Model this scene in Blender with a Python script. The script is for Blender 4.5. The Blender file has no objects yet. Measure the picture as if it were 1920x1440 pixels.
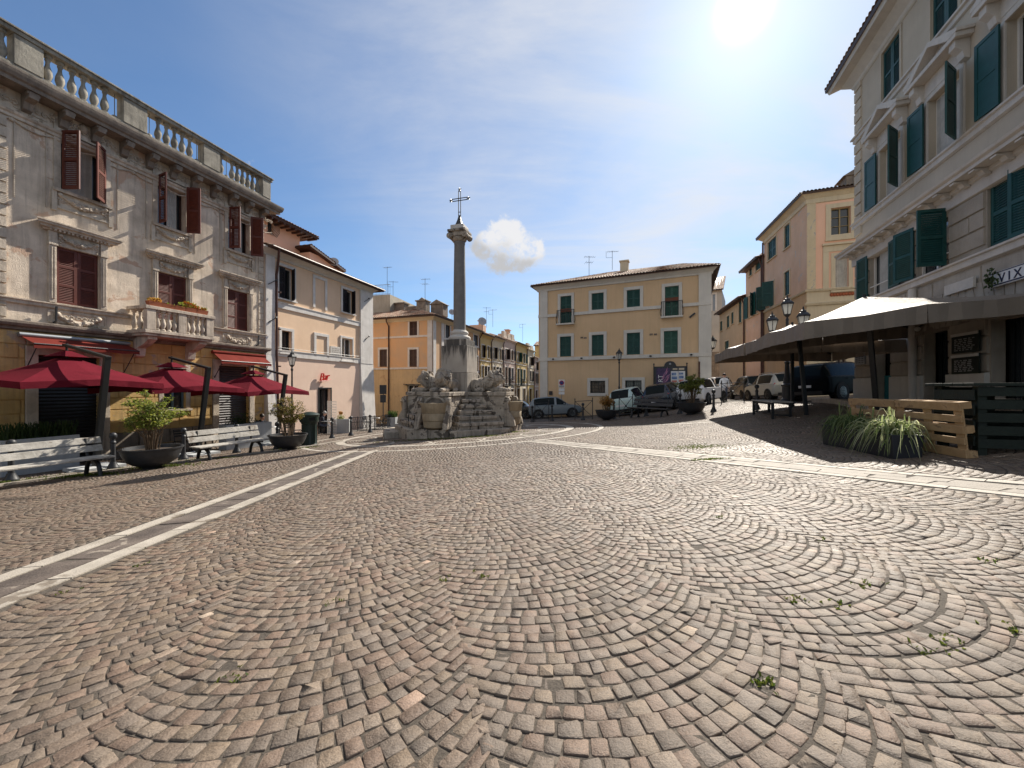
import bpy, bmesh, math, random
import numpy as np
from mathutils import Vector, Matrix
random.seed(7); rng = np.random.default_rng(11)
SUN_E, SKY_S, EXPO, SKY_DUST, SKY_TINT, VEIL, BACK_FILL = 5.0, 0.07, 0.85, 0.5, (.72, .95, 1.14), 6.5, .9
R = math.radians
sc = bpy.context.scene
COL = sc.collection
F, HX, HY = 723.0, 960.0, 727.0          # focal length of the lens in photo pixels, horizon
CAM = Vector((0, 0, 1.2))
SUN = Vector((0.6017, 1.0, 0.985)).normalized()
U = Vector((0.2785, 0.9604, 0)); N = Vector((0.9604, -0.2785, 0))   # axes of the square

def sstep(a, b, x):
    t = np.clip((x - a) / (b - a), 0, 1); return t * t * (3 - 2 * t)
def zg(x, y):
    z = 0.055 * np.clip(x, -40, 30) - 0.04 * np.clip(y, -20, 34) + 0.55 * sstep(5, 12, x)
    z = z + 0.7 * sstep(24, 60, y) * sstep(8, 14, x)
    return z
def zgf(x, y): return float(zg(np.float64(x), np.float64(y)))
def ray(px, py): return Vector(((px - HX) / F, 1, (HY - py) / F))
def G(px, py):
    """where the sight line through a photo point meets the sloping ground"""
    d = ray(px, py); a, b = 0.5, 200.0
    for _ in range(60):
        m = (a + b) / 2; p = CAM + d * m
        if p.z > zgf(p.x, p.y): a = m
        else: b = m
    p = CAM + d * a
    return Vector((p.x, p.y, zgf(p.x, p.y)))
def gp(x, y): return Vector((x, y, zgf(x, y)))
def at(px, Y): return gp((px - HX) / F * Y, Y)

# ------------------------------------------------------------------ mesh helper
class MB:
    def __init__(s): s.v = []; s.f = []; s.mi = []; s.k = 0; s.T = None
    def add(s, vs, fs):
        b = len(s.v)
        if s.T is not None: vs = [s.T @ Vector(p) for p in vs]
        s.v += [tuple(p) for p in vs]
        s.f += [tuple(b + i for i in f) for f in fs]; s.mi += [s.k] * len(fs)
        return s
    def box(s, x0, x1, y0, y1, z0, z1):
        v = [(x0,y0,z0),(x1,y0,z0),(x1,y1,z0),(x0,y1,z0),(x0,y0,z1),(x1,y0,z1),(x1,y1,z1),(x0,y1,z1)]
        return s.add(v, [(3,2,1,0),(4,5,6,7),(0,1,5,4),(1,2,6,5),(2,3,7,6),(3,0,4,7)])
    def quad(s, a, b, c, d): return s.add([a,b,c,d], [(0,1,2,3)])
    def beam(s, p, q, w, h=None, up=(0,0,1)):
        h = h or w; p = Vector(p); q = Vector(q); d = (q-p).normalized(); up = Vector(up)
        if abs(d.dot(up)) > .98: up = Vector((0,1,0))
        x = d.cross(up).normalized(); y = x.cross(d)
        c = [x*(-w/2)+y*(-h/2), x*(w/2)+y*(-h/2), x*(w/2)+y*(h/2), x*(-w/2)+y*(h/2)]
        return s.add([p+k for k in c]+[q+k for k in c], [(3,2,1,0),(4,5,6,7),(0,1,5,4),(1,2,6,5),(2,3,7,6),(3,0,4,7)])
    def tube(s, pts, r, n=8, caps=True):
        pts = [Vector(p) for p in pts]; rs = r if isinstance(r, (list, tuple)) else [r]*len(pts)
        vs = []; ref = None
        for i, p in enumerate(pts):
            d = (pts[min(i+1, len(pts)-1)] - pts[max(i-1, 0)]).normalized()
            if ref is None:
                ref = Vector((0,0,1)) if abs(d.z) < .9 else Vector((1,0,0))
            x = d.cross(ref).normalized(); y = x.cross(d).normalized(); ref = y
            for k in range(n):
                a = 2*math.pi*k/n; vs.append(p + x*math.cos(a)*rs[i] + y*math.sin(a)*rs[i])
        fs = [(i*n+k, i*n+(k+1)%n, (i+1)*n+(k+1)%n, (i+1)*n+k) for i in range(len(pts)-1) for k in range(n)]
        if caps: fs += [tuple(range(n))[::-1], tuple((len(pts)-1)*n+k for k in range(n))]
        return s.add(vs, fs)
    def lathe(s, prof, n=16, c=(0,0,0), a0=0.0, sweep=2*math.pi):
        full = abs(sweep-2*math.pi) < 1e-6; m = n if full else n+1
        vs = [(c[0]+r*math.cos(a0+sweep*k/n), c[1]+r*math.sin(a0+sweep*k/n), c[2]+z) for r, z in prof for k in range(m)]
        fs = []
        for i in range(len(prof)-1):
            for k in range(n):
                k2 = (k+1) % m; fs.append((i*m+k, i*m+k2, (i+1)*m+k2, (i+1)*m+k))
        if full and prof[0][0] > 1e-6: fs.append(tuple(range(n))[::-1])
        if full and prof[-1][0] > 1e-6: fs.append(tuple((len(prof)-1)*m+k for k in range(n)))
        return s.add(vs, fs)
    def prism(s, poly, d):
        """planar 3D polygon pushed along the vector d"""
        n = len(poly); d = Vector(d); p = [Vector(q) for q in poly]
        return s.add(p+[q+d for q in p], [tuple(range(n)), tuple(range(2*n-1, n-1, -1))]+[(i, n+i, n+(i+1)%n, (i+1)%n) for i in range(n)])
    def ball(s, c, r, n=8, m=6, jit=0):
        rx, ry, rz = r if isinstance(r, (tuple, list)) else (r, r, r)
        vs = [(c[0],c[1],c[2]-rz)]; fs = []
        for i in range(1, m):
            t = math.pi*i/m
            for k in range(n):
                a = 2*math.pi*k/n; j = 1+random.uniform(-jit, jit)
                vs.append((c[0]+rx*j*math.sin(t)*math.cos(a), c[1]+ry*j*math.sin(t)*math.sin(a), c[2]-rz*j*math.cos(t)))
        vs.append((c[0],c[1],c[2]+rz)); L = len(vs)-1
        for k in range(n):
            fs.append((0, 1+(k+1)%n, 1+k)); fs.append((L, 1+(m-2)*n+k, 1+(m-2)*n+(k+1)%n))
        for i in range(m-2):
            for k in range(n): fs.append((1+i*n+k, 1+i*n+(k+1)%n, 1+(i+1)*n+(k+1)%n, 1+(i+1)*n+k))
        return s.add(vs, fs)
    def build(s, name, mats, parent=None, smooth=False, bevel=0, fix=True):
        me = bpy.data.meshes.new(name); me.from_pydata(s.v, [], s.f)
        mats = mats if isinstance(mats, (list, tuple)) else [mats]
        for m in mats: me.materials.append(m)
        if len(mats) > 1: me.polygons.foreach_set('material_index', s.mi)
        if fix:
            bm = bmesh.new(); bm.from_mesh(me); bmesh.ops.recalc_face_normals(bm, faces=bm.faces); bm.to_mesh(me); bm.free()
        if smooth:
            me.polygons.foreach_set('use_smooth', [True]*len(me.polygons))
            me.set_sharp_from_angle(angle=R(smooth if smooth > 1 else 40))
        o = bpy.data.objects.new(name, me); COL.objects.link(o)
        if parent is not None: o.parent = parent
        if bevel:
            b = o.modifiers.new('bevel', 'BEVEL'); b.width = bevel; b.segments = 2; b.limit_method = 'ANGLE'; b.angle_limit = R(50)
        return o

def build_split(mb, name, mats, parent, near=.03, **kw):
    """one object for every separate piece; pieces closer than near stay together"""
    par = list(range(len(mb.v)))
    def find(i):
        while par[i] != i: par[i] = par[par[i]]; i = par[i]
        return i
    for f in mb.f:
        a = find(f[0])
        for k in f[1:]: par[find(k)] = a
    isl = {}
    for fi, f in enumerate(mb.f): isl.setdefault(find(f[0]), []).append(fi)
    isl = list(isl.values()); bb = []
    for fs in isl:
        P = np.array([mb.v[k] for fi in fs for k in mb.f[fi]]); bb.append((P.min(0)-near/2, P.max(0)+near/2))
    g = list(range(len(isl)))
    def fg(i):
        while g[i] != i: i = g[i]
        return i
    for i in range(len(isl)):
        for j in range(i):
            if (bb[i][0] <= bb[j][1]).all() and (bb[j][0] <= bb[i][1]).all(): g[fg(i)] = fg(j)
    grp = {}
    for i, fs in enumerate(isl): grp.setdefault(fg(i), []).extend(fs)
    out = []
    for fs in grp.values():
        m = MB(); used = sorted({k for fi in fs for k in mb.f[fi]}); mp = {k: n for n, k in enumerate(used)}
        m.v = [mb.v[k] for k in used]; m.f = [tuple(mp[k] for k in mb.f[fi]) for fi in fs]; m.mi = [mb.mi[fi] for fi in fs]; out.append(m.build(name, mats, parent, **kw))
    return out

def tag(o, label, cat, group=None, kind=None):
    o['label'] = label; o['category'] = cat
    if group: o['group'] = group
    if kind: o['kind'] = kind
    return o
def struct(o): o['kind'] = 'structure'; return o
def thing(name, label, cat, loc=(0,0,0), rz=0, group=None):
    o = bpy.data.objects.new(name, None); COL.objects.link(o); o.empty_display_size = .2
    o.location = loc; o.rotation_euler = (0, 0, rz)
    return tag(o, label, cat, group)
def dup(root, loc, rz, label):
    r = root.copy(); COL.objects.link(r); r.location = loc; r.rotation_euler = (0, 0, rz); r['label'] = label
    for ch in list(root.children):
        c = ch.copy(); COL.objects.link(c); c.parent = r
        for g in list(ch.children):
            d = g.copy(); COL.objects.link(d); d.parent = c
    return r

# ------------------------------------------------------------------ materials
def newmat(name):
    m = bpy.data.materials.new(name); m.use_nodes = True
    nt = m.node_tree; return m, nt, nt.nodes['Principled BSDF']
def nd(nt, t, **kw):
    n = nt.nodes.new(t)
    for k, v in kw.items():
        if k in n.inputs.keys(): n.inputs[k].default_value = v
        else: setattr(n, k, v)
    return n
def ramp(nt, fac, stops):
    r = nt.nodes.new('ShaderNodeValToRGB'); e = r.color_ramp.elements
    while len(e) < len(stops): e.new(0.5)
    for i, (p, c) in enumerate(stops):
        e[i].position = p; e[i].color = (c, c, c, 1) if isinstance(c, (int, float)) else (*c, 1)
    nt.links.new(fac, r.inputs[0]); return r.outputs[0]
def mix(nt, fac, a, b, mode='MIX'):
    m = nt.nodes.new('ShaderNodeMix'); m.data_type = 'RGBA'; m.blend_type = mode
    for sock, v in ((m.inputs[0], fac), (m.inputs[6], a), (m.inputs[7], b)):
        if isinstance(v, bpy.types.NodeSocket): nt.links.new(v, sock)
        else: sock.default_value = v if isinstance(v, (int, float)) and sock == m.inputs[0] else ((*v, 1) if len(v) == 3 else v)
    return m.outputs[2]
def coords(nt, scale=(1,1,1), kind='Object'):
    tc = nt.nodes.new('ShaderNodeTexCoord'); mp = nt.nodes.new('ShaderNodeMapping')
    mp.inputs['Scale'].default_value = scale; nt.links.new(tc.outputs[kind], mp.inputs[0]); return mp.outputs[0]
def noise(nt, vec, scale, detail=4, rough=.55, dist=0):
    n = nt.nodes.new('ShaderNodeTexNoise'); n.inputs['Scale'].default_value = scale
    n.inputs['Detail'].default_value = detail; n.inputs['Roughness'].default_value = rough; n.inputs['Distortion'].default_value = dist
    nt.links.new(vec, n.inputs['Vector']); return n.outputs[0]
def bump(nt, bsdf, h, strength, dist=.02, prev=None):
    b = nt.nodes.new('ShaderNodeBump'); b.inputs['Strength'].default_value = strength; b.inputs['Distance'].default_value = dist
    nt.links.new(h, b.inputs['Height'])
    if prev is not None: nt.links.new(prev, b.inputs['Normal'])
    nt.links.new(b.outputs[0], bsdf.inputs['Normal']); return b.outputs[0]
def lin(c):
    """sRGB 0-255 -> linear"""
    return tuple(((v/255)/12.92 if v/255 <= .04045 else ((v/255+.055)/1.055)**2.4) for v in c)
def sh(c, k): return tuple(min(1, x*k) for x in c)

def mat(name, c, rough=.8, var=.12, scale=2.5, bmp=.15, bscale=60, c2=None, streak=None, streak_amt=.5, metal=0, spec=.4, patch=None, patch_thr=.62, patch_scale=1.3):
    """plain surface: two-tone blotches, fine grain, optional run-off streaks and worn patches"""
    m, nt, b = newmat(name)
    v = coords(nt)
    col = mix(nt, ramp(nt, noise(nt, v, scale, 6, .6, .4), [(.3, 0.0), (.72, 1.0)]), sh(c, 1-var), c2 or sh(c, 1+var))
    fine = noise(nt, v, bscale, 3, .6)
    col = mix(nt, ramp(nt, fine, [(.3, 0.0), (.7, 1.0)]), col, mix(nt, .22, col, sh(c, .55)))
    if patch is not None:
        pf = ramp(nt, noise(nt, v, patch_scale, 8, .62, .8), [(patch_thr, 0.0), (patch_thr+.035, 1.0)])
        col = mix(nt, pf, col, patch)
    if streak is not None:
        v2 = coords(nt, (5, 5, .35))
        sf = ramp(nt, noise(nt, v2, 1.2, 7, .65, .3), [(.48, 0.0), (.75, streak_amt)])
        col = mix(nt, sf, col, streak)
    nt.links.new(col, b.inputs['Base Color'])
    b.inputs['Roughness'].default_value = rough; b.inputs['Metallic'].default_value = metal; b.inputs['Specular IOR Level'].default_value = spec
    if bmp:
        h = nt.nodes.new('ShaderNodeMath'); h.operation = 'ADD'
        nt.links.new(fine, h.inputs[0]); nt.links.new(noise(nt, v, scale*4, 5, .6), h.inputs[1])
        bump(nt, b, h.outputs[0], bmp, .02)
    return m

M = {}
M['plaster_old'] = mat('weathered grey plaster', (.60,.495,.385), .9, .2, 1.5, .7, 40, c2=(.84,.71,.565), streak=(.22,.175,.13), streak_amt=.65, patch=(.52,.36,.26), patch_thr=.575)
M['stone_old'] = mat('carved weathered stone', (.50,.42,.335), .85, .24, 3, .5, 50, c2=(.68,.58,.465), streak=(.13,.1,.08), streak_amt=.75)
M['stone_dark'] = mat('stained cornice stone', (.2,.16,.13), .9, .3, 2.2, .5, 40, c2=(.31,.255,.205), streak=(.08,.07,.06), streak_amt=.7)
M['stone_parapet'] = mat('parapet stone', (.24,.215,.175), .9, .28, 2, .5, 40, c2=(.40,.365,.30), streak=(.055,.05,.042), streak_amt=.85)
M['ochre'] = mat('ochre painted blocks', (.62,.38,.13), .85, .2, 2, .4, 40, c2=(.66,.46,.2), streak=(.2,.15,.09), streak_amt=.6, patch=(.4,.31,.22), patch_thr=.6)
M['base_dirty'] = mat('dirty stone base', (.2,.165,.13), .9, .35, 2.5, .5, 30, c2=(.36,.3,.24), streak=(.05,.045,.04))
M['red_wood'] = mat('oxblood shutter paint', (.105,.022,.011), .5, .18, 6, .1, 80)
M['red_cloth'] = mat('burgundy canopy cloth', (.125,.009,.018), .9, .22, 1.6, .45, 120, spec=.08)
M['awn_red'] = mat('faded red awning cloth', (.15,.026,.019), .9, .18, 3, .1, 120, spec=.08)
M['black'] = mat('black painted iron', (.014,.015,.016), .42, .2, 8, .1, 80)
M['iron'] = mat('grey black cast iron', (.03,.031,.034), .45, .25, 8, .15, 60)
M['peach'] = mat('peach plaster', (.80,.56,.37), .9, .06, .8, .25, 40, c2=(.84,.6,.41), streak=(.6,.4,.26), streak_amt=.25)
M['pinkwall'] = mat('salmon plaster', (.8,.5,.36), .9, .06, .9, .2, 40)
M['white_stone'] = mat('off white stone trim', (.66,.62,.57), .85, .12, 2, .3, 40, c2=(.74,.7,.66), streak=(.38,.35,.31), streak_amt=.4)
M['orange'] = mat('orange plaster', (.62,.425,.27), .9, .08, .7, .2, 40, c2=(.74,.42,.2), streak=(.5,.3,.15), streak_amt=.25)
M['orange_low'] = mat('stained cream orange plaster', (.58,.43,.26), .9, .12, .9, .3, 30, c2=(.66,.48,.26), streak=(.3,.2,.1), streak_amt=.45, patch=(.45,.3,.17))
M['yellow'] = mat('golden yellow plaster', (.63,.445,.27), .9, .06, .6, .2, 50, c2=(.68,.49,.305), streak=(.46,.34,.21), streak_amt=.42)
M['trim_grey'] = mat('pale grey stone trim', (.60,.575,.53), .85, .08, 1.5, .2, 50, streak=(.36,.35,.33), streak_amt=.3)
M['green'] = mat('dark green shutter paint', (.008,.055,.045), .5, .15, 6, .1, 80)
M['teal'] = mat('teal green shutter paint', (.009,.062,.058), .5, .2, 5, .1, 80)
M['brown_wood'] = mat('dark brown shutter paint', (.05,.022,.016), .5, .2, 6, .1, 80)
M['darkshut'] = mat('near black shutter', (.02,.014,.014), .5, .2, 6, .1, 80)
M['cream'] = mat('cream plaster', (.62,.53,.38), .9, .08, .8, .2, 40, streak=(.4,.32,.22), streak_amt=.4)
M['rosewall'] = mat('dusty rose plaster', (.56,.43,.36), .9, .1, .8, .2, 40, streak=(.36,.27,.22), streak_amt=.4)
M['lemon'] = mat('soft yellow plaster', (.62,.46,.2), .9, .08, .8, .2, 40, streak=(.42,.3,.14), streak_amt=.4)
M['peel'] = mat('peeling pink peach plaster', (.66,.43,.29), .9, .08, .8, .3, 30, c2=(.72,.5,.36), streak=(.45,.34,.27), streak_amt=.4, patch=(.5,.43,.38), patch_thr=.6)
M['palazzo'] = mat('warm grey plaster', (.5,.435,.345), .9, .07, .9, .25, 50, c2=(.56,.49,.395), streak=(.36,.32,.28), streak_amt=.25)
M['rustic'] = mat('grey brown travertine blocks', (.37,.325,.27), .85, .14, 1.6, .5, 70, c2=(.46,.41,.35), streak=(.2,.17,.145), streak_amt=.4)
M['trav'] = mat('pale travertine', (.58,.54,.49), .75, .1, 2, .3, 40, streak=(.34,.3,.26), streak_amt=.35)
M['greywall'] = mat('grey far plaster', (.42,.39,.35), .9, .1, .7, .2, 40)
M['interior'] = mat('dark interior', (.012,.012,.014), .9, .2, 2, 0)
M['white_paint'] = mat('white painted wood', (.7,.68,.64), .5, .05, 4, .05, 60)
M['curtain'] = mat('pale curtain', (.42,.41,.38), .9, .2, 3, .1, 40)
M['metal_grey'] = mat('grey sheet metal', (.3,.31,.32), .4, .1, 4, .05, 60, metal=.6)
M['planter'] = mat('grey concrete planter', (.4,.41,.41), .85, .1, 3, .2, 60, streak=(.24,.24,.24), streak_amt=.4)
M['terracotta'] = mat('terracotta', (.36,.11,.05), .85, .2, 6, .2, 60)
M['copper'] = mat('brown painted downpipe', (.075,.03,.022), .5, .2, 5, .1, 60)
M['white_stripe'] = mat('white marble paving strip', (.34,.30,.25), .7, .16, 3, .4, 60, c2=(.45,.405,.345), patch=(.17,.14,.11), patch_thr=.585, patch_scale=2.2)
M['slab_dark'] = mat('dark basalt slab', (.075,.058,.05), .7, .35, 3, .5, 50, c2=(.15,.12,.1), patch=(.26,.22,.18), patch_thr=.6, patch_scale=2.5)
M['slab_pale'] = mat('pale travertine slab', (.22,.19,.158), .7, .18, 3, .4, 60, c2=(.31,.27,.225))
M['wood_grey'] = mat('worn whitewashed bench wood', (.34,.315,.275), .8, .3, 7, .3, 60, c2=(.5,.47,.42), patch=(.2,.17,.14), patch_thr=.6, patch_scale=4)
M['wood_dark'] = mat('dark bench wood', (.045,.04,.037), .6, .25, 6, .2, 60)
M['beige_cloth'] = mat('taupe canvas', (.225,.185,.148), .5, .12, 1.6, .5, 140)
M['blackbox'] = mat('black planter plastic', (.012,.014,.02), .5, .2, 6, .1, 60)
M['barwood'] = mat('dark green stained boards', (.011,.018,.012), .7, .3, 5, .3, 50)
M['skin'] = mat('skin', (.48,.27,.19), .55, .08, 8, .05, 60)
M['hair_dark'] = mat('dark hair', (.02,.014,.01), .6, .3, 20, .3, 90)
M['hair_grey'] = mat('grey hair', (.3,.29,.28), .6, .3, 20, .3, 90)
M['cloth_navy'] = mat('dark navy cloth', (.02,.025,.04), .85, .2, 8, .2, 60)
M['cloth_black'] = mat('black cloth', (.012,.012,.014), .85, .2, 8, .2, 60)
M['cloth_white'] = mat('pale blue white shirt', (.6,.63,.68), .85, .12, 8, .2, 60)
M['cloth_jean'] = mat('grey blue trousers', (.07,.09,.14), .85, .2, 8, .2, 60)
M['moss'] = mat('moss', (.05,.075,.012), .95, .4, 8, .5, 50)
M['soil'] = mat('potting soil', (.05,.035,.025), .95, .4, 8, .5, 30)
M['tin'] = mat('chrome and steel', (.5,.5,.5), .25, .1, 5, 0, 60, metal=1)
M['dish'] = mat('grey dish enamel', (.4,.4,.4), .5, .1, 5, .05, 60)
M['blue_paint'] = mat('blue grey paint', (.1,.16,.2), .5, .15, 5, .1, 60)
M['teal_panel'] = mat('turquoise panel', (.01,.16,.2), .5, .15, 5, .05, 60)
M['ink'] = mat('dark blue letter paint', (.008,.012,.05), .5, .1, 5, 0)
M['signred'] = mat('red letter plastic', (.5,.015,.012), .35, .1, 5, 0)
M['signwhite'] = mat('white enamel', (.72,.72,.72), .4, .06, 5, 0)
M['tailred'] = mat('red lamp plastic', (.4,.01,.015), .15, .1, 5, 0, spec=.6)
M['tyre'] = mat('tyre rubber', (.012,.012,.012), .8, .2, 10, .2, 60)
M['rim'] = mat('alloy rim', (.35,.36,.37), .3, .1, 6, 0, metal=.8)
M['flower'] = mat('orange petals', (.6,.22,.03), .7, .3, 9, .1)
def glass(name, c=(.02,.025,.03), rough=.06):
    m, nt, b = newmat(name); b.inputs['Base Color'].default_value = (*c, 1); b.inputs['Roughness'].default_value = rough
    b.inputs['Specular IOR Level'].default_value = .8
    h = noise(nt, coords(nt), 1.5, 2); bump(nt, b, h, .04, .05); return m
M['glass'] = glass('window glass'); M['carglass'] = glass('car glass', (.008,.013,.015), .05); M['carglass'].node_tree.nodes['Principled BSDF'].inputs['Specular IOR Level'].default_value = .08
def milkmat():
    m, nt, b = newmat('frosted lantern pane'); b.inputs['Base Color'].default_value = (.75,.75,.72,1); b.inputs['Roughness'].default_value = .25
    tr = nd(nt, 'ShaderNodeBsdfTranslucent'); tr.inputs[0].default_value = (.85,.85,.82,1); ms = nd(nt, 'ShaderNodeMixShader'); ms.inputs[0].default_value = .65
    nt.links.new(b.outputs[0], ms.inputs[1]); nt.links.new(tr.outputs[0], ms.inputs[2]); nt.links.new(ms.outputs[0], nt.nodes['Material Output'].inputs[0]); return m
M['milk'] = milkmat()
def leafmat(name, c, c2):
    m, nt, b = newmat(name)
    info = nd(nt, 'ShaderNodeNewGeometry')
    col = mix(nt, ramp(nt, info.outputs['Random Per Island'], [(.1, 0.0), (.9, 1.0)]), c, c2)
    nt.links.new(col, b.inputs['Base Color']); b.inputs['Roughness'].default_value = .55
    tr = nd(nt, 'ShaderNodeBsdfTranslucent'); nt.links.new(col, tr.inputs[0])
    ms = nd(nt, 'ShaderNodeMixShader'); ms.inputs[0].default_value = .55
    nt.links.new(b.outputs[0], ms.inputs[1]); nt.links.new(tr.outputs[0], ms.inputs[2])
    nt.links.new(ms.outputs[0], nt.nodes['Material Output'].inputs[0]); return m
M['leaf'] = leafmat('bush leaf', (.10,.15,.02), (.30,.31,.06))
M['leaf_dark'] = leafmat('dark leaf', (.02,.05,.012), (.07,.11,.03))
M['leaf_gold'] = leafmat('golden leaf', (.42,.28,.05), (.5,.22,.06))
M['leaf_stripe'] = leafmat('cream striped blade', (.14,.2,.05), (.55,.56,.33))
M['grass'] = leafmat('grass blade', (.05,.09,.012), (.16,.18,.03))
M['stem'] = mat('plant stem', (.13,.085,.05), .8, .3, 10, .2, 60)
def paint(name, c, rough=.25):
    m, nt, b = newmat(name)
    nt.links.new(mix(nt, noise(nt, coords(nt), 6, 4), sh(c, .88), sh(c, 1.06)), b.inputs['Base Color'])
    b.inputs['Roughness'].default_value = rough; b.inputs['Coat Weight'].default_value = .35 if rough < .3 else 0; b.inputs['Specular IOR Level'].default_value = .5 if rough < .3 else .03; b.inputs['Coat Roughness'].default_value = .08; return m
def tilemat():
    m, nt, b = newmat('clay roof tile')
    v = coords(nt, (4.5, 2.4, 2.4)); w = nd(nt, 'ShaderNodeTexVoronoi'); w.inputs['Scale'].default_value = 1.0; nt.links.new(v, w.inputs['Vector'])
    r = ramp(nt, w.outputs['Color'], [(.1, (.15,.085,.055)), (.4, (.33,.17,.1)), (.65, (.42,.28,.19)), (.95, (.5,.42,.33))])
    col = mix(nt, ramp(nt, noise(nt, coords(nt), 3, 6), [(.4, 0.0), (.75, .7)]), r, (.12,.1,.08))
    nt.links.new(col, b.inputs['Base Color']); b.inputs['Roughness'].default_value = .85
    bump(nt, b, noise(nt, coords(nt), 30, 4), .3, .02); return m
M['tile'] = tilemat()
# ------------------------------------------------------------------ camera, light, sky
cd = bpy.data.cameras.new('camera'); cam = bpy.data.objects.new('camera', cd); COL.objects.link(cam)
cam.location = CAM; cam.rotation_euler = (R(90), 0, 0)
cd.sensor_width = 36; cd.lens = F/1920*36; cd.shift_y = (HY-720)/1920; cd.clip_end = 3000; cd.clip_start = .05
sc.camera = cam
sd = bpy.data.lights.new('sun', 'SUN'); so = bpy.data.objects.new('sun', sd); COL.objects.link(so)
sd.energy = SUN_E; sd.angle = R(.6); sd.color = (1, .93, .82)
so.rotation_euler = (-SUN).to_track_quat('-Z', 'Y').to_euler()
wd = bpy.data.worlds.new('World'); sc.world = wd; wd.use_nodes = True
nt = wd.node_tree; bg = nt.nodes['Background']
sky = nd(nt, 'ShaderNodeTexSky', sky_type='NISHITA'); sky.sun_disc = False
sky.sun_elevation = math.asin(SUN.z); sky.sun_rotation = math.atan2(SUN.x, SUN.y)
sky.altitude = 200; sky.air_density = 1.0; sky.dust_density = SKY_DUST; sky.ozone_density = 1.2
tc = nd(nt, 'ShaderNodeTexCoord')
nrm = nd(nt, 'ShaderNodeVectorMath', operation='NORMALIZE'); nt.links.new(tc.outputs['Generated'], nrm.inputs[0])
D = nrm.outputs[0]
def vdot(vec):
    n = nd(nt, 'ShaderNodeVectorMath', operation='DOT_PRODUCT'); nt.links.new(D, n.inputs[0]); n.inputs[1].default_value = vec; return n.outputs['Value']
def mth(op, a, b=None, clamp=False):
    n = nd(nt, 'ShaderNodeMath', operation=op); n.use_clamp = clamp
    for i, x in enumerate((a, b)):
        if x is None: continue
        if isinstance(x, bpy.types.NodeSocket): nt.links.new(x, n.inputs[i])
        else: n.inputs[i].default_value = x
    return n.outputs[0]
def mrange(x, a, b, c, d):
    n = nd(nt, 'ShaderNodeMapRange', interpolation_type='SMOOTHSTEP'); nt.links.new(x, n.inputs[0])
    for i, v in enumerate((a, b, c, d)): n.inputs[1+i].default_value = v
    return n.outputs[0]
def wmap(scale):
    mp = nd(nt, 'ShaderNodeMapping'); mp.inputs['Scale'].default_value = scale; nt.links.new(D, mp.inputs[0]); return mp
# high thin cirrus: a veil that thickens on the sun's side of the sky and scatters sunlight forward
cs = vdot(SUN)
sep = nd(nt, 'ShaderNodeSeparateXYZ'); nt.links.new(D, sep.inputs[0])
flat = nd(nt, 'ShaderNodeCombineXYZ')
zz = mth('ADD', mth('MAXIMUM', sep.outputs[2], .0), .12)
nt.links.new(mth('DIVIDE', sep.outputs[0], zz), flat.inputs[0]); nt.links.new(mth('DIVIDE', sep.outputs[1], zz), flat.inputs[1])
mpc = nd(nt, 'ShaderNodeMapping'); mpc.inputs['Rotation'].default_value = (0, 0, R(35)); mpc.inputs['Scale'].default_value = (.55, 1.5, 1); nt.links.new(flat.outputs[0], mpc.inputs[0])
n1 = noise(nt, mpc.outputs[0], 1.1, 9, .62, .9)
n2 = noise(nt, wmap((1.4, 1.4, 3.0)).outputs[0], 1.6, 6, .6, .5)
side = mrange(cs, .52, 1.0, .03, 1.0)
wisp = mth('ADD', mrange(n1, .32, .74, 0, .46), mrange(n2, .3, .75, 0, .28))
veil = mth('MULTIPLY', mth('ADD', wisp, .2), mth('ADD', side, .05), True)
fwd = mth('MULTIPLY', mrange(cs, .3, .98, .78, 1.02), VEIL)
vc = nd(nt, 'ShaderNodeCombineColor')
for i, k in enumerate((1.0, 1.01, 1.04)): nt.links.new(mth('MULTIPLY', fwd, k), vc.inputs[i])
blue = mix(nt, 1.0, sky.outputs[0], (SKY_TINT[0], SKY_TINT[1], SKY_TINT[2], 1), 'MULTIPLY')
skyc = mix(nt, veil, blue, vc.outputs[0])
# aureole of the sun in the moist air
aur = mth('ADD', mth('MULTIPLY', mth('POWER', mth('MAXIMUM', cs, 0), 150), VEIL*.16), mth('MULTIPLY', mth('POWER', mth('MAXIMUM', cs, 0), 3500), VEIL*5))
ac = nd(nt, 'ShaderNodeCombineColor')
for i, k in enumerate((1.0, .99, .95)): nt.links.new(mth('MULTIPLY', aur, k), ac.inputs[i])
skyc = mix(nt, 1.0, skyc, ac.outputs[0], 'ADD')
# unseen bright cloud added behind the camera to lift the shaded fronts
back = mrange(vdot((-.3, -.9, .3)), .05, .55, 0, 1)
fill_bank = mth('MULTIPLY', back, mrange(noise(nt, wmap((1, 1, 2.2)).outputs[0], 2.2, 8, .6, .3), .40, .56, 0, .9))
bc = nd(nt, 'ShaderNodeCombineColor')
for i, k in enumerate((1.0, .985, .96)): bc.inputs[i].default_value = VEIL*BACK_FILL*k
skyc = mix(nt, fill_bank, skyc, bc.outputs[0])
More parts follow.
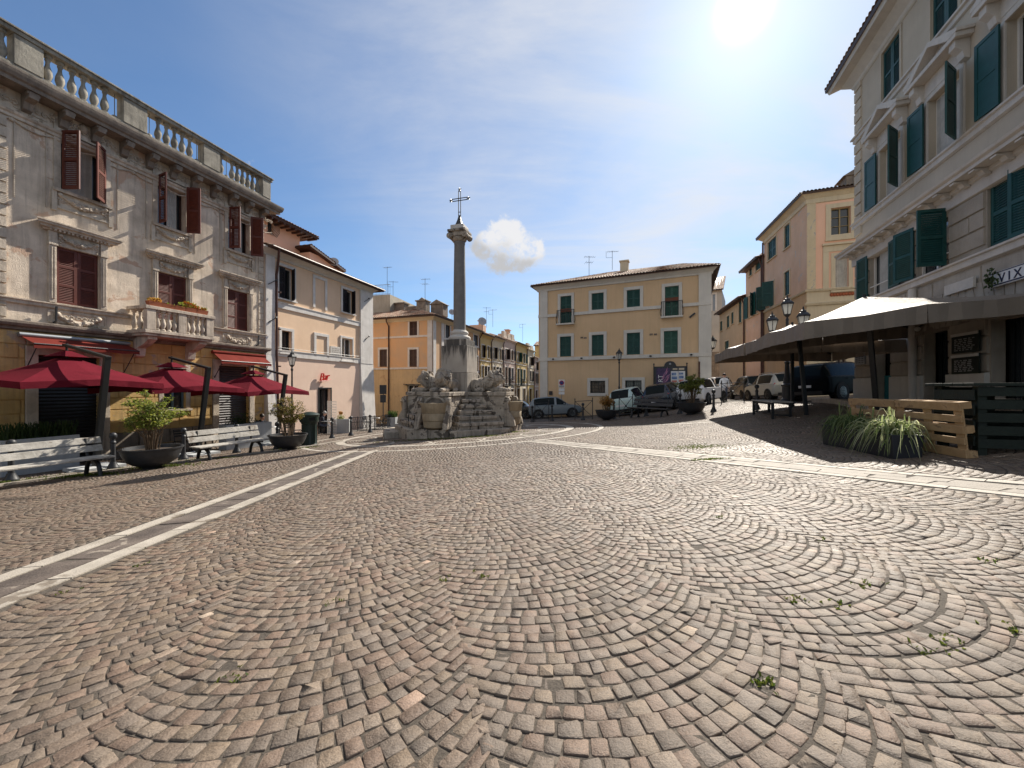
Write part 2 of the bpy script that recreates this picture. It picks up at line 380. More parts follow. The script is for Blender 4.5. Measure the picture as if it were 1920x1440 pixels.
# one small cumulus low over the roofs
cdir = ray(950, 464).normalized(); cr = cdir.cross(Vector((0,0,1))).normalized(); cu = cr.cross(cdir).normalized()
BL = [(950,458,46),(925,440,30),(912,470,30),(985,468,34),(965,432,28),(940,490,34),(975,490,26),(903,462,20),(1008,470,20)]
def cloud_field(sx, sy):
    tot = None
    for bx, by, br in BL:
        dv = (ray(bx+sx, by+sy)).normalized(); c = vdot(tuple(dv)); a2 = (br/F*.8)**2     # 1-cos ~ angle^2/2
        e = mth('POWER', 2.718, mth('MULTIPLY', mth('SUBTRACT', c, 1.0), 2/a2)); tot = e if tot is None else mth('ADD', tot, e)
    return tot
nzc = noise(nt, wmap((1, 1, 1)).outputs[0], 22, 12, .62, .25); nzf = noise(nt, wmap((1, 1, 1)).outputs[0], 60, 8, .65, .2)
wob = mth('ADD', mth('MULTIPLY', mth('SUBTRACT', nzc, .5), 2.6), mth('MULTIPLY', mth('SUBTRACT', nzf, .5), 1.3))
den = mth('ADD', mth('SUBTRACT', mth('MINIMUM', cloud_field(0, 0), 1.15), .68), wob)
face = mrange(den, -.15, .6, 0, .98)
lit = mth('ADD', mth('SUBTRACT', cloud_field(-16, 20), cloud_field(10, -14)), mth('MULTIPLY', wob, .55))
shade = mth('MULTIPLY', mrange(lit, -.9, 1.1, 1.06, .68), VEIL)
cc = nd(nt, 'ShaderNodeCombineColor')
for i, k in enumerate((1.0, 1.0, 1.02)): nt.links.new(mth('MULTIPLY', shade, k), cc.inputs[i])
skyc = mix(nt, face, skyc, cc.outputs[0])
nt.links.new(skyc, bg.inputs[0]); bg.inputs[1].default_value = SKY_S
sc.view_settings.view_transform = 'Standard'; sc.view_settings.look = 'None'; sc.view_settings.exposure = EXPO; sc.view_settings.gamma = 1
sc.cycles.use_denoising = True; sc.cycles.max_bounces = 6; sc.cycles.diffuse_bounces = 4; sc.cycles.glossy_bounces = 3; sc.cycles.transparent_max_bounces = 4; sc.cycles.sample_clamp_indirect = 6
sc.render.engine = 'CYCLES'

# ------------------------------------------------------------------ ground
MC = gp(-2.35, 17.3)          # centre of the monument
def ground_material():
    m, nt, b = newmat('sand and old mortar')
    v = coords(nt)
    c = mix(nt, ramp(nt, noise(nt, v, .7, 6), [(.3, 0.0), (.7, 1.0)]), (.062,.049,.037), (.115,.094,.073))
    c = mix(nt, ramp(nt, noise(nt, v, 90, 3), [(.35, 0.0), (.7, 1.0)]), c, (.036,.028,.021))
    c = mix(nt, ramp(nt, noise(nt, v, 2.2, 8, .65), [(.6, 0.0), (.66, .9)]), c, (.17,.14,.11))
    c = mix(nt, ramp(nt, noise(nt, v, 1.4, 8, .7, .6), [(.62, 0.0), (.68, .8)]), c, (.045,.05,.014))
    # far away, where single setts are no longer laid, the joints turn into a fine mottle
    vo = nd(nt, 'ShaderNodeTexVoronoi'); vo.inputs['Scale'].default_value = 8; nt.links.new(v, vo.inputs['Vector'])
    far = ramp(nt, vo.outputs['Distance'], [(.25, (.15,.128,.108)), (.6, (.06,.05,.04))])
    sp = nd(nt, 'ShaderNodeSeparateXYZ'); nt.links.new(v, sp.inputs[0])
    mr = nd(nt, 'ShaderNodeMapRange'); nt.links.new(sp.outputs[1], mr.inputs[0]); mr.inputs[1].default_value = 22.5; mr.inputs[2].default_value = 23.2
    c = mix(nt, mr.outputs[0], c, far)
    nt.links.new(c, b.inputs['Base Color']); b.inputs['Roughness'].default_value = .9
    bump(nt, b, noise(nt, v, 60, 5, .7), .5, .02); return m
xs = np.concatenate([[-900,-300,-120,-70], np.arange(-45, 3, 1.0), np.arange(3, 14, .25), np.arange(14, 46, 1.0), [70,120,300,900]]); ys = np.concatenate([[-300,-60], np.arange(-10, 76, 1.0), [110,200,500,1200]])
gx, gy = np.meshgrid(xs, ys); gz = zg(gx, gy)-.0035
nv = gx.size; w = len(xs)
gm = MB(); gm.v = [tuple(p) for p in np.stack([gx, gy, gz], -1).reshape(-1, 3)]
gm.f = [(j*w+i, j*w+i+1, (j+1)*w+i+1, (j+1)*w+i) for j in range(len(ys)-1) for i in range(w-1)]
struct(gm.build('ground', ground_material(), smooth=True, fix=False))

# --- paving layout: two radiating marble bands, a ring round the monument
L1a, L1b = Vector((-4.17,3.14)), Vector((-4.84,12.0))      # far strip of the first band
L2a, L2b = Vector((-3.57,2.69)), Vector((-4.13,11.7))      # near strip
R1a, R1b = Vector((5.6,4.21)), Vector((1.12,11.75))
R2a, R2b = Vector((5.08,3.82)), Vector((.63,11.6))
def sdl(p, a, b):
    d = (b-a).normalized(); return (p[..., 0]-a.x)*(-d.y) + (p[..., 1]-a.y)*d.x      # >0 on the left of a->b
KERB = [G(-260, 950), G(-60, 921), G(0, 911), G(120, 894), G(200, 884), G(354, 866), G(440, 855), G(520, 846), G(592, 836), G(640, 827)]
WLINE = [G(1122, 800), G(1240, 796), G(1345, 791)]
def near_poly(p, pts, wdt):
    m = np.zeros(p.shape[:-1], bool)
    for a, b in zip(pts[:-1], pts[1:]):
        ax, ay = a.x, a.y; dx, dy = b.x-ax, b.y-ay; l2 = dx*dx+dy*dy
        t = np.clip(((p[..., 0]-ax)*dx+(p[..., 1]-ay)*dy)/l2, 0, 1)
        m |= np.hypot(p[..., 0]-ax-t*dx, p[..., 1]-ay-t*dy) < wdt
    return m
def ring_r(p): return np.hypot(p[..., 0]-MC.x, p[..., 1]-MC.y)
def in_view(p): return (p[..., 1] > -1.2) & (np.abs(p[..., 0]) < 1.42*p[..., 1]+4.2) & (p[..., 1] < 23.2)
NL = 16; LR = .80; LC = 4.42
lobes = [(MC.x+LC*math.cos(2*math.pi*(i+.3)/NL), MC.y+LC*math.sin(2*math.pi*(i+.3)/NL), 2*math.pi*(i+.3)/NL) for i in range(NL)]
def on_white(p):
    r = ring_r(p); m = (np.abs(r-4.9) < .17) | (np.abs(r-6.2) < .10)
    for cx, cy, a in lobes: m |= (np.abs(np.hypot(p[..., 0]-cx, p[..., 1]-cy)-LR) < .055) & (r < 4.75)
    return m
def outside_bands(p):
    q = (sdl(p, L1a, L1b) > .145) | (sdl(p, L2a, L2b) < -.155)
    s = (sdl(p, R1a, R1b) < -.13) | (sdl(p, R2a, R2b) > .13) | (p[..., 1] > 11.9)
    return q & s & ~near_poly(p, KERB, .13) & ~near_poly(p, WLINE, .09) & (ring_r(p) > 6.3)
sectM = lambda p: (sdl(p, L2a, L2b) < 0) & (sdl(p, R2a, R2b) > 0) & (p[..., 1] < 12.5)
sectL = lambda p: (sdl(p, L1a, L1b) > 0) & (p[..., 0] < MC.x)
sectR = lambda p: ~sectM(p) & ~sectL(p)
def arcs(ang, n0, W, d, nst, bands, rows, keep):
    """fan courses: rows of setts laid in repeating quarter arcs"""
    ax = np.array([math.cos(ang), math.sin(ang)]); nn = np.array([ax[1], -ax[0]])
    Rr = W*.7071
    b = np.arange(*bands)[:, None, None]; k = np.arange(*rows)[None, :, None]; j = np.arange(nst+1)[None, None, :]
    th = (-.785 + 1.571*j/nst) + rng.normal(0, .0095, (len(b), k.shape[1], nst+1)); th[..., 0] = -.79-.05*rng.random(th.shape[:2]); th[..., -1] = .79+.05*rng.random(th.shape[:2])
    n_half = rng.random((len(b), k.shape[1], 1))
    th[..., 1:-1] += (n_half-.5)*.07
    kk = k*d + rng.normal(0, .004, (len(b), k.shape[1], 1))
    t = Rr*np.sin(th); s = -Rr*np.cos(th)+kk
    dd = d
    t2 = t - dd*np.sin(th)*np.cos(th); s2 = s + dd*np.cos(th)**2
    off = n0 + (b+.5)*W
    def w(t, s): return (off+t)[..., None]*nn + s[..., None]*ax
    A, B = w(t, s), w(t2, s2)
    q = np.stack([A[..., :-1, :], A[..., 1:, :], B[..., 1:, :], B[..., :-1, :]], -2).reshape(-1, 4, 2)
    # small packing stones along the cusps where two fans meet
    bb, kk2 = np.meshgrid(np.arange(*bands), np.arange(*rows), indexing='ij'); nbk = bb.size
    tc = n0+(bb.ravel()+1)*W+rng.normal(0, .008, nbk); sc_ = -Rr*math.cos(.785)+(kk2.ravel()+.5)*d+rng.normal(0, .006, nbk); hw = rng.uniform(.016, .036, nbk); hh = d*rng.uniform(.3, .46, nbk); sk = rng.normal(0, .008, nbk)
    def w1(t, s): return t[:, None]*nn+s[:, None]*ax
    fill = np.stack([w1(tc-hw, sc_-hh+sk), w1(tc+hw, sc_-hh-sk), w1(tc+hw*.9, sc_+hh-sk), w1(tc-hw*.9, sc_+hh+sk)], 1)
    q = np.concatenate([q, fill])
    c = q.mean(1); m = in_view(c) & keep(c) & outside_bands(c)
    return q[m]
aM = math.atan2(.958, -.285)
Q = [arcs(aM, .307-1.41*9, 1.41, .083, 19, (0, 22), (-90, 190), sectM),
     arcs(R(84), -2.0, 1.41, .083, 19, (-22, 12), (-75, 300), sectL),
     arcs(R(118), 1.0, 1.41, .085, 19, (-14, 26), (-200, 300), sectR)]
rq = []
for i, r in enumerate(np.arange(2.6, 6.1, .105)):
    n = int(2*math.pi*r/.108); a = (np.arange(n+1)+rng.normal(0, .06, n+1))/n*2*math.pi + i*.37; a[-1] = a[0]+2*math.pi
    P = lambda rr: np.stack([MC.x+rr*np.cos(a), MC.y+rr*np.sin(a)], -1)
    A, B = P(r), P(r+.105); rq.append(np.stack([A[:-1], B[:-1], B[1:], A[1:]], 1))
rq = np.concatenate(rq); c = rq.mean(1); Q.append(rq[in_view(c) & ~on_white(c)])
def setts(quads, name, material):
    c = quads.mean(1, keepdims=True); N0 = len(quads)
    area = np.cross(quads[:, 1]-quads[:, 0], quads[:, 3]-quads[:, 0])
    quads = np.where((area < 0)[:, None, None], quads[:, ::-1], quads)
    gap = rng.uniform(.0014, .005, (N0, 1, 1)); d = quads-c; L = np.linalg.norm(d, axis=2, keepdims=True)
    q = c + d*(1-gap*1.35/np.maximum(L, .02)) + rng.normal(0, .0036, (N0, 4, 2))
    yy = c[:, 0, 1]; h = rng.normal(0, .0016, N0); tilt = rng.normal(0, .010, (N0, 2))
    pal = np.array([(.25,.205,.172), (.275,.205,.168), (.275,.228,.178), (.235,.21,.19), (.315,.275,.235), (.25,.182,.148), (.20,.17,.146)])
    X = c[:, 0, 0]
    warm = np.clip(.5 - X*.07 + .25*np.sin(X*.9+1)*np.sin(yy*.7), 0, 1)
    wts = np.stack([np.full(N0, .24), .08+.2*warm, np.full(N0, .18), .26-.14*warm, .16-.09*warm, .02+.1*warm, np.full(N0, .1)], 1); wts /= wts.sum(1, keepdims=True)
    idx = (rng.random((N0, 1)) > np.cumsum(wts, 1)).sum(1).clip(0, 6)
    tint = .64*(pal[idx]*.66+pal.mean(0)*.34)*rng.uniform(.85, 1.15, (N0, 1))*(1-.15*warm)[:, None]*np.array([1.06,.985,.895])*(1+.10*np.sin(X*.5+2)*np.sin(yy*.45))[:, None]
    tint = np.where((rng.random(N0) < .006)[:, None], tint*1.9, tint)
    out_v = []; out_f = []; out_t = []; base = 0
    for near in (True, False):
        s = (yy < 8.5) if near else (yy >= 8.5)
        qq = q[s]; n = len(qq); cc = c[s]; hh = h[s]; tl = tilt[s]; tt = tint[s]
        if near:
            nx = np.roll(qq, -1, 1); pv = np.roll(qq, 1, 1); cut = rng.uniform(.03, .12, (n, 4, 1))
            ring = np.stack([qq+(pv-qq)*cut, qq+(nx-qq)*cut*rng.uniform(.7, 1.3, (n, 4, 1))], 2).reshape(n, 8, 2)
            ring = ring + rng.normal(0, .0018, ring.shape)
        else: ring = qq
        K = ring.shape[1]
        def lift(rr, dz):
            z = zg(rr[..., 0], rr[..., 1]) + hh[:, None] + ((rr-cc)*tl[:, None, :]).sum(-1) + dz
            return np.concatenate([rr, z[..., None]], -1)
        ins = .0034 if near else .006
        dn = ring-cc; l = np.linalg.norm(dn, axis=2, keepdims=True)
        if near:
            rings = [lift(cc+dn*(1-ins/l), .001+rng.normal(0, .0011, (n, K))), lift(cc+dn*(1-.001/l), -.001), lift(ring, -.022)]
        else: rings = [lift(cc+dn*(1-ins*.5/l), .003), lift(ring, -.018)]
        nr = len(rings); V = np.stack(rings, 1).reshape(n, nr*K, 3)
        top = np.arange(K); fs_top = base + (np.arange(n)*nr*K)[:, None] + top
        side = np.concatenate([np.stack([r*K+(np.arange(K)+1) % K, r*K+np.arange(K), (r+1)*K+np.arange(K), (r+1)*K+(np.arange(K)+1) % K], 1) for r in range(nr-1)])
        fs_side = base + (np.arange(n)*nr*K)[:, None, None] + side
        out_v.append(V.reshape(-1, 3)); out_t.append(np.repeat(tt, nr*K, 0))
        out_f.append((fs_top.reshape(-1), np.full(n, K))); out_f.append((fs_side.reshape(-1), np.full(n*len(side), 4)))
        base += n*nr*K
    V = np.concatenate(out_v); T = np.concatenate(out_t); loops = np.concatenate([f for f, _ in out_f]); ln = np.concatenate([k for _, k in out_f])
    me = bpy.data.meshes.new(name); me.vertices.add(len(V)); me.vertices.foreach_set('co', V.reshape(-1))
    me.loops.add(len(loops)); me.loops.foreach_set('vertex_index', loops.astype(np.int32))
    me.polygons.add(len(ln)); st = np.concatenate([[0], np.cumsum(ln)[:-1]]); me.polygons.foreach_set('loop_start', st.astype(np.int32))
    me.update(calc_edges=True); me.validate()
    at_ = me.attributes.new('tint', 'FLOAT_COLOR', 'POINT'); at_.data.foreach_set('color', np.concatenate([T, np.ones((len(T), 1))], 1).reshape(-1).astype(np.float32))
    me.materials.append(material); o = bpy.data.objects.new(name, me); COL.objects.link(o); return struct(o)
def sett_material():
    m, nt, b = newmat('porphyry setts')
    a = nd(nt, 'ShaderNodeAttribute', attribute_name='tint'); v = coords(nt)
    f = noise(nt, v, 140, 4, .7); g = noise(nt, v, 38, 5, .65)
    c = mix(nt, ramp(nt, f, [(.32, 0.0), (.68, 1.0)]), mix(nt, 1.0, a.outputs[0], (.6,.58,.56), 'MULTIPLY'), mix(nt, 1.0, a.outputs[0], (1.34,1.32,1.3), 'MULTIPLY'))
    c = mix(nt, ramp(nt, noise(nt, v, 3.1, 9, .75, .3), [(.66, 0.0), (.7, .6)]), c, (.34,.3,.25))
    c = mix(nt, ramp(nt, noise(nt, v, .33, 6, .6, .5), [(.5, 0.0), (.8, .5)]), c, (.085,.066,.05))
    c = mix(nt, ramp(nt, g, [(.5, 0.0), (.75, .45)]), c, mix(nt, 1.0, a.outputs[0], (.62,.58,.55), 'MULTIPLY'))
    c = mix(nt, ramp(nt, noise(nt, v, .55, 7, .6), [(.42, 0.0), (.78, .4)]), c, (.10,.08,.064))
    c = mix(nt, ramp(nt, noise(nt, v, 1.1, 9, .72, .5), [(.645, 0.0), (.69, .55)]), c, (.22,.19,.155))
    nt.links.new(c, b.inputs['Base Color'])
    ro = nd(nt, 'ShaderNodeMath', operation='MULTIPLY'); nt.links.new(ramp(nt, f, [(.3, .42), (.7, .68)]), ro.inputs[0]); nt.links.new(ramp(nt, noise(nt, v, .45, 5, .6, .4), [(.35, .8), (.65, 1.15)]), ro.inputs[1])
    nt.links.new(ro.outputs[0], b.inputs['Roughness']); b.inputs['Specular IOR Level'].default_value = .34
    p = bump(nt, b, g, .65, .012); bump(nt, b, f, .7, .005, p); return m
setts(np.concatenate(Q), 'pavement', sett_material())

def strip(mb, a, b, w, mn=.5, mx=.9, gap=.006, lift=.006, seed=1):
    rr = random.Random(seed); a = Vector((a.x, a.y)); b = Vector((b.x, b.y)); L = (b-a).length; d = (b-a)/L; n = Vector((-d.y, d.x)); t = 0
    while t < L-.05:
        l = min(rr.uniform(mn, mx), L-t); dz = lift+rr.uniform(-.002, .002)
        P = [a+d*(t+gap)+n*(-w/2), a+d*(t+l-gap)+n*(-w/2), a+d*(t+l-gap)+n*(w/2), a+d*(t+gap)+n*(w/2)]
        top = [(p.x, p.y, zgf(p.x, p.y)+dz) for p in P]; bot = [(p.x, p.y, zgf(p.x, p.y)-.03) for p in P]
        mb.add(bot+top, [(4,5,6,7), (0,1,5,4), (1,2,6,5), (2,3,7,6), (3,0,4,7)]); t += l
def ext(a, b, k0, k1):
    d = (b-a).normalized(); return a-d*k0, b+d*k1
mb = MB()
for (a, b, w_, k0, k1) in ((L1a, L1b, .175, 3.5, -.1), (L2a, L2b, .19, 3.5, .1), (R1a, R1b, .14, 4, .1), (R2a, R2b, .14, 4, .2)):
    p, q = ext(a, b, k0, k1); strip(mb, p, q, w_, seed=int(k1*10+w_*100))
for p, q in zip(WLINE[:-1], WLINE[1:]): strip(mb, p, q, .14, lift=.006)
def ring_strip(mb, cx, cy, r0, r1, a0, a1, seg, clip=None):
    n = max(3, int(abs(a1-a0)*r1/seg))
    for i in range(n):
        b0 = a0+(a1-a0)*i/n+.003; b1 = a0+(a1-a0)*(i+1)/n-.003; m = 3
        for j in range(m):
            c0 = b0+(b1-b0)*j/m; c1 = b0+(b1-b0)*(j+1)/m
            P = [(cx+r*math.cos(t), cy+r*math.sin(t)) for r, t in ((r0, c0), (r1, c0), (r1, c1), (r0, c1))]
            if clip and clip(sum(p[0] for p in P)/4, sum(p[1] for p in P)/4): continue
            mb.add([(x, y, zgf(x, y)+.007) for x, y in P]+[(x, y, zgf(x, y)-.03) for x, y in P], [(0,1,2,3), (0,4,5,1), (2,6,7,3), (1,5,6,2), (3,7,4,0)])
ring_strip(mb, MC.x, MC.y, 4.74, 5.06, 0, 2*math.pi, .6); ring_strip(mb, MC.x, MC.y, 6.1, 6.29, 0, 2*math.pi, .6)
for cx, cy, a in lobes:
    ring_strip(mb, cx, cy, LR-.05, LR+.05, a+math.pi/2-.4, a+3*math.pi/2+.4, .4, clip=lambda x, y: math.hypot(x-MC.x, y-MC.y) > 4.72)
struct(mb.build('marble_path_lines', M['white_stripe'], fix=False)); 
def slabs(a0, b0, a1, b1, e0, e1, mn, mx, seed, rows=1):
    rr = random.Random(seed); mb = MB(); d = (b0-a0).normalized(); n = Vector((-d.y, d.x)); wd_ = (a1-a0).dot(n); sg = 1 if wd_ > 0 else -1; wd_ = abs(wd_)
    for r in range(rows):
        t = e0
        while t < e1:
            l = rr.uniform(mn, mx); g = .006; n0 = .115 + (wd_-.23)*r/rows+g/2; n1 = .115+(wd_-.23)*(r+1)/rows-g/2; dz = rr.uniform(-.003, .003); sk = rr.uniform(-.07, .07)
            P = [a0+d*(t+g)+n*sg*n0, a0+d*(t+l-g)+n*sg*n0, a0+d*(t+l-g+sk)+n*sg*n1, a0+d*(t+g+sk)+n*sg*n1]
            mb.add([(p.x, p.y, zgf(p.x, p.y)+.002+dz) for p in P]+[(p.x, p.y, zgf(p.x, p.y)-.03) for p in P], [(0,1,2,3), (0,1,5,4), (1,2,6,5), (2,3,7,6), (3,0,4,7)]); t += l
    return mb
struct(slabs(L2a, L2b, L1a, L1b, -3.2, 9.0, .22, .6, 3).build('dark_path_slabs', M['slab_dark']))
struct(slabs(R2a, R2b, R1a, R1b, -3.6, 8.9, .3, .55, 5, 2).build('pale_path_slabs', M['slab_pale']))
mb = MB()
for i, (a, b) in enumerate(zip(KERB[:-1], KERB[1:])): strip(mb, a, b, .2, .8, 1.1, lift=.045, seed=i)
struct(mb.build('kerb', M['slab_pale'], bevel=.01))
mb = MB(); off = -N*.9
KB = [Vector((p.x, p.y, 0))+off for p in KERB[:7]]
for i, (a, b) in enumerate(zip(KB[:-1], KB[1:])): strip(mb, a, b, .16, .6, .9, lift=.008, seed=i+40)
struct(mb.build('marble_pavement_line', M['white_stripe']))
# ------------------------------------------------------------------ building kit
class Bld:
    """a facade plane from p0 (left end, seen from the square) to p1; local x along it, -y outwards, z up from the base"""
    def __init__(s, name, label, p0, p1, zb, group=None, cat='building', grp=None):
        s.p0 = Vector((p0[0], p0[1], 0)); s.p1 = Vector((p1[0], p1[1], 0)); s.u = (s.p1-s.p0).normalized(); s.L = (s.p1-s.p0).length
        s.n = Vector((s.u.y, -s.u.x, 0)); s.zb = zb; s.holes = []; s.blocks = []
        s.e = thing(name, label, cat, (p0[0], p0[1], zb), math.atan2(s.u.y, s.u.x), group)
    def px(s, x, y, d=0.0):
        r = ray(x, y); o = s.p0+s.n*d; t = (o-CAM).dot(s.n)/r.dot(s.n); P = CAM+r*t
        return (P-s.p0).dot(s.u), P.z-s.zb
    def S(s, x, d=0.0): return s.px(x, 700, d)[0]
    def Z(s, x, y, d=0.0): return s.px(x, y, d)[1]
    def rect(s, xl, xr, yt, yb, d=0.0, xe=None):
        """yt, yb are read at the photo column xe (left edge when not given)"""
        k = xl if xe is None else xe
        return s.S(xl, d), s.S(xr, d), s.Z(k, yb, d), s.Z(k, yt, d)
    def world(s, x, y, z): return s.p0+s.u*x-s.n*y+Vector((0, 0, s.zb+z))
    def wall(s, mb, s0, s1, z0, z1, holes=None, rev=.25, y=0.0):
        holes = s.holes if holes is None else holes
        hs = [(max(a, s0), min(b, s1), max(c, z0), min(d, z1)) for a, b, c, d in holes if b > s0 and a < s1 and d > z0 and c < z1]
        X = sorted({s0, s1}|{v for h in hs for v in h[:2]}); Z = sorted({z0, z1}|{v for h in hs for v in h[2:]})
        for x0, x1 in zip(X[:-1], X[1:]):
            for a, b in zip(Z[:-1], Z[1:]):
                cx, cz = (x0+x1)/2, (a+b)/2
                if any(h[0] < cx < h[1] and h[2] < cz < h[3] for h in hs): continue
                mb.quad((x0,y,a),(x1,y,a),(x1,y,b),(x0,y,b))
        for a, b, c, d in hs:
            mb.quad((a,y,c),(a,y,d),(a,y+rev,d),(a,y+rev,c)); mb.quad((b,y,c),(b,y+rev,c),(b,y+rev,d),(b,y,d))
            mb.quad((a,y,d),(b,y,d),(b,y+rev,d),(a,y+rev,d)); mb.quad((a,y,c),(a,y+rev,c),(b,y+rev,c),(b,y,c))
    def shell(s, mb, s0, s1, z0, z1, D, skewL=0.0, skewR=0.0, ends='LR'):
        """side walls, back and top"""
        if 'L' in ends: mb.quad((s0,0,z0),(s0,0,z1),(s0+skewL,D,z1),(s0+skewL,D,z0))
        if 'R' in ends: mb.quad((s1,0,z0),(s1+skewR,D,z0),(s1+skewR,D,z1),(s1,0,z1))
        mb.quad((s0+skewL,D,z0),(s0+skewL,D,z1),(s1+skewR,D,z1),(s1+skewR,D,z0)); mb.quad((s0,.3,z1),(s1,.3,z1),(s1+skewR,D,z1),(s0+skewL,D,z1))

SLAT = .6        # overlap of the louvres
def leaf_mb(mb, w, h, sg, slat=.062, rails=1, th=.04, solid=False):
    """one louvred leaf hung at x=0, running to sg*w"""
    st = min(.08, w*.16)
    def bx(a, b, y0, y1, z0, z1): mb.box(min(a*sg, b*sg), max(a*sg, b*sg), y0, y1, z0, z1)
    bx(0, st, 0, th, 0, h); bx(w-st, w, 0, th, 0, h); bx(st, w-st, 0, th, 0, .09); bx(st, w-st, 0, th, h-.08, h)
    zs = [.09]+[h*(i+1)/(rails+1) for i in range(rails)]+[h-.08]
    for i in range(rails): bx(st, w-st, 0, th, zs[i+1]-.04, zs[i+1]+.04)
    for i in range(len(zs)-1):
        a = zs[i]+(.04 if i else 0); b = zs[i+1]-(.04 if i < len(zs)-2 else 0)
        if solid: bx(st, w-st, th*.3, th*.7, a, b); continue
        n = max(2, int((b-a)/slat)); st_ = (b-a)/n
        for k in range(n):
            z = a+st_*(k+.5); x0, x1 = sorted((st*sg, (w-st)*sg)); hh = st_*SLAT
            mb.add([(x0,.004,z-hh),(x1,.004,z-hh),(x1,th-.004,z+hh*.6),(x0,th-.004,z+hh*.6),(x0,.004,z-hh+.012),(x1,.004,z-hh+.012),(x1,th-.004,z+hh*.6+.012),(x0,th-.004,z+hh*.6+.012)],
                   [(3,2,1,0),(4,5,6,7),(0,1,5,4),(1,2,6,5),(2,3,7,6),(3,0,4,7)])
def shutter(parent, m, x, y, z, w, h, sg, ang, rails=1, slat=.062, solid=False, label=None):
    mb = MB(); leaf_mb(mb, w, h, sg, slat, rails, solid=solid)
    mb.T = None; T = Matrix.Translation((x, y, z)) @ Matrix.Rotation(-sg*R(ang), 4, 'Z')
    mb.v = [tuple(T @ Vector(p)) for p in mb.v]
    o = mb.build('shutter', m, parent, fix=False)
    if label: o['label'] = label
    return o
def window(B, r, sur=None, sm=None, sill=.0, closed=None, opened=None, proud=.045, frame=None, rails=1, y0=0.0, slat=.062, rev=.25, lite=(1, 2), curtain=False, half=None, surtop=True, sides=True, bottom=False, name='window', solid=False):
    """r = opening (s0,s1,z0,z1); surround of width sur; closed = shutter material; opened = (material, left angle, right angle)"""
    s0, s1, z0, z1 = r; B.holes.append(r); w = s1-s0
    mb = MB()
    if sur:
        p0, p1 = y0-proud, y0-.002
        if sides: mb.box(s0-sur, s0, p0, p1, z0, z1); mb.box(s1, s1+sur, p0, p1, z0, z1)
        if surtop: mb.box(s0-sur, s1+sur, p0, p1, z1, z1+sur)
        if bottom: mb.box(s0-sur, s1+sur, p0, p1, z0-sur, z0)
    if sill: mb.box(s0-(sur or .1)-.04, s1+(sur or .1)+.04, y0-proud-.07, y0-.003, z0-(sur if bottom else 0)-sill, z0-(sur if bottom else 0)-.001)
    if not mb.v: mb.box(s0+.002, s1-.002, y0+.01, y0+rev-.01, z0+.001, z0+.02)
    o = mb.build(name, sm or M['white_stone'], B.e, bevel=.006)
    pm = MB(); pm.quad((s0, y0+rev-.02, z0), (s1, y0+rev-.02, z0), (s1, y0+rev-.02, z1), (s0, y0+rev-.02, z1))
    pm.build('pane', M['interior'] if closed and not half else M['glass'], o, fix=False)  # behind closed shutters: a dark sheet that paints the shade in the louvre gaps
    if not closed or half:
        fm = MB(); f = .055; ya, yb = y0+rev-.09, y0+rev-.035
        fm.box(s0, s0+f, ya, yb, z0, z1); fm.box(s1-f, s1, ya, yb, z0, z1); fm.box(s0+f, s1-f, ya, yb, z0, z0+f); fm.box(s0+f, s1-f, ya, yb, z1-f, z1)
        for i in range(1, lite[1]): x = s0+w*i/lite[1]; fm.box(x-f*.6, x+f*.6, ya, yb, z0+f, z1-f)
        for i in range(1, lite[0]+1):
            if lite[0] > 0 and i <= lite[0]-0 and lite[0] >= 1 and i < lite[0]+1 and lite[0] != 1: z = z0+(z1-z0)*i/(lite[0]+1); fm.box(s0+f, s1-f, ya+.01, yb-.01, z-.015, z+.015)
        fm.build('frame', frame or M['white_paint'], o)
    if curtain:
        cm = MB(); n = 14; ca, cb = (s0+.05, s1-.05) if curtain is True else (s0+w*curtain[0], s0+w*curtain[1])
        P = [(ca+(cb-ca)*i/n, y0+rev-.1+.012*math.sin(i*2.1)) for i in range(n+1)]
        for (xa, ya), (xb, yb) in zip(P[:-1], P[1:]): cm.quad((xa, ya, z0+.05), (xb, yb, z0+.05), (xb, yb, z1-.05), (xa, ya, z1-.05))
        cm.build('curtain', M['curtain'], o, fix=False)
    if closed:
        if half: shutter(o, closed, s0+.01, y0+.05, z0+.01, w/2-.012, z1-z0-.02, 1, half[0], rails, slat); shutter(o, closed, s1-.01, y0+.05, z0+.01, w/2-.012, z1-z0-.02, -1, half[1], rails, slat)
        else:
            shutter(o, closed, s0+.01, y0+.04, z0+.01, w/2-.013, z1-z0-.02, 1, 0, rails, slat); shutter(o, closed, s1-.01, y0+.04, z0+.01, w/2-.013, z1-z0-.02, -1, 0, rails, slat)
    if opened:
        m, a, b = opened[:3]; yy = y0-proud-.055 if sur else y0-.05; ww = (opened[3] if len(opened) > 3 else w/2)
        if a is not None: shutter(o, m, s0-.01, yy, z0+.01, ww, z1-z0-.02, 1, a, rails, slat, solid=solid)
        if b is not None: shutter(o, m, s1+.01, yy, z0+.01, ww, z1-z0-.02, -1, b, rails, slat, solid=solid)
    return o

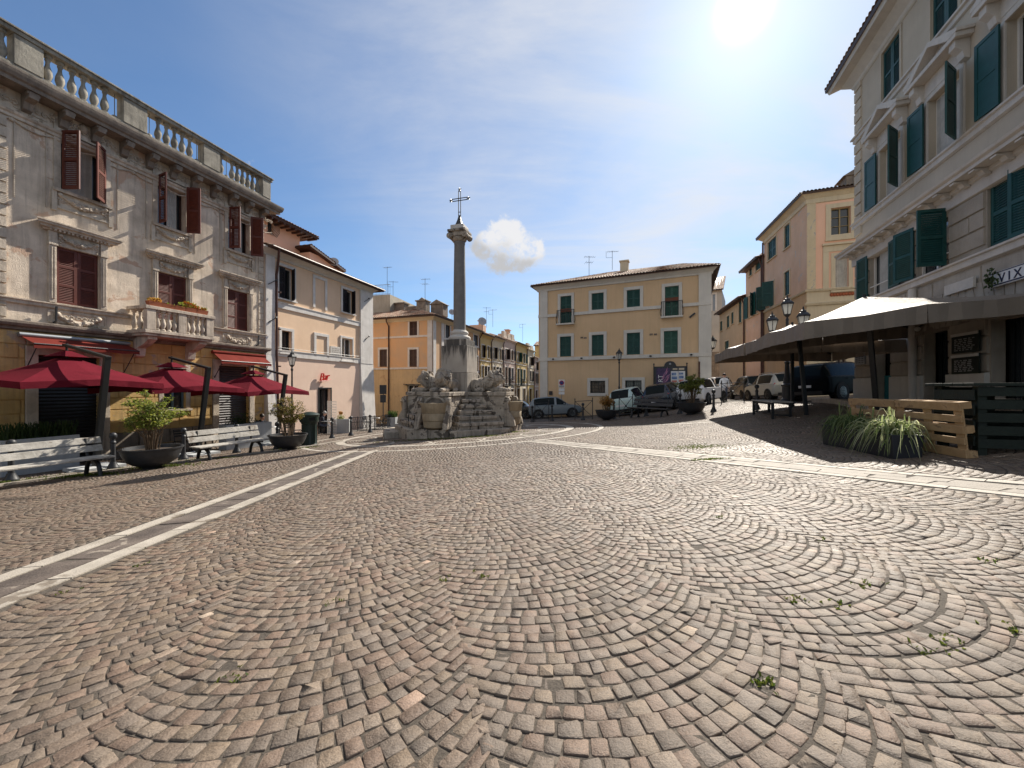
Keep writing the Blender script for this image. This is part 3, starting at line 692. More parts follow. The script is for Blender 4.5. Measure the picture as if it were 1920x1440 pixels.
def blocks(mb, s0, s1, z0, z1, holes, bw, bh, proud=.03, gap=.018, seed=1, jit=.25):
    rr = random.Random(seed); n = max(1, round((z1-z0)/bh)); bh = (z1-z0)/n
    for i in range(n):
        a, b = z0+i*bh+gap/2, z0+(i+1)*bh-gap/2
        iv = [(s0, s1)]
        for h in holes:
            if h[2] < b and h[3] > a:
                iv = [seg for x, y in iv for seg in ((x, min(y, h[0])), (max(x, h[1]), y)) if seg[1]-seg[0] > .08]
        for x, y in iv:
            t = x - (bw*.5 if i % 2 else 0)
            while t < y:
                l = bw*rr.uniform(1-jit, 1+jit); p, q = max(t, x)+gap/2, min(t+l, y)-gap/2
                if q-p > .05:
                    pr = proud*rr.uniform(.85, 1.1); e = .012
                    mb.add([(p,0.001,a),(q,0.001,a),(q,0.001,b),(p,0.001,b),(p+e,-pr,a+e),(q-e,-pr,a+e),(q-e,-pr,b-e),(p+e,-pr,b-e)], [(4,5,6,7),(0,1,5,4),(1,2,6,5),(2,3,7,6),(3,0,4,7)])
                t += l
def moulding(mb, s0, s1, z, prof):
    """prof: [(projection, height above z)] swept along the facade with square ends"""
    P0 = [(s0-p*1.0, -p, z+h) for p, h in prof]; P1 = [(s1+p*1.0, -p, z+h) for p, h in prof]; n = len(prof)
    mb.add(P0+P1, [(i, n+i, n+i+1, i+1) for i in range(n-1)])
    Q0 = [(s0, 0.3, z+h) for p, h in prof]; Q1 = [(s1, 0.3, z+h) for p, h in prof]
    mb.add(P0+Q0, [(i, i+1, n+i+1, n+i) for i in range(n-1)]); mb.add(P1+Q1, [(i+1, i, n+i, n+i+1) for i in range(n-1)])
    mb.add([P0[0], P1[0], Q1[0], Q0[0]], [(3,2,1,0)]); mb.add([P0[-1], P1[-1], Q1[-1], Q0[-1]], [(0,1,2,3)])
def tiles(mb, a, b, c, d, pitch=.2, course=.38, r=.055):
    """barrel tiles on the slope a-b (eaves) to d-c (top)"""
    a, b, c, d = map(Vector, (a, b, c, d)); wd_ = max((b-a).length, (c-d).length); nu = max(2, int(wd_/pitch)); sl = max(((d-a).length+(c-b).length)/2, .1); nv = max(1, int(sl/course))
    nn = (b-a).cross(d-a).normalized(); 
    if nn.z < 0: nn = -nn
    prof = [(0, 0.0), (.16, .55), (.33, .95), (.5, 1.0), (.67, .8), (.84, .4)]
    us = [(i+t)/nu for i in range(nu) for t, _ in prof]+[1.0]; hs = [h for i in range(nu) for _, h in prof]+[0.0]
    rows = []
    for j in range(nv):
        for v, dz in ((j/nv, .028), ((j+1)/nv, 0.0)):
            row = []
            for u, h in zip(us, hs):
                wob = random.uniform(-.006, .006); row.append((a.lerp(b, u)).lerp(d.lerp(c, u), v)+nn*(h*r+dz+wob))
            rows.append(row)
    m = len(us); fs = [(i*m+k, i*m+k+1, (i+1)*m+k+1, (i+1)*m+k) for i in range(len(rows)-1) for k in range(m-1)]
    mb.add([p for r_ in rows for p in r_], fs)
def roof(B, quads, thick=.12, name='roof', parent=None, soffit=None, **kw):
    mb = MB()
    for q in quads:
        tiles(mb, *q, **kw); mb.k = 1
        q = [Vector(p) for p in q]; nn = (q[1]-q[0]).cross(q[-1]-q[0]).normalized()
        if nn.z < 0: nn = -nn
        mb.prism([p-nn*.01 for p in q], -nn*thick); mb.k = 0
    return mb.build(name, [M['tile'], soffit or M['brown_wood']], parent or B.e, smooth=60, fix=False)
def downpipe(B, pts, r=.05, m=None):
    mb = MB(); mb.tube(pts, r, 8)
    for z in np.arange(min(p[2] for p in pts)+.8, max(p[2] for p in pts)-.3, 1.9):
        x = pts[-1][0]; mb.lathe([(r+.012, -.03), (r+.012, .03)], 8, (x, pts[-1][1], z))
    return mb.build('downpipe', m or M['copper'], B.e, smooth=50)
def baluster(mb, c, h, r=.06, n=8, sy=1):
    p = [(r*.95,0),(r*.95,.07*h),(r*.6,.1*h),(r*.75,.16*h),(r*1.05,.3*h),(r*.95,.42*h),(r*.5,.62*h),(r*.42,.75*h),(r*.62,.82*h),(r*.5,.87*h),(r*.95,.91*h),(r*.95,h)]
    mb.lathe(p, n, c)
def swag(mb, s0, s1, z, drop, y, r=.05, n=16, seed=0):
    rr = random.Random(seed); P = [(s0+(s1-s0)*i/n, y-.03, z-drop*(1-(2*i/n-1)**2)) for i in range(n+1)]
    mb.tube(P, [r*(.55+.7*math.sin(math.pi*i/n)) for i in range(n+1)], 6)
    for i in range(n*3):
        t = rr.random(); x = s0+(s1-s0)*t; zz = z-drop*(1-(2*t-1)**2); k = r*(.5+.6*math.sin(math.pi*t))
        mb.ball((x, y-.03-rr.uniform(0, k), zz+rr.uniform(-k, k)), rr.uniform(.4, .75)*k+.012, 6, 4)
    for x in (s0, s1):
        mb.ball((x, y-.03, z), r*1.3, 7, 5)
        for k in range(4): mb.ball((x+rr.uniform(-.03, .03), y-.02, z-.08-k*.07), (r*.5, r*.4, r*.7), 6, 4)
def scroll(mb, s0, s1, z0, z1, y, n=10, seed=0):
    """low leafy relief filling a panel"""
    rr = random.Random(seed); h = z1-z0
    for i in range(n):
        x = s0+(s1-s0)*(i+.5)/n; zc = (z0+z1)/2; rad = min(h*.4, (s1-s0)/n*.55); sg = 1 if i % 2 else -1
        mb.tube([(x+rad*(1-t/9)*math.cos(t*.9)*sg, y-.012, zc+rad*(1-t/9)*math.sin(t*.9)) for t in range(8)], h*.07+.006, 5)
        for k in range(3): mb.ball((x+rr.uniform(-rad, rad), y-.01, zc+rr.uniform(-rad, rad)), (h*.1, .022, h*.08), 6, 4)
def antenna(P, h, label, kind=0, rz=0.0):
    """TV aerial standing at world point P"""
    o = thing('antenna', label, 'antenna', P, rz); mb = MB(); mb.tube([(0,0,-.4),(0,0,h)], .018, 6)
    o2 = mb.build('mast', M['iron'], o); mb = MB(); z = h-.08; L = .9
    mb.tube([(-L*.45, 0, z), (L*.55, 0, z)], .012, 5)
    for i in range(7): x = -L*.4+i*.14; mb.tube([(x, -.26+i*.015, z), (x, .26-i*.015, z)], .008, 4)
    if kind == 1:
        z -= .45; mb.tube([(-.3, 0, z), (.3, 0, z)], .012, 5)
        for i in range(4): x = -.28+i*.18; mb.tube([(x, -.4, z), (x, .4, z)], .008, 4)
    if kind == 2: mb.tube([(-.5, 0, z-.5), (-.5, 0, z+.05)], .012, 5); mb.tube([(-.5, 0, z-.5), (0, 0, z-.5)], .012, 5)
    mb.build('crossbars', M['iron'], o); return o
# ------------------------------------------------------------------ the old palazzo on the left
def fl(Y): return (-17.975+.29*Y, Y)
A = Bld('palazzo', 'weathered grey stucco palazzo with roof balustrade, oxblood shutters and ochre ground floor', fl(4.5), fl(19.25), -1.55)
LA = A.L
zc = A.Z(410, 655)            # underside of the ground floor cornice
zsill = A.Z(195, 583); ztopw = A.Z(371, 433); zeave0 = A.Z(300, 250, .55); 
ztop = A.Z(250, 187, .3); zpar0 = ztop-1.12
zeave0 = zpar0-.38
# openings
top = [A.rect(113, 195, 247, 353), A.rect(294.5, 347, 322, 421), A.rect(427, 467, 391, 466)]
mid = [A.rect(105, 185, 460, 569), A.rect(295, 350, 507.5, 588), A.rect(425, 465, 542, 617)]
tz0 = sum(r[2] for r in top)/3; tz1 = sum(r[3] for r in top)/3; mz0 = zsill+.02; mz1 = sum(r[3] for r in mid)/3
SH = [(73, 41), (97, 118), (78, 128)]
extra = [-2.85, -5.7]
SLAT = .44
for i, r in enumerate(top):
    w = window(A, (r[0], r[1], tz0, tz1), .16, M['stone_old'], .1, None, (M['red_wood'], *SH[i]), frame=M['brown_wood'], rails=1, slat=.06, curtain=(.12, .8) if i == 0 else (.45, .8), rev=.3)
    m = MB(); c = (r[0]+r[1])/2; hw = (r[1]-r[0])/2+.22
    scroll(m, c-hw, c+hw, tz1+.18, tz1+.48, 0, 9, i); m.ball((c, -.03, tz1+.38), (.12, .09, .16), 8, 6)
    m.build('carved_crest', M['stone_old'], w, smooth=50)
    m = MB(); m.box(c-hw, c+hw, -.05, -.002, tz0-.62, tz0-.54); m.box(c-hw, c-hw+.12, -.07, -.002, tz0-.72, tz0-.1); m.box(c+hw-.12, c+hw, -.07, -.002, tz0-.72, tz0-.1)
    swag(m, c-hw+.2, c+hw-.2, tz0-.18, .2, -.01, .055, seed=i); scroll(m, c-hw+.15, c+hw-.15, tz0-.5, tz0-.15, 0, 8, i+7)
    m.build('carved_apron', M['stone_old'], w, smooth=50)
SLAT = .6
for i, r in enumerate(mid):
    zb = mz0 if i != 1 else zc+.55
    w = window(A, (r[0], r[1], zb, mz1), None, M['stone_old'], 0, M['red_wood'], rails=2, slat=.05, rev=.34)
    m = MB(); sw = .21
    for x in (r[0]-sw, r[1]):
        m.box(x+.02, x+sw-.02, -.09, -.002, zb, mz1-.02); m.box(x, x+sw, -.12, -.002, mz1-.02, mz1+.05)
        for k in (.06, .12): m.box(x+k, x+k+.035, -.115, -.091, zb+.12, mz1-.08)
        m.box(x+.01, x+sw-.01, -.10, -.002, mz1+.05, mz1+.42)
    m.box(r[0]+.0, r[1]-.0, -.05, -.002, mz1+.002, mz1+.42)
    build_split(m, 'pilaster', M['stone_old'], w, .05, bevel=.008)
    m = MB(); moulding(m, r[0]-sw-.02, r[1]+sw+.02, mz1+.423, [(.09,0),(.11,.05),(.2,.07),(.2,.12),(.27,.15),(.27,.2),(.3,.22),(.3,.26)])
    k = r[0]-sw
    while k < r[1]+sw: m.box(k, k+.05, -.185, -.1, mz1+.43, mz1+.488); k += .1
    m.build('hood', M['stone_old'], w)
    m = MB(); swag(m, r[0]+.08, r[1]-.08, mz1+.33, .17, -.05, .045, seed=i+20); scroll(m, r[0]+.05, r[1]-.05, mz1+.08, mz1+.36, -.05, 8, i+3); m.build('frieze_carving', M['stone_old'], w, smooth=50)
# ground floor openings
gz = .12
d1 = (A.S(70), A.S(186), -.4, A.Z(120, 668)); d2 = (A.S(409), A.S(466), -.4, A.Z(409, 685)); wb = (A.S(306), A.S(348), A.Z(310, 768), A.Z(310, 690))
def rollerdoor(B, r, m, label=None):
    B.holes.append(r); mb = MB(); y = .16
    n = int((r[3]-r[2])/.11)
    for i in range(n):
        z = r[2]+i*(r[3]-r[2])/n; h = (r[3]-r[2])/n
        mb.add([(r[0],y,z),(r[1],y,z),(r[1],y-.03,z+h*.5),(r[0],y-.03,z+h*.5),(r[1],y,z+h),(r[0],y,z+h)], [(0,1,2,3),(3,2,4,5)])
    o = mb.build('roller_door', m, B.e, fix=False)
    mb = MB(); mb.box(r[0]+.06, r[1]-.06, y-.06, y-.035, r[2]+.42, r[2]+.5); mb.box((r[0]+r[1])/2-.1, (r[0]+r[1])/2+.1, y-.075, y-.04, r[2]+1.0, r[2]+1.06); mb.build('handle', M['metal_grey'], o)
    return o
M['roller'] = mat('black roller shutter', (.012,.014,.016), .45, .3, 5, .15, 60, patch=(.05,.05,.05)); M['roller_rust'] = mat('dark maroon roller shutter', (.035,.03,.034), .5, .3, 4, .15, 60, c2=(.07,.05,.05))
rollerdoor(A, d1, M['roller']); rollerdoor(A, d2, M['roller_rust'])
window(A, wb, .16, M['stone_old'], .08, frame=M['blue_paint'], rev=.2)
d3 = (A.S(-330), A.S(-200), -.4, A.Z(120, 668)); rollerdoor(A, d3, M['roller'])
m = MB()
for r in (d1, d2, d3): m.box(r[0]-.26, r[0], -.07, -.002, -.5, r[3]); m.box(r[1], r[1]+.26, -.07, -.002, -.5, r[3]); m.box(r[0]-.26, r[1]+.26, -.07, -.002, r[3]+.001, r[3]+.26)
build_split(m, 'door_surround', M['stone_old'], A.e, bevel=.01)
hs = [(d[0]-.26, d[1]+.26, -1, d[3]+.26) for d in (d1, d2, d3)]+[(wb[0]-.16, wb[1]+.16, wb[2]-.1, wb[3]+.16)]
m = MB(); A.wall(m, 0, LA, zc, zpar0); m.k = 1; A.wall(m, 0, LA, -.6, zc); m.k = 0; A.shell(m, 0, LA, -.6, zpar0, 11)
m.k = 1; blocks(m, 0, LA, 1.15, zc, hs, .95, .42, .035, .02, 4); m.k = 2; blocks(m, 0, LA, -.5, 1.15, hs, 1.1, .55, .06, .02, 5); m.build('wall', [M['plaster_old'], M['ochre'], M['base_dirty']], A.e, fix=False)
# string courses, cornices
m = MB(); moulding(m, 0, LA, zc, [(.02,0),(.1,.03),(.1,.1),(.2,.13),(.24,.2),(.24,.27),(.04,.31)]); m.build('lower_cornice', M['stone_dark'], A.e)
m = MB(); moulding(m, 0, LA, zsill-.17, [(.02,0),(.07,.03),(.07,.12),(.11,.14),(.11,.175),(.01,.178)]); m.build('sill_course', M['stone_old'], A.e)
za = zeave0-.95
m = MB(); moulding(m, 0, LA, za, [(.01,0),(.06,.02),(.06,.1),(.1,.14),(.12,.2),(.03,.23)]); m.build('architrave', M['stone_old'], A.e)
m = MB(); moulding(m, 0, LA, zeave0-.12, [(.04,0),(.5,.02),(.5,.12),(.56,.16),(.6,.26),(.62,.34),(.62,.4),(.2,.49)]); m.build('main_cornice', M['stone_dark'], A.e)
m = MB(); k = .25
while k < LA: 
    m.prism([(k,-.02,zeave0-.62),(k,-.14,zeave0-.56),(k,-.2,zeave0-.36),(k,-.44,zeave0-.3),(k,-.46,zeave0-.125),(k,-.02,zeave0-.125)], (.2,0,0)); m.box(k-.03, k+.23, -.44, -.3, zeave0-.2, zeave0-.124); k += .78
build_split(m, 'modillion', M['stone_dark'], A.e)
m = MB(); k = .5
while k < LA:
    scroll(m, k, k+.5, zeave0-.6, zeave0-.3, -.01, 3, int(k*10)); k += .78
k = .3
while k < LA-.4: m.tube([(k, -.03, za-.03), (k+.25, -.03, za-.14), (k+.55, -.03, za-.16), (k+.85, -.03, za-.06), (k+.95, -.03, za-.02)], .022, 5); m.ball((k, -.03, za-.06), .06, 6, 5); k += .97
m.build('frieze_ornament', M['stone_old'], A.e, smooth=50)
# moulded wall panels between the windows of both upper storeys
m = MB(); edges = [A.S(-60), A.S(15)]
gaps = [(A.S(15)+.1, top[0][0]-.3), (top[0][1]+.35, top[1][0]-.35), (top[1][1]+.35, top[2][0]-.35), (top[2][1]+.3, LA-.25)]
for a, b in gaps:
    if b-a < .2: continue
    z1 = tz1-.1
    m.box(a, b, -.03, -.002, z1+.0, z1+.03); m.box(a, b, -.03, -.002, z1+.16, z1+.19); scroll(m, a, b, z1+.04, z1+.15, 0, max(2, int((b-a)*5)), int(a*7))
    m.box(a, a+.03, -.025, -.002, tz0-.7, z1-.001); m.box(b-.03, b, -.025, -.002, tz0-.7, z1-.001)
build_split(m, 'panel_moulding', M['stone_old'], A.e, .25, smooth=50)
m = MB(); x1 = A.S(13)
blocks(m, x1-.75, x1, zc+.35, za-.02, [], 2, .33, .05, .03, 6, 0); blocks(m, LA-.32, LA-.002, zc+.35, za-.02, [], 2, .33, .03, .02, 9, 0); build_split(m, 'quoins', M['stone_old'], A.e, .1)
m = MB()
for i in (0, 2):
    r = mid[i]; z0, z1 = zc+.36, zsill-.2; a, b = r[0]-.2, r[1]+.2
    m.box(a, b, -.03, -.002, z0, z0+.06); m.box(a, a+.06, -.03, -.002, z0+.06, z1-.06); m.box(b-.06, b, -.03, -.002, z0+.06, z1-.06); m.box(a, b, -.03, -.002, z1-.06, z1)
    swag(m, a+.22, b-.22, z1-.14, .22, -.01, .07, seed=i+50); scroll(m, a+.15, b-.15, z0+.1, z1-.1, 0, 7, i+31)
build_split(m, 'garland_panel', M['stone_old'], A.e, .3, smooth=50)
# roof balustrade
m = MB(); d = -.3
def run(a, b): 
    n = max(2, int((b-a)/.25))
    for k in range(n):
        x = a+(b-a)*(k+.5)/n
        if random.random() < .2: m.tube([(x, d+.02, zpar0+.1), (x, d+.02, ztop-.19)], .012, 5); m.lathe([(.08,0),(.08,.1),(.03,.14)], 8, (x, d+.02, zpar0+.075))
        else: baluster(m, (x, d+.02, zpar0+.075), ztop-zpar0-.26, .112)
piers = [A.S(x, .3) for x in (-330, -190, 20, 76, 226, 271, 377, 408, 488, 503)]
for a, b in zip(piers[1:-1:2], piers[2::2]): run(a+.02, b-.02)
build_split(m, 'baluster', M['stone_parapet'], A.e, .002, smooth=50)
m = MB()
for a, b in zip(piers[0::2], piers[1::2]): m.box(a, b, d-.16, d+.2, zpar0+.075, ztop-.185)
build_split(m, 'parapet_pier', M['stone_parapet'], A.e, bevel=.01); m = MB(); m.box(0, LA+.02, d-.14, d+.22, zpar0-.02, zpar0+.07); m.build('parapet_base', M['stone_parapet'], A.e, bevel=.01)
m = MB(); m.box(0, LA+.06, d-.2, d+.26, ztop-.18, ztop-.06); m.box(-.02, LA+.1, d-.24, d+.3, ztop-.06, ztop); m.build('parapet_rail', M['stone_parapet'], A.e, bevel=.012)
# balcony
b0, b1 = A.S(276, .95), A.S(396, .95); bz = zc+.26; bh = .98; bal = None
m = MB(); m.box(b0-.1, b1+.1, -1.02, -.03, bz, bz+.12); m.box(b0-.05, b1+.05, -.96, -.03, bz-.09, bz-.001)
for x in (b0+.1, b1-.38): m.prism([(x,-.03,bz-.85),(x,-.2,bz-.8),(x,-.26,bz-.5),(x,-.55,bz-.4),(x,-.85,bz-.2),(x,-.85,bz-.095),(x,-.03,bz-.095)], (.28,0,0))
bal = m.build('balcony', M['stone_old'], A.e, bevel=.012)
m = MB(); m.box(b0-.1, b1+.1, -1.05, -.8, bz+bh-.12, bz+bh); m.box(b0-.1, b0+.15, -.799, -.03, bz+bh-.12, bz+bh); m.box(b1-.15, b1+.1, -.799, -.03, bz+bh-.12, bz+bh)
cxs = (b0-.05, (b0+b1)/2-.14, b1-.23)
for x in cxs: m.box(x, x+.28, -1.02, -.82, bz+.121, bz+bh-.121)
m.build('balcony_rail', M['stone_old'], bal, bevel=.012)
m = MB()
for a, b in zip(cxs[:-1], cxs[1:]):
    for k in range(4): baluster(m, (a+.28+(b-a-.28)*(k+.5)/4, -.92, bz+.12), bh-.24, .085, 10)
for k in range(2):
    for x in (b0+.05, b1-.05): baluster(m, (x, -.2-.3*k, bz+.12), bh-.24, .085, 10)
build_split(m, 'baluster', M['stone_old'], bal, .002, smooth=50)
def lamp_bracket(): pass
# flower boxes on the rail
FL = [('terracotta trough of withered plants at the left end of the stone balcony', 0, 'dry'), ('terracotta trough with bare soil beside the withered one on the balcony rail', 1, 'bare'), ('terracotta trough with a single small tuft in the middle of the balcony rail', 2, 'tuft'), ('terracotta trough full of orange flowers on the balcony rail', 3, 'fl'), ('terracotta trough of low orange flowers at the right end of the balcony rail', 4, 'low')]
for lab, i, k in FL:
    x = b0+.05+(b1-b0-.25)*(i+.5)/5; P = A.world(x, -.925, bz+bh)
    t = thing('flower_box', lab, 'flower box', P, A.e.rotation_euler.z, 'flower boxes on the balcony'); m = MB(); hw = .24
    m.add([(-hw+.03,-.07,0),(hw-.03,-.07,0),(hw-.03,.07,0),(-hw+.03,.07,0),(-hw,-.1,.17),(hw,-.1,.17),(hw,.1,.17),(-hw,.1,.17),(-hw+.02,-.08,.16),(hw-.02,-.08,.16),(hw-.02,.08,.16),(-hw+.02,.08,.16)],[(3,2,1,0),(0,1,5,4),(1,2,6,5),(2,3,7,6),(3,0,4,7),(4,5,9,8),(5,6,10,9),(6,7,11,10),(7,4,8,11),(8,9,10,11)])
    m.build('trough', M['terracotta'], t)
    m = MB(); rr = random.Random(i); nn_ = {'dry': 90, 'bare': 14, 'tuft': 40, 'fl': 170, 'low': 110}[k]
    for q in range(nn_):
        hh = {'dry': .16, 'bare': .05, 'tuft': .2, 'fl': .26, 'low': .14}[k]; cx = rr.uniform(-.2, .2) if k != 'tuft' else rr.gauss(.08, .05); c = Vector((cx, rr.uniform(-.09, .09), .15+rr.uniform(0, hh)))
        a = Vector((rr.uniform(-1,1), rr.uniform(-1,1), rr.uniform(-.4,1))).normalized()*.045; b = a.cross(Vector((rr.random(), rr.random(), rr.random()+.1))).normalized()*.03
        m.k = 1 if (k in ('fl', 'low') and rr.random() < .6) else 0
        m.add([c-a, c+b, c+a, c-b], [(0,1,2,3)])
    m.build('plants', [M['leaf_gold'] if k == 'dry' else M['leaf'], M['flower']], t, fix=False)

# wall awnings
def awning(B, x0, x1, z, drop, out, label, cassette):
    t = thing('awning', label, 'awning', B.world(x0, 0, z), B.e.rotation_euler.z); L = x1-x0
    m = MB(); n = 12
    for i in range(n):
        a, b = L*i/n, L*(i+1)/n
        for th_ in (0, -.006): m.quad((a,-.16,-.06+th_),(b,-.16,-.06+th_),(b,-out,-drop+th_),(a,-out,-drop+th_))
        m.quad((a,-out,-drop),(b,-out,-drop),(b,-out-.02,-drop-.13+.015*math.sin(i*2)),(a,-out-.02,-drop-.13+.015*math.sin(i*2-2)))
    m.build('cloth', M['awn_red'], t, fix=False)
    m = MB(); m.tube([(-.05,-.13,0),(L+.05,-.13,0)], .075, 10); m.box(0, L, -.12, 0, -.02, .05)
    m.build('cassette', cassette, t, smooth=50)
    m = MB()
    for x in (.1, L-.1): m.tube([(x,-.08,-.35-.75),(x,-out+.03,-drop-.02)], .016, 6); m.tube([(x,-.02,-1.15),(x,-.1,-1.05)], .03, 6)
    m.tube([(0,-out,-drop-.01),(L,-out,-drop-.01)], .022, 6)
    m.build('arms', M['iron'], t)
awning(A, A.S(38, .1), A.S(238, .1), zc-.12, .28, .75, 'red awning with pale roller case over the black shop shutter', M['metal_grey'])
awning(A, A.S(399, .1), A.S(494, .1), zc-.14, .38, .6, 'faded red awning over the maroon shop shutter at the corner', M['awn_red'])
# two small iron brackets and a floodlight
m = MB()
for x, z in ((A.S(100), zc+.35), (A.S(480), zc+.35)): m.tube([(x,-.02,z+.0),(x,-.14,z+.05),(x,-.16,z+.5)], .03, 6)
build_split(m, 'iron_bracket', M['iron'], A.e, .1)

# ------------------------------------------------------------------ peach house with the bar
Bp = Bld('corner_house', 'peach plastered house with bar doorway, grey corner pilasters and blind windows', fl(19.27), fl(27.45), -2.3)
LB = Bp.L; ze = Bp.Z(497, 457, .45); zs1 = Bp.Z(600, 586); zs2 = Bp.Z(560, 671)
def bw(xl, xr, yt, yb, **k): return Bp.rect(xl, xr, yt, yb, **k)
ra = bw(522, 550, 497, 558); rb = bw(641.6, 662, 540.5, 584.5)
for r in (ra, rb): window(Bp, r, .14, M['white_stone'], .07, M['darkshut'], half=(0, 62), rails=1, proud=.06)
rc = bw(527, 546, 619, 661); rd = bw(640, 660, 633, 676)
window(Bp, rc, .15, M['white_stone'], .07, proud=.06, frame=M['darkshut']); window(Bp, rd, .13, M['white_stone'], .07, proud=.06, frame=M['white_paint'], half=None)
for xl, xr, yt, yb in ((590, 608.5, 521, 577), (592, 612, 629, 669)):
    a, b, c, d = bw(xl, xr, yt, yb); m = MB(); s_ = .17
    m.box(a-s_, a, -.06, -.002, c, d); m.box(b, b+s_, -.06, -.002, c, d); m.box(a-s_, b+s_, -.06, -.002, d+.001, d+s_); m.build('blind_window', M['white_stone'], Bp.e, bevel=.006)
rdoor = bw(598, 620, 729, 800); rdoor = (rdoor[0], rdoor[1], -.3, rdoor[3])
o = window(Bp, rdoor, None, None, 0, frame=M['black'], rev=.3, name='bar_door', lite=(1, 2))
m = MB(); m.box(rdoor[0]-.07, rdoor[0], -.03, .02, -.3, rdoor[3]+.07); m.box(rdoor[1], rdoor[1]+.07, -.03, .02, -.3, rdoor[3]+.07); m.box(rdoor[0], rdoor[1], -.03, .02, rdoor[3], rdoor[3]+.07); m.build('door_frame', M['black'], o)
m = MB(); Bp.wall(m, 0, LB, zs2, ze); m.k = 1; Bp.wall(m, 0, LB, -.8, zs2); m.k = 0; Bp.shell(m, 0, LB, -.8, ze, 9); m.build('wall', [M['peach'], mat('rosy peach plaster', (.8,.58,.45), .9, .07, .8, .25, 40, c2=(.84,.63,.49), streak=(.6,.44,.34), streak_amt=.25)], Bp.e, fix=False)
m = MB(); p1 = Bp.S(513)
def batter(x0, x1, z0, z1, out): m.add([(x0,-.1-out,z0),(x1,-.1-out,z0),(x1,.02,z0),(x0,.02,z0),(x0,-.1,z1),(x1,-.1,z1),(x1,.02,z1),(x0,.02,z1)],[(3,2,1,0),(4,5,6,7),(0,1,5,4),(1,2,6,5),(2,3,7,6),(3,0,4,7)])
pr = Bp.S(674)
batter(.02, p1, zs2, ze-.35, 0); batter(.02, p1, -.8, zs2-.002, .3); batter(pr, LB+.06, zs2, ze-.35, .02); batter(pr, LB+.1, -.8, zs2-.002, .3)
build_split(m, 'corner_pilaster', M['white_stone'], Bp.e, .05, bevel=.01)
m = MB(); moulding(m, p1+.01, pr-.01, zs1-.3, [(.0,0),(.06,.01),(.06,.26),(.09,.28),(.09,.32),(0,.33)]); m.build('string_course', M['white_stone'], Bp.e); m = MB(); moulding(m, p1+.01, pr-.01, zs2-.02, [(0,0),(.06,.01),(.06,.3),(.09,.32),(.09,.36),(0,.37)])
m.build('string_course', M['white_stone'], Bp.e)
m = MB(); moulding(m, 0, LB, ze-.36, [(.02,0),(.08,.02),(.1,.1),(.22,.22),(.34,.3),(.34,.36)]); m.build('cove_cornice', M['trim_grey'], Bp.e)
roof(Bp, [((-.1,-.62,ze), (LB+.65,-.62,ze), (LB-2.5,4.2,ze+1.5), (-.1,4.2,ze+1.5)), ((LB+.65,-.62,ze), (LB+.65,9,ze), (LB-2.5,9,ze+1.5), (LB-2.5,4.2,ze+1.5))])
m = MB(); m.tube([(-.1,-.66,ze-.02),(LB+.65,-.66,ze-.02)], .06, 8); m.build('gutter', M['copper'], Bp.e)
xg = Bp.S(523, .6); xd = Bp.S(514)+.05; downpipe(Bp, [(xg,-.62,ze-.05),(xg,-.6,ze-.3),(xd,-.16,ze-.95),(xd,-.1,ze-1.2),(xd,-.12,zs2),(xd,-.3,0)], .06)
def wires(B, pts, r=.012):
    m = MB(); m.tube(pts, r, 5); return m.build('wall_cable', M['iron'], B.e)
wires(Bp, [(p1+.1,-.07,zs2+.45),(LB*.4,-.07,zs2+.43),(pr-.1,-.07,zs2+.47)])
a, b, c, d = bw(618.5, 638, 650, 671, xe=630); m = MB(); m.box(a, b, -.05, -.002, c, d); pl = m.build('marble_plaque', M['trav'], Bp.e, bevel=.005)
m = MB(); rr = random.Random(2)
for i in range(5):
    x = a+.12
    while x < b-.15: l = rr.uniform(.08, .2); m.box(x, min(x+l, b-.1), -.053, -.051, d-.15-i*.11, d-.12-i*.11); x += l+.05
m.build('inscription', M['stone_dark'], pl)
m = MB()
for px_, z in ((506, .0), (506, -1.6), (684, .6), (684, -1.6)):
    x = Bp.S(px_); zz = zs1+.9+z*1.2; m.tube([(x-.2,-.11,zz-.15),(x+.2,-.2,zz+.15)], .02, 5); m.ball((x+.2,-.2,zz+.15), .06, 6, 5)
build_split(m, 'wall_tie', M['iron'], Bp.e, .1)
# attic storey set back
Ba = Bld('rooftop_house', 'salmon attic house with deep dark eaves rising behind the peach house roof', (-14.9, 20.6), (-13.7, 24.9), 5.2)
z1 = Ba.Z(550, 431); lb = Ba.L
wa = (Ba.S(502), Ba.S(513), Ba.Z(512, 440), Ba.Z(512, 408)); window(Ba, wa, .0, None, 0, frame=M['darkshut'])
m = MB(); Ba.wall(m, 0, lb, -1, z1); Ba.shell(m, 0, lb, -1, z1, 5); m.build('wall', M['pinkwall'], Ba.e, fix=False)
roof(Ba, [((-.5,-.8,z1-.1), (lb+.8,-.8,z1-.1), (lb-1.5,2.5,z1+1.0), (-.5,2.5,z1+1.0)), ((lb+.8,-.8,z1-.1), (lb+.8,5.5,z1-.1), (lb-1.5,2.5,z1+1.0), (lb-1.5,2.5,z1+1.0))], soffit=M['brown_wood'])
m = MB(); k = -.4
while k < lb+.7: m.box(k, k+.09, -.74, 0, z1-.3, z1-.2); k += .42
build_split(m, 'rafter', M['brown_wood'], Ba.e)
m = MB()
for k in range(9): x = wa[0]-.15+k*(wa[1]-wa[0]+.3)/8; m.tube([(x,-.05,wa[2]-.1),(x,-.3,wa[2]+.15),(x,-.24,wa[2]+.6),(x,-.16,wa[2]+.95)], .014, 5)
m.tube([(wa[0]-.2,-.16,wa[2]+.95),(wa[1]+.2,-.16,wa[2]+.95)], .02, 5); m.build('railing', M['iron'], Ba.e)
Bk = Bld('back_roof_house', 'low salmon dormer with sloping tiled roof behind the peach house', (-12.9, 24.6), (-12.2, 27.2), 4.2)
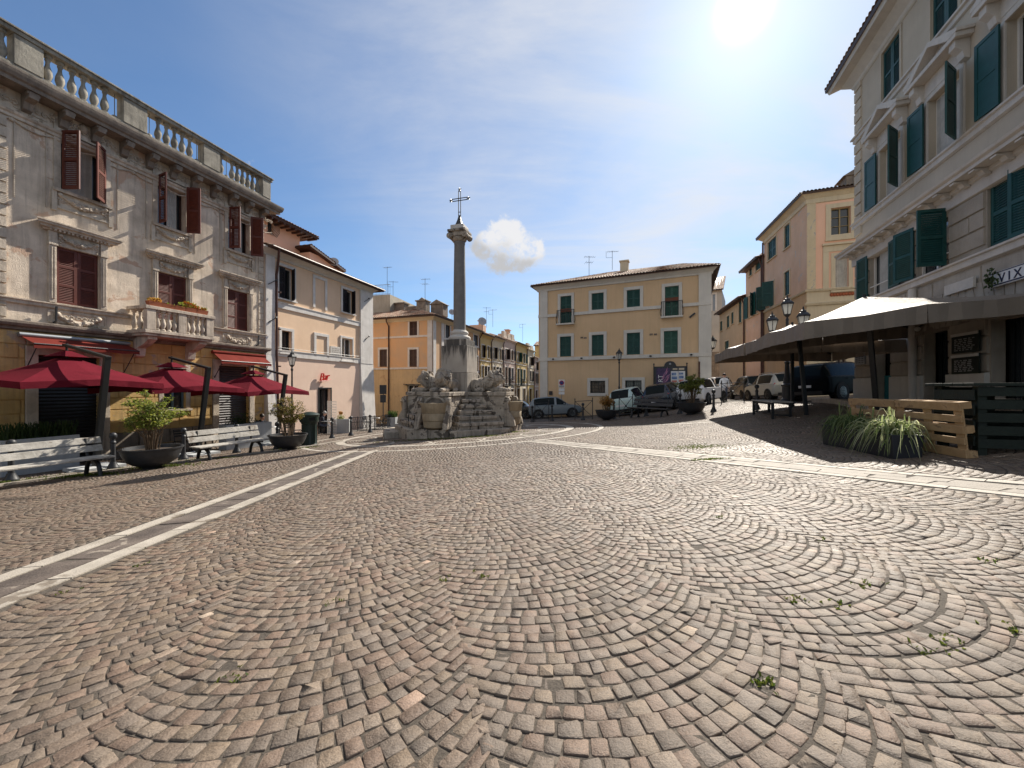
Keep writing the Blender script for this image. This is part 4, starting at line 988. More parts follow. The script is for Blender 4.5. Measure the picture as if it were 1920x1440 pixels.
zk = Bk.Z(560, 463); m = MB(); Bk.wall(m, 0, Bk.L, -1, zk, []); Bk.shell(m, 0, Bk.L, -1, zk, 3); m.build('wall', M['pinkwall'], Bk.e, fix=False)
roof(Bk, [((-.3,-.35,zk+.35), (Bk.L+.3,-.35,zk-.35), (Bk.L+.3,3,zk-.35), (-.3,3,zk+.35))])
# ------------------------------------------------------------------ orange corner building (front) and its flank with the street row
def fr(Y): return (-17.7+.33*Y, Y)
oc = (-6.8, 33.0); ud = Vector((3.1, -1.0)).normalized()
Bo = Bld('corner_apartment_house', 'orange plastered corner house with clay tile roof behind the fountain', (oc[0]-ud.x*8.2, oc[1]-ud.y*8.2), oc, -2.35)
zo = Bo.Z(690, 598, .5); zt1 = Bo.Z(690, 635); zt2 = Bo.Z(690, 692); Lo = Bo.L
window(Bo, Bo.rect(768, 782.5, 603, 630), .16, M['white_stone'], .0, M['brown_wood'], bottom=True, rails=1, slat=.08)
window(Bo, Bo.rect(768, 782, 655.5, 688), .18, M['white_stone'], .0, M['brown_wood'], rails=2, slat=.08)
window(Bo, Bo.rect(712, 726, 655.5, 688), .18, M['white_stone'], .0, M['brown_wood'], rails=2, slat=.08)
sd_ = Bo.rect(764, 784, 722, 800); sd_ = (sd_[0], sd_[1], -.3, sd_[3])
o = window(Bo, sd_, None, None, 0, frame=M['white_paint'], lite=(1, 2)); 
m = MB(); m.box(sd_[0]-.25, sd_[1]+.25, -.3, -.01, sd_[3]+.02, sd_[3]+.08); m.box(sd_[0], sd_[1], -.02, .1, .9, 1.15); build_split(m, 'shop_counter', M['iron'], o)
m = MB(); Bo.wall(m, 0, Lo, zt2, zo); m.k = 1; Bo.wall(m, 0, Lo, -1, zt2); m.build('wall', [M['orange'], M['orange_low']], Bo.e, fix=False)
m = MB(); s1_ = Bo.S(802); m.box(s1_, Lo-.02, -.07, -.002, -.5, zo-.36); m.build('corner_pilaster', M['white_stone'], Bo.e)
m = MB()
for z in (zt1, zt2): m.box(0, s1_-.01, -.06, -.002, z-.07, z+.09)
build_split(m, 'string_course', M['white_stone'], Bo.e)
m = MB(); moulding(m, 0, Lo, zo-.36, [(.02,0),(.07,.02),(.1,.1),(.26,.24),(.34,.3),(.34,.355)]); m.build('cove_cornice', M['cream'], Bo.e)
xg, xd = Bo.S(724, .5), Bo.S(730); downpipe(Bo, [(xg,-.5,zo-.02),(xg,-.48,zo-.3),(xd,-.1,zo-.7),(xd,-.1,-.3)], .06)
# flank of the corner house (its second facade)
def yrow(px): k = (px-HX)/F; return 17.7/(.33-k)
def put(o, B, p0, ang):
    """place a mesh built in its own facade frame under building B"""
    o.parent = B.e; bw_ = Matrix.Translation(B.e.location) @ Matrix.Rotation(B.e.rotation_euler.z, 4, 'Z')
    o.matrix_local = bw_.inverted() @ (Matrix.Translation((p0[0], p0[1], B.zb)) @ Matrix.Rotation(ang, 4, 'Z')); return o
class SubFacade(Bld):
    """second facade of a building already begun: parts are moved into the frame of the first"""
    def __init__(s, B, p0, p1):
        s.p0 = Vector((p0[0], p0[1], 0)); s.p1 = Vector((p1[0], p1[1], 0)); s.u = (s.p1-s.p0).normalized(); s.L = (s.p1-s.p0).length
        s.n = Vector((s.u.y, -s.u.x, 0)); s.zb = B.zb; s.holes = []; s.B = B; s.ang = math.atan2(s.u.y, s.u.x); s.e = thing('tmp', '', '')
    def done(s):
        for o in list(s.e.children): put(o, s.B, s.p0, s.ang)
        bpy.data.objects.remove(s.e)
y0f = yrow(899); Sf = SubFacade(Bo, oc, fr(y0f))
for x0, x1, t, b in ((835, 843.5, 606, 633), (835, 843.5, 658, 690), (888, 896, 627, 651), (888, 896, 668, 697)): window(Sf, Sf.rect(x0, x1, t, b), .17, M['white_stone'], 0, M['darkshut'], rails=1, slat=.09)
zo2 = zo
m = MB(); Sf.wall(m, 0, Sf.L, zt2, zo); m.k = 1; Sf.wall(m, 0, Sf.L, -1, zt2); m.k = 0; Sf.shell(m, 0, Sf.L, -1, zo, 8, ends='R'); m.build('wall', [M['orange'], M['orange_low']], Sf.e, fix=False)
m = MB(); m.box(.05, .5, -.07, -.002, -.5, zo-.36); m.box(1.5, 1.95, -.07, -.002, -.5, zo-.36); build_split(m, 'pilaster', M['white_stone'], Sf.e)
m = MB(); 
for z in (zt1, zt2): m.box(1.96, Sf.L, -.06, -.002, z-.07, z+.09)
build_split(m, 'string_course', M['white_stone'], Sf.e)
m = MB(); moulding(m, 0, Sf.L, zo-.36, [(.02,0),(.07,.02),(.1,.1),(.26,.24),(.34,.3),(.34,.355)]); m.build('cove_cornice', M['cream'], Sf.e)
downpipe(Sf, [(Sf.L-.1,-.5,zo),(Sf.L-.15,-.1,zo-.7),(Sf.L-.15,-.1,-.3)], .06)
roof(Sf, [((-.55,-.6,zo), (Sf.L+.1,-.6,zo), (Sf.L+.1,4,zo+1.5), (3.2,4,zo+1.5))], soffit=M['brown_wood'])
Sf.done()
rf = roof(Bo, [((-.1,-.6,zo), (Lo+.5,-.6,zo), (Lo-3.4,3.6,zo+1.5), (-.1,3.6,zo+1.5))])
# chimneys and clutter on the roof
m = MB(); m.box(Lo-6.6, Lo-5.2, 3.6, 4.4, zo+.8, zo+2.15); m.box(Lo-6.7, Lo-5.1, 3.5, 4.5, zo+2.16, zo+2.3); m.build('chimney', M['stone_dark'], Bo.e, bevel=.02)
m = MB(); m.box(Lo-3.2, Lo-2.2, 2.6, 3.4, zo+.6, zo+2.0); m.box(Lo-3.3, Lo-2.1, 2.5, 3.5, zo+2.01, zo+2.12); m.prism([(Lo-3.1,2.7,zo+2.125),(Lo-2.3,2.7,zo+2.125),(Lo-2.7,2.7,zo+2.4)], (0,.6,0)); m.build('chimney', M['base_dirty'], Bo.e, bevel=.02)
m = MB(); m.box(Lo-1.9, Lo-.6, 3.0, 4.0, zo+.6, zo+1.7); m.prism([(Lo-2.05,2.9,zo+1.705),(Lo-.45,2.9,zo+1.705),(Lo-1.25,2.9,zo+2.15)], (0,1.2,0)); m.box(Lo-4.8, Lo-3.6, 3.2, 4.2, zo+.9, zo+1.75); build_split(m, 'dormer', M['stone_dark'], Bo.e, bevel=.02)
# plastered house behind the orange roof with a railed terrace
Bt = Bld('terrace_house', 'stained grey plaster house with railed roof terrace behind the orange house', (-18.2, 39.0), (-11.9, 37.6), -2.3)
zT = Bt.Z(712, 553); m = MB(); Bt.wall(m, 0, Bt.L, -1, zT, []); Bt.shell(m, 0, Bt.L, -1, zT, 6)
m.build('wall', mat('stained grey terrace plaster', (.42,.37,.29), .95, .2, .6, .3, 30, c2=(.52,.46,.37), streak=(.2,.17,.13), streak_amt=.6), Bt.e, fix=False)
m = MB(); 
for k in range(40): x = .05+k*(Bt.L-.1)/39; m.tube([(x,.1,zT),(x,.1,zT+1.0)], .012, 4)
m.beam((0,.1,zT+1.0),(Bt.L,.1,zT+1.0),.04); m.beam((0,.1,zT+.1),(Bt.L,.1,zT+.1),.03); m.build('railing', M['metal_grey'], Bt.e)
# --- row of houses along the street, all with shuttered windows
row = [  # px range, eaves y at the left end, wall, shutters, ground colour, label
 (899.5, 921, 622.5, 'lemon', 'darkshut', 'cream', 'narrow yellow row house with open black balcony doors beside the orange corner house', 2),
 (921.3, 943, 628, 'cream', 'darkshut', 'white_stone', 'cream row house with grey shutters, between the yellow and the rose fronts', 2),
 (943.3, 966, 631, 'rosewall', 'darkshut', 'cream', 'dusty rose row house with arched doorway and tall parapet, third from the orange corner', 2),
 (966.3, 988, 640, 'lemon', 'green', 'cream', 'soft yellow row house with dark green balcony door near the far end of the row', 2),
 (988.3, 1001, 652, 'cream', 'darkshut', 'lemon', 'small cream row house with wavy parapet just left of the golden house', 1),
 (1001.2, 1011, 667, 'rosewall', 'darkshut', 'rosewall', 'farthest low house closing the street row beside the golden house', 1)]
for i, (xa, xb, ye, wm, sm, gm_, lab, nw) in enumerate(row):
    ya, yb = yrow(xa), yrow(xb); p0, p1 = fr(ya), fr(yb); B = Bld('row_house', lab, p0, p1, zgf(*p0)-.2, 'houses along the street row'); Lw = B.L
    zE = B.Z(xa, ye, .4); zA = .36*zE; zB = .67*zE; nm = 0
    for f, (z0, z1) in enumerate(((zA+.5, zA+2.2), (zB+.35, zB+1.75))):
        for k in range(nw):
            c = Lw*(k+.5)/nw; w2 = min(.55, Lw/nw*.2); dd = .75 if (f == 0 and k == 0 and i in (0, 3, 2)) else 0
            st_ = ('o', 'c', 'h')[(i*3+f*2+k) % 3]
            wn = window(B, (c-w2, c+w2, z0-dd, z1), .12, M['white_stone'], .06, M[sm] if st_ != 'o' else None, (M[sm], 150, 165) if st_ == 'o' else None, half=(0, 75) if st_ == 'h' else None, rails=1, slat=.1, frame=M['white_paint'])
            if dd:
                mb_ = MB(); zb_ = z0-dd; a, b = c-w2-.35, c+w2+.35; mb_.box(a, b, -.75, -.01, zb_-.14, zb_-.02)
                for q in range(int((b-a)/.12)+1): mb_.tube([(a+q*.12,-.72,zb_-.02),(a+q*.12,-.72,zb_+.95)], .013, 4)
                mb_.beam((a,-.72,zb_+.95),(b,-.72,zb_+.95),.04); mb_.beam((a,-.7,zb_+.95),(a,-.02,zb_+.95),.035); mb_.beam((b,-.7,zb_+.95),(b,-.02,zb_+.95),.035); mb_.build('balcony', M['iron'], B.e)
    for k in range(nw):
        c = Lw*(k+.5)/nw; w2 = min(.75, Lw/nw*.26); r = (c-w2, c+w2, -.4, zA-.7); wn = window(B, r, .14, M['white_stone'], 0, frame=M['brown_wood'], name='doorway', lite=(1, 2))
        if i in (2, 1):
            m = MB(); n = 10
            m.prism([(c+w2*math.cos(math.pi*q/n), -.03, zA-.72+w2*.8*math.sin(math.pi*q/n)) for q in range(n+1)], (0,.025,0)); m.build('fanlight', M['interior'], wn)
    m = MB(); B.wall(m, 0, Lw, zA, zE); m.k = 1; B.wall(m, 0, Lw, -1, zA); m.k = 0; B.shell(m, 0, Lw, -1, zE, 8); m.build('wall', [M[wm], M[gm_]], B.e, fix=False)
    m = MB(); m.box(0, Lw, -.06, -.002, zA-.08, zA+.08); m.box(0, Lw, -.05, -.002, zB-.06, zB+.06); build_split(m, 'string_course', M['white_stone'], B.e)
    m = MB(); moulding(m, 0, Lw, zE-.3, [(.02,0),(.08,.03),(.12,.12),(.3,.22),(.3,.3)]); m.build('cornice', M[wm], B.e)
    if i in (0, 1, 3): roof(B, [((0,-.5,zE), (Lw,-.5,zE), (Lw,4,zE+1.5), (0,4,zE+1.5))], pitch=.3)
    if i in (2, 4):
        m = MB(); n = 3 if i == 2 else 2
        for k in range(n): a = Lw*(k+.15)/n; m.box(a, a+Lw/n*.6, .0, .35, zE+.0, zE+(.75 if k % 2 else .95))
        m.box(0, Lw, .05, .3, zE, zE+.45); m.build('parapet', M['stone_old'], B.e)
    if i in (1, 3):
        m = MB(); m.box(Lw*.3, Lw*.42, 1.6, 2.2, zE+.3, zE+2.1); m.box(Lw*.26, Lw*.46, 1.5, 2.3, zE+2.105, zE+2.2); m.box(Lw*.6, Lw*.9, 2.2, 4, zE+.6, zE+1.9); build_split(m, 'chimney', M['peel'], B.e)
    downpipe(B, [(Lw-.12,-.3,zE-.2),(Lw-.12,-.1,zE-.6),(Lw-.12,-.1,-.3)], .06)
# dark passage wall closing the view at the very end of the street
Be = Bld('street_end_house', 'pale yellow house seen end on where the street row stops', (4.2, 71), (12, 69.5), -2.0); zz = Be.Z(1008, 648)
m = MB(); 
window(Be, Be.rect(1003.5, 1006, 690, 708), .15, M['white_stone'], 0, M['darkshut'], slat=.12)
Be.wall(m, 0, Be.L, -1, zz); Be.shell(m, 0, Be.L, -1, zz, 6); m.build('wall', M['lemon'], Be.e, fix=False)
roof(Be, [((-.2,-.5,zz), (Be.L,-.5,zz), (Be.L,4,zz+1.2), (-.2,4,zz+1.2))], pitch=.3)

# ------------------------------------------------------------------ golden house at the head of the square
yu = Vector((.914, -.406)); By = Bld('golden_house', 'golden yellow three storey house with grey stone trim, dark green shutters and hipped tile roof', (2.04, 29.5), (12.77, 24.74), -2.45)
Ly = By.L; zy = By.Z(1008, 536, .3); y1 = By.Z(1009, 594); y2 = By.Z(1009, 674)
def yr(a, b, t, bt): return By.rect(960+a/4.115, 960+b/4.115, 440+t/4.115, 440+bt/4.115)
GR = M['green']; TG = M['trim_grey']
M['ltgreen'] = mat('sun bleached green shutter', (.025,.085,.06), .5, .25, 5, .1, 60)
zq = dict(a=yr(374, 459, 478, 690), d=yr(1180, 1287, 403, 635))
for key, r in zq.items():
    wn = window(By, r, .2, TG, 0, M['ltgreen'] if key == 'd' else GR, rails=2, slat=.07, proud=.05)
    m = MB(); a, b, z = r[0]-.22, r[1]+.22, r[2]
    m.box(a-.03, b+.03, -.36, -.06, z-.1, z-.0); 
    n = 9
    def belly(x, y): return [(x, y-.02, z), (x, y-.14, z+.16), (x, y-.15, z+.34), (x, y-.03, z+.62), (x, y+.02, z+.95), (x, y-.02, z+1.0)]
    bb = m.build('balcony', TG, wn); m = MB()
    for k in range(n+1): m.tube(belly(a+(b-a)*k/n, -.24), .013, 4)
    for k in range(1, 3):
        for x, sg in ((a, -1), (b, 1)): m.tube([(x+sg*(p[1]+.24+.02)*-.6, -.24+k*.075, p[2]) for p in belly(0, -.24)], .013, 4)
    m.tube([(a,-.06,z+.98),(a,-.24,z+.98),(b,-.24,z+.98),(b,-.06,z+.98)], .02, 5); m.build('railing', M['iron'], bb)
for i, q in enumerate(((615, 708, 455, 583), (886, 988, 430, 562))): window(By, yr(*q), .21, TG, 0, GR, rails=1, slat=.07, bottom=True, proud=.05)
for i, q in enumerate(((371, 457, 788, 942), (616, 708, 775, 935), (886, 988, 760, 927), (1172, 1279, 745, 918))): window(By, yr(*q), .21, TG, 0, M['ltgreen'] if i == 3 else GR, rails=2, slat=.07, bottom=False, proud=.05)
for i, q in enumerate(((604, 720, 1128, 1222), (874, 1000, 1125, 1222))):
    r = yr(*q); wn = window(By, r, .21, TG, 0, frame=M['black'], bottom=True, proud=.05); m = MB()
    for k in range(8): x = r[0]+(r[1]-r[0])*(k+.5)/8; m.tube([(x,.03,r[2]),(x,.03,r[3])], .014, 5)
    for k in range(4): z = r[2]+(r[3]-r[2])*(k+.5)/4; m.tube([(r[0],.05,z),(r[1],.05,z)], .012, 5)
    m.build('grille', M['iron'], wn)
m = MB(); By.wall(m, 0, Ly, .75, zy); m.k = 1; By.wall(m, 0, Ly, -.8, .75); m.k = 0; By.shell(m, 0, Ly, -.8, zy, 9); m.build('wall', [M['yellow'], mat('bare cream render base', (.6,.45,.27), .9, .1, 1, .3, 30, streak=(.4,.3,.2))], By.e, fix=False)
m = MB(); pl_, pr_ = By.S(1027), By.S(1310)
m.box(By.S(1013), pl_, -.08, -.002, -.6, zy-.4); m.build('corner_pilaster', TG, By.e, bevel=.006); m = MB(); m.box(pr_, Ly+.02, -.08, .3, -.6, zy-.4); m.build('corner_pilaster', TG, By.e, bevel=.006)
hsy = [(r[0]-.215, r[1]+.215, r[2]+.2, r[3]+.3) for r in By.holes]
def belt(z0, z1, pr2):
    m = MB(); iv = [(0, Ly+.03)]
    for h in hsy:
        if h[2] < z1 and h[3] > z0: iv = [s_ for a, b in iv for s_ in ((a, min(b, h[0])), (max(a, h[1]), b)) if s_[1]-s_[0] > .02]
    for a, b in iv: m.box(a, b, -pr2, -.003, z0, z1)
    build_split(m, 'string_course', TG, By.e, bevel=.006)
belt(y1-.11, y1+.1, .11); belt(y2-.14, y2+.1, .12)
m = MB(); moulding(m, -.02, Ly+.02, zy-.42, [(.02,0),(.09,.02),(.1,.12),(.2,.22),(.32,.34),(.36,.36),(.36,.42)]); m.build('cove_cornice', TG, By.e)
ov = .5; hz = 1.75
roof(By, [((-ov,-ov,zy), (Ly+ov,-ov,zy), (Ly+ov-2.2,4.5,zy+hz), (4.6,4.5,zy+hz)), ((Ly+ov,-ov,zy),(Ly+ov,9.5,zy),(Ly-1.7,4.5,zy+hz),(Ly-1.7,4.5,zy+hz)), ((-ov,9.5,zy),(-ov,-ov,zy),(4.6,4.5,zy+hz),(4.6,4.5,zy+hz))], thick=.08)
cx = By.S(1170, -3); cz = zy+1.15
m = MB(); m.box(cx-.3, cx+.3, 3.0, 3.5, zy+.7, zy+2.05); m.box(cx-.36, cx+.36, 2.94, 3.56, zy+2.055, zy+2.16); m.build('chimney', M['cream'], By.e, bevel=.01)
m = MB()
for k in range(5): x = By.S((1038, 1091, 1152, 1220, 1296)[k]); m.lathe([(.06,-.05),(.09,0),(.06,.05)], 8, (x, -.14, y2-.02))
build_split(m, 'floodlight', M['iron'], By.e)
m = MB()
for x, y in ((1091, 633), (1097.5, 633.5), (1221, 627), (1229, 627)): a, z = By.px(x, y); m.box(a-.1, a+.1, -.02, -.001, z-.06, z+.06)
build_split(m, 'air_vent', M['stone_dark'], By.e, .01)
a, z = By.px(1298, 591.5); m = MB(); m.beam((a-.16,-.03,z-.13),(a+.16,-.03,z+.13),.1,.16,(0,1,0)); m.build('alarm_box', M['iron'], By.e)
a, z = By.px(1033, 737); m = MB(); m.box(a-.13, a+.13, -.06, -.002, z-.15, z+.15); m.build('letter_box', M['iron'], By.e)
downpipe(By, [(By.S(1311),-.1,By.Z(1311,678)),(By.S(1311),-.1,0)], .05)
for key, r in zq.items():     # faded orange banner tied on the two upper balconies
    m = MB(); c = (r[0]+r[1])/2; z = r[2]+(.98 if key == 'a' else 1.12); w2 = .42
    m.quad((c-w2,-.03,z-.12),(c+w2,-.03,z-.12),(c+w2,-.03,z+.14),(c-w2,-.03,z+.14)); m.build('banner', mat('faded red cloth banner '+key, (.3,.07,.03), .8, .5, 5, .1, 40, c2=(.08,.06,.04)), By.e, fix=False)
# ------------------------------------------------------------------ peeling peach house up the side street (two facades)
pc = (19.1, 25.0); rd_ = Vector((.94, -.34))
Pf = Bld('peach_house', 'peeling peach and cream house with canted corner and deep cornice up the side street', pc, (pc[0]+rd_.x*7, pc[1]+rd_.y*7), -.9)
zp = Pf.Z(1506, 362, .35)
r = Pf.rect(1558, 1595, 391, 441); wn = window(Pf, r, .28, M['cream'], .1, None, None, frame=mat('ochre window frame', (.33,.25,.12), .6, .1), lite=(2, 2), bottom=True)
r2 = Pf.rect(1566, 1591, 481, 545); window(Pf, r2, .22, M['cream'], .12, frame=M['trim_grey'], lite=(4, 2), curtain=True)
zm = Pf.Z(1506, 457) if False else Pf.Z(1545, 462); zn = Pf.Z(1506, 546); zn2 = Pf.Z(1506, 572)
dr = Pf.rect(1566, 1586, 655, 760); dr = (dr[0], dr[1], -.4, dr[3]); window(Pf, dr, .15, M['cream'], 0, frame=M['brown_wood'], name='doorway')
m = MB(); Pf.wall(m, 0, Pf.L, zn, zp); m.k = 1; Pf.wall(m, 0, Pf.L, -.6, zn); m.k = 0; m.build('wall', [M['pinkwall'], M['cream']], Pf.e, fix=False)
m = MB(); sc0, sc1 = .0, Pf.S(1529); m.box(.01, sc1, -.05, -.002, zn+.1, zp-.6); m.build('corner_strip', mat('flaking cream plaster', (.6,.5,.34), .95, .1, 1, .4, 30, patch=(.4,.37,.34), patch_thr=.58, patch_scale=2), Pf.e)
prof = [(.02,0),(.08,.03),(.08,.3),(.2,.4),(.3,.5),(.45,.56),(.45,.64)]
m = MB(); moulding(m, 0, Pf.L, zp-.64, prof); m.build('cornice', M['cream'], Pf.e)
m = MB(); moulding(m, 0, Pf.L, zn-.1, [(0,0),(.1,.03),(.14,.14),(0,.2)]); moulding(m, 0, Pf.L, zn2-.1, [(0,0),(.1,.03),(.16,.16),(0,.24)]); m.box(r2[0]-.7, r2[1]+.7, -.18, -.003, zm, zm+.12); m.box(r2[0]-.65, r2[0]-.35, -.06, -.003, r2[2], zm-.4); m.box(r2[0]-.65, r2[1]+.65, -.06, -.003, zm-.39, zm-.01); build_split(m, 'string_course', M['cream'], Pf.e, .02)
m = MB()
for k in range(8): x = r2[0]-.2+k*(r2[1]-r2[0]+.4)/7; m.ball((x,-.03,r2[2]-.25), (.1,.06,.12), 6, 5)
m.build('tile_pattern', M['terracotta'], Pf.e)
ul = Vector((.26, 1.0)).normalized()
def lf(px): k = (px-HX)/F; Y = 12.6/(k-.26); return (12.6+.26*Y, Y)
pe = lf(1432.5); S2 = SubFacade(Pf, pe, pc)
TE = M['teal']
for q in ((1440, 1456, 456, 491), (1471, 1481.5, 426, 469)): window(S2, S2.rect(*q), .1, M['cream'], .06, TE, None, rails=1, slat=.09)
window(S2, S2.rect(1438, 1452, 535, 580), .1, M['cream'], .06, None, (TE, 140, 60), rails=1, slat=.09); window(S2, S2.rect(1471, 1481, 512, 557), .1, M['cream'], .06, TE, rails=1, slat=.09)
zp2 = zp; zn_ = S2.Z(1504, 548)
m = MB(); S2.wall(m, 0, S2.L, zn, zp); m.k = 1; S2.wall(m, 0, S2.L, 1.6, zn); m.k = 2; S2.wall(m, 0, S2.L, -1.2, 1.6); m.k = 0; S2.shell(m, 0, S2.L, -1.2, zp, 8, ends='L'); m.build('wall', [M['peel'], mat('warm orange lower plaster', (.58,.4,.23), .9, .1, .8, .3, 30, streak=(.42,.27,.15)), M['plaster_old']], S2.e, fix=False)
m = MB(); moulding(m, 0, S2.L, zp-.64, prof); m.build('cornice', M['cream'], S2.e)
m = MB(); moulding(m, 0, S2.L, zn-.1, [(0,0),(.1,.03),(.14,.14),(0,.2)]); m.build('string_course', M['cream'], S2.e)
downpipe(S2, [(.1,-.12,zp-.5),(.1,-.12,0)], .07)
roof(S2, [((-.4,-.5,zp), (S2.L+.4,-.5,zp), (S2.L-2,4,zp+1.2), (-.4,4,zp+1.2))])
S2.done()
roof(Pf, [((-.4,-.5,zp), (Pf.L+.4,-.5,zp), (Pf.L+.4,4,zp+1.2), (2,4,zp+1.2))])
m = MB(); a = Pf.S(1590, -2); m.box(a-.4, a+1.4, 1.2, 2.4, zp, zp+1.35); m.prism([(a-.6,1.1,zp+1.36),(a+1.6,1.1,zp+1.36),(a+.5,1.1,zp+2.0)], (0,1.4,0)); m.build('roof_dormer', M['stone_dark'], Pf.e)
# the lower neighbours, farther up
def uphill(name, lab, xa, xb, ye, wall, sh_m, wins, zb, soff=.6):
    p0, p1 = lf(xa), lf(xb); B = Bld(name, lab, p0, p1, zb); zE = B.Z(xb, ye, .3)
    for q in wins:
        kind = q[4] if len(q) > 4 else 'c'
        window(B, B.rect(*q[:4]), .1, M['cream'], .05, sh_m if kind == 'c' else None, (sh_m, 170, 150) if kind == 'o' else None, rails=1, slat=.12, frame=M['white_paint'])
    m = MB(); B.wall(m, 0, B.L, -1.5, zE); B.shell(m, 0, B.L, -1.5, zE, 7); m.build('wall', wall, B.e, fix=False)
    m = MB(); moulding(m, 0, B.L, zE-.16, [(.02,0),(.1,.06),(.3,.12),(.3,.16)]); m.build('cornice', M['brown_wood'], B.e)
    roof(B, [((-.1,-soff,zE), (B.L+.02,-soff,zE), (B.L+.02,4,zE+1.3), (-.1,4,zE+1.3))], pitch=.3)
    downpipe(B, [(B.L-.2,-.3,zE-.1),(B.L-.2,-.1,zE-.7),(B.L-.2,-.1,-.5)], .07); return B
uphill('stucco_house', 'peach house with open green shutters and dark eaves beside the peeling house', 1398.5, 1432, 474, M['peel'], TE, [(1417, 1429.5, 487, 511), (1405, 1410.5, 502, 520), (1404, 1413, 556, 597, 'o'), (1419, 1428, 546, 589, 'o')], -.2)
uphill('low_orange_house', 'low orange house with small green shutters at the top of the side street', 1349, 1398, 551, mat('faded orange plaster', (.55,.4,.25), .9, .08, .8, .2, 40, streak=(.38,.27,.17), streak_amt=.35), M['green'], [(1385, 1391, 567, 607), (1371, 1376, 587, 609), (1362.5, 1368, 594, 616), (1359, 1367, 641, 663), (1350, 1355, 604, 622)], .4)
Bg = Bld('grey_house', 'plain grey plastered house closing the side street above the orange one', (17.0, 57.0), (27.5, 50.5), .3)
zg_ = Bg.Z(1337, 545); m = MB()
window(Bg, Bg.rect(1336, 1341, 552, 583), .2, M['white_stone'], 0, M['metal_grey'], slat=.15)
Bg.wall(m, 0, Bg.L, -3, zg_); Bg.shell(m, 0, Bg.L, -3, zg_, 8); m.build('wall', M['greywall'], Bg.e, fix=False)
m = MB(); m.box(0, Bg.L, -.12, -.002, -3, Bg.Z(1337, 660)); m.build('dark_base', M['stone_dark'], Bg.e)
roof(Bg, [((-.5,-.5,zg_), (Bg.L+.2,-.5,zg_), (Bg.L+.2,5,zg_+3.0), (-.5,5,zg_+1.2))], pitch=.3)

# ------------------------------------------------------------------ big palazzo on the right
q0 = (.891*15.0, 15.0); qd = Vector((-.36, -1)).normalized()
P = Bld('palazzo', 'tall warm grey palazzo with teal shutters, pedimented windows and rusticated travertine base', q0, (q0[0]+qd.x*13.5, q0[1]+qd.y*13.5), .62)
LP = P.L; PW = M['palazzo']; TR = M['trav']
# levels are read along the corner edge x=1604
zbelt = P.Z(1640, 447); zsl = P.Z(1640, 556); zstr = P.Z(1606, 263); zev = P.Z(1612, 132)
zM0, zM1 = P.Z(1624, 404), P.Z(1624, 312); zT0, zT1 = P.Z(1640, 214), P.Z(1640, 122); zF0, zF1 = zsl+.02, P.Z(1607, 493)
Ms = [(P.S(1652), P.S(1690)), (P.S(1742), P.S(1803)), (P.S(1893), P.S(1988))]
# keep the bays regular beyond the edge of the frame
bay = Ms[2][0]-Ms[1][0]; Ms += [(Ms[2][0]+bay, Ms[2][1]+bay)]
ang = [(176, 136), (176, 136), (176, 136), (178, 165)]
for i, (a, b) in enumerate(Ms):
    c = (a+b)/2; w2 = .62
    wn = window(P, (c-w2, c+w2, zM0, zM1), .14, TR, 0, None, (TE, ang[i][0], ang[i][1], .62), proud=.05, frame=M['white_paint'], curtain=True if i != 2 else False, rails=1, slat=.07, solid=True)
    m = MB(); z = zM1+.14
    m.box(c-w2-.14, c+w2+.14, -.06, -.002, z+.001, z+.42)
    for x in (c-w2-.3, c+w2+.08): m.prism([(x,-.002,z-.1),(x,-.12,z-.05),(x,-.16,z+.12),(x,-.3,z+.24),(x,-.3,z+.42),(x,-.002,z+.42)], (.22,0,0))
    a2, b2 = c-w2-.42, c+w2+.42; m.box(a2, b2, -.36, -.002, z+.421, z+.54)
    ap = z+1.12
    m.prism([(a2-.04,-.002,z+.541),(a2-.04,-.002,z+.62),(c,-.002,ap+.02),(c,-.002,ap-.12),(a2+.28,-.002,z+.541)], (0,-.36,0)); m.prism([(b2+.04,-.003,z+.541),(b2-.28,-.003,z+.541),(c,-.003,ap-.12),(c,-.003,ap+.02),(b2+.04,-.003,z+.62)], (0,-.36,0))
    m.prism([(a2+.28,-.002,z+.541),(b2-.28,-.002,z+.541),(c,-.002,ap-.12)], (0,-.1,0)); m.build('pediment', TR, wn, bevel=.008)
for i, (a, b) in enumerate(Ms):
    c = (a+b)/2; w2 = .52; window(P, (c-w2, c+w2, zT0, zT1), .1, PW, 0, TE, rails=1, slat=.07, proud=.03)
Fw = [((P.S(1632), P.S(1671)), (176, 178)), ((P.S(1719), P.S(1781)), (163, 96)), ((P.S(1852), P.S(1950)), (0, 12)), ((P.S(1852)+bay*1.0, P.S(1852)+bay+1.3), (0, 0))]
Fr = []
for i, ((a, b), an) in enumerate(Fw):
    c = (a+b)/2; w2 = .66; r = (c-w2, c+w2, zF0, zF1); Fr.append(r)
    if i >= 2: window(P, r, None, TR, 0, TE, half=an if i == 2 else (0, 0), rails=1, slat=.055, rev=.2)
    else:
        wn = window(P, r, None, TR, 0, None, None, frame=M['white_paint'], rev=.2, curtain=(.3, .8) if i == 0 else False)
        for sg, x, an_ in ((1, r[0]-.01, an[0]), (-1, r[1]+.01, an[1])): shutter(wn, TE, x, -.06, r[2]+.01, .64, r[3]-r[2]-.02, sg, an_, 1, .055)
        m = MB(); m.tube([(r[0]+.02,-.01,r[2]+.35),(r[1]-.02,-.01,r[2]+.35)], .018, 6); m.build('safety_bar', M['white_paint'], wn)
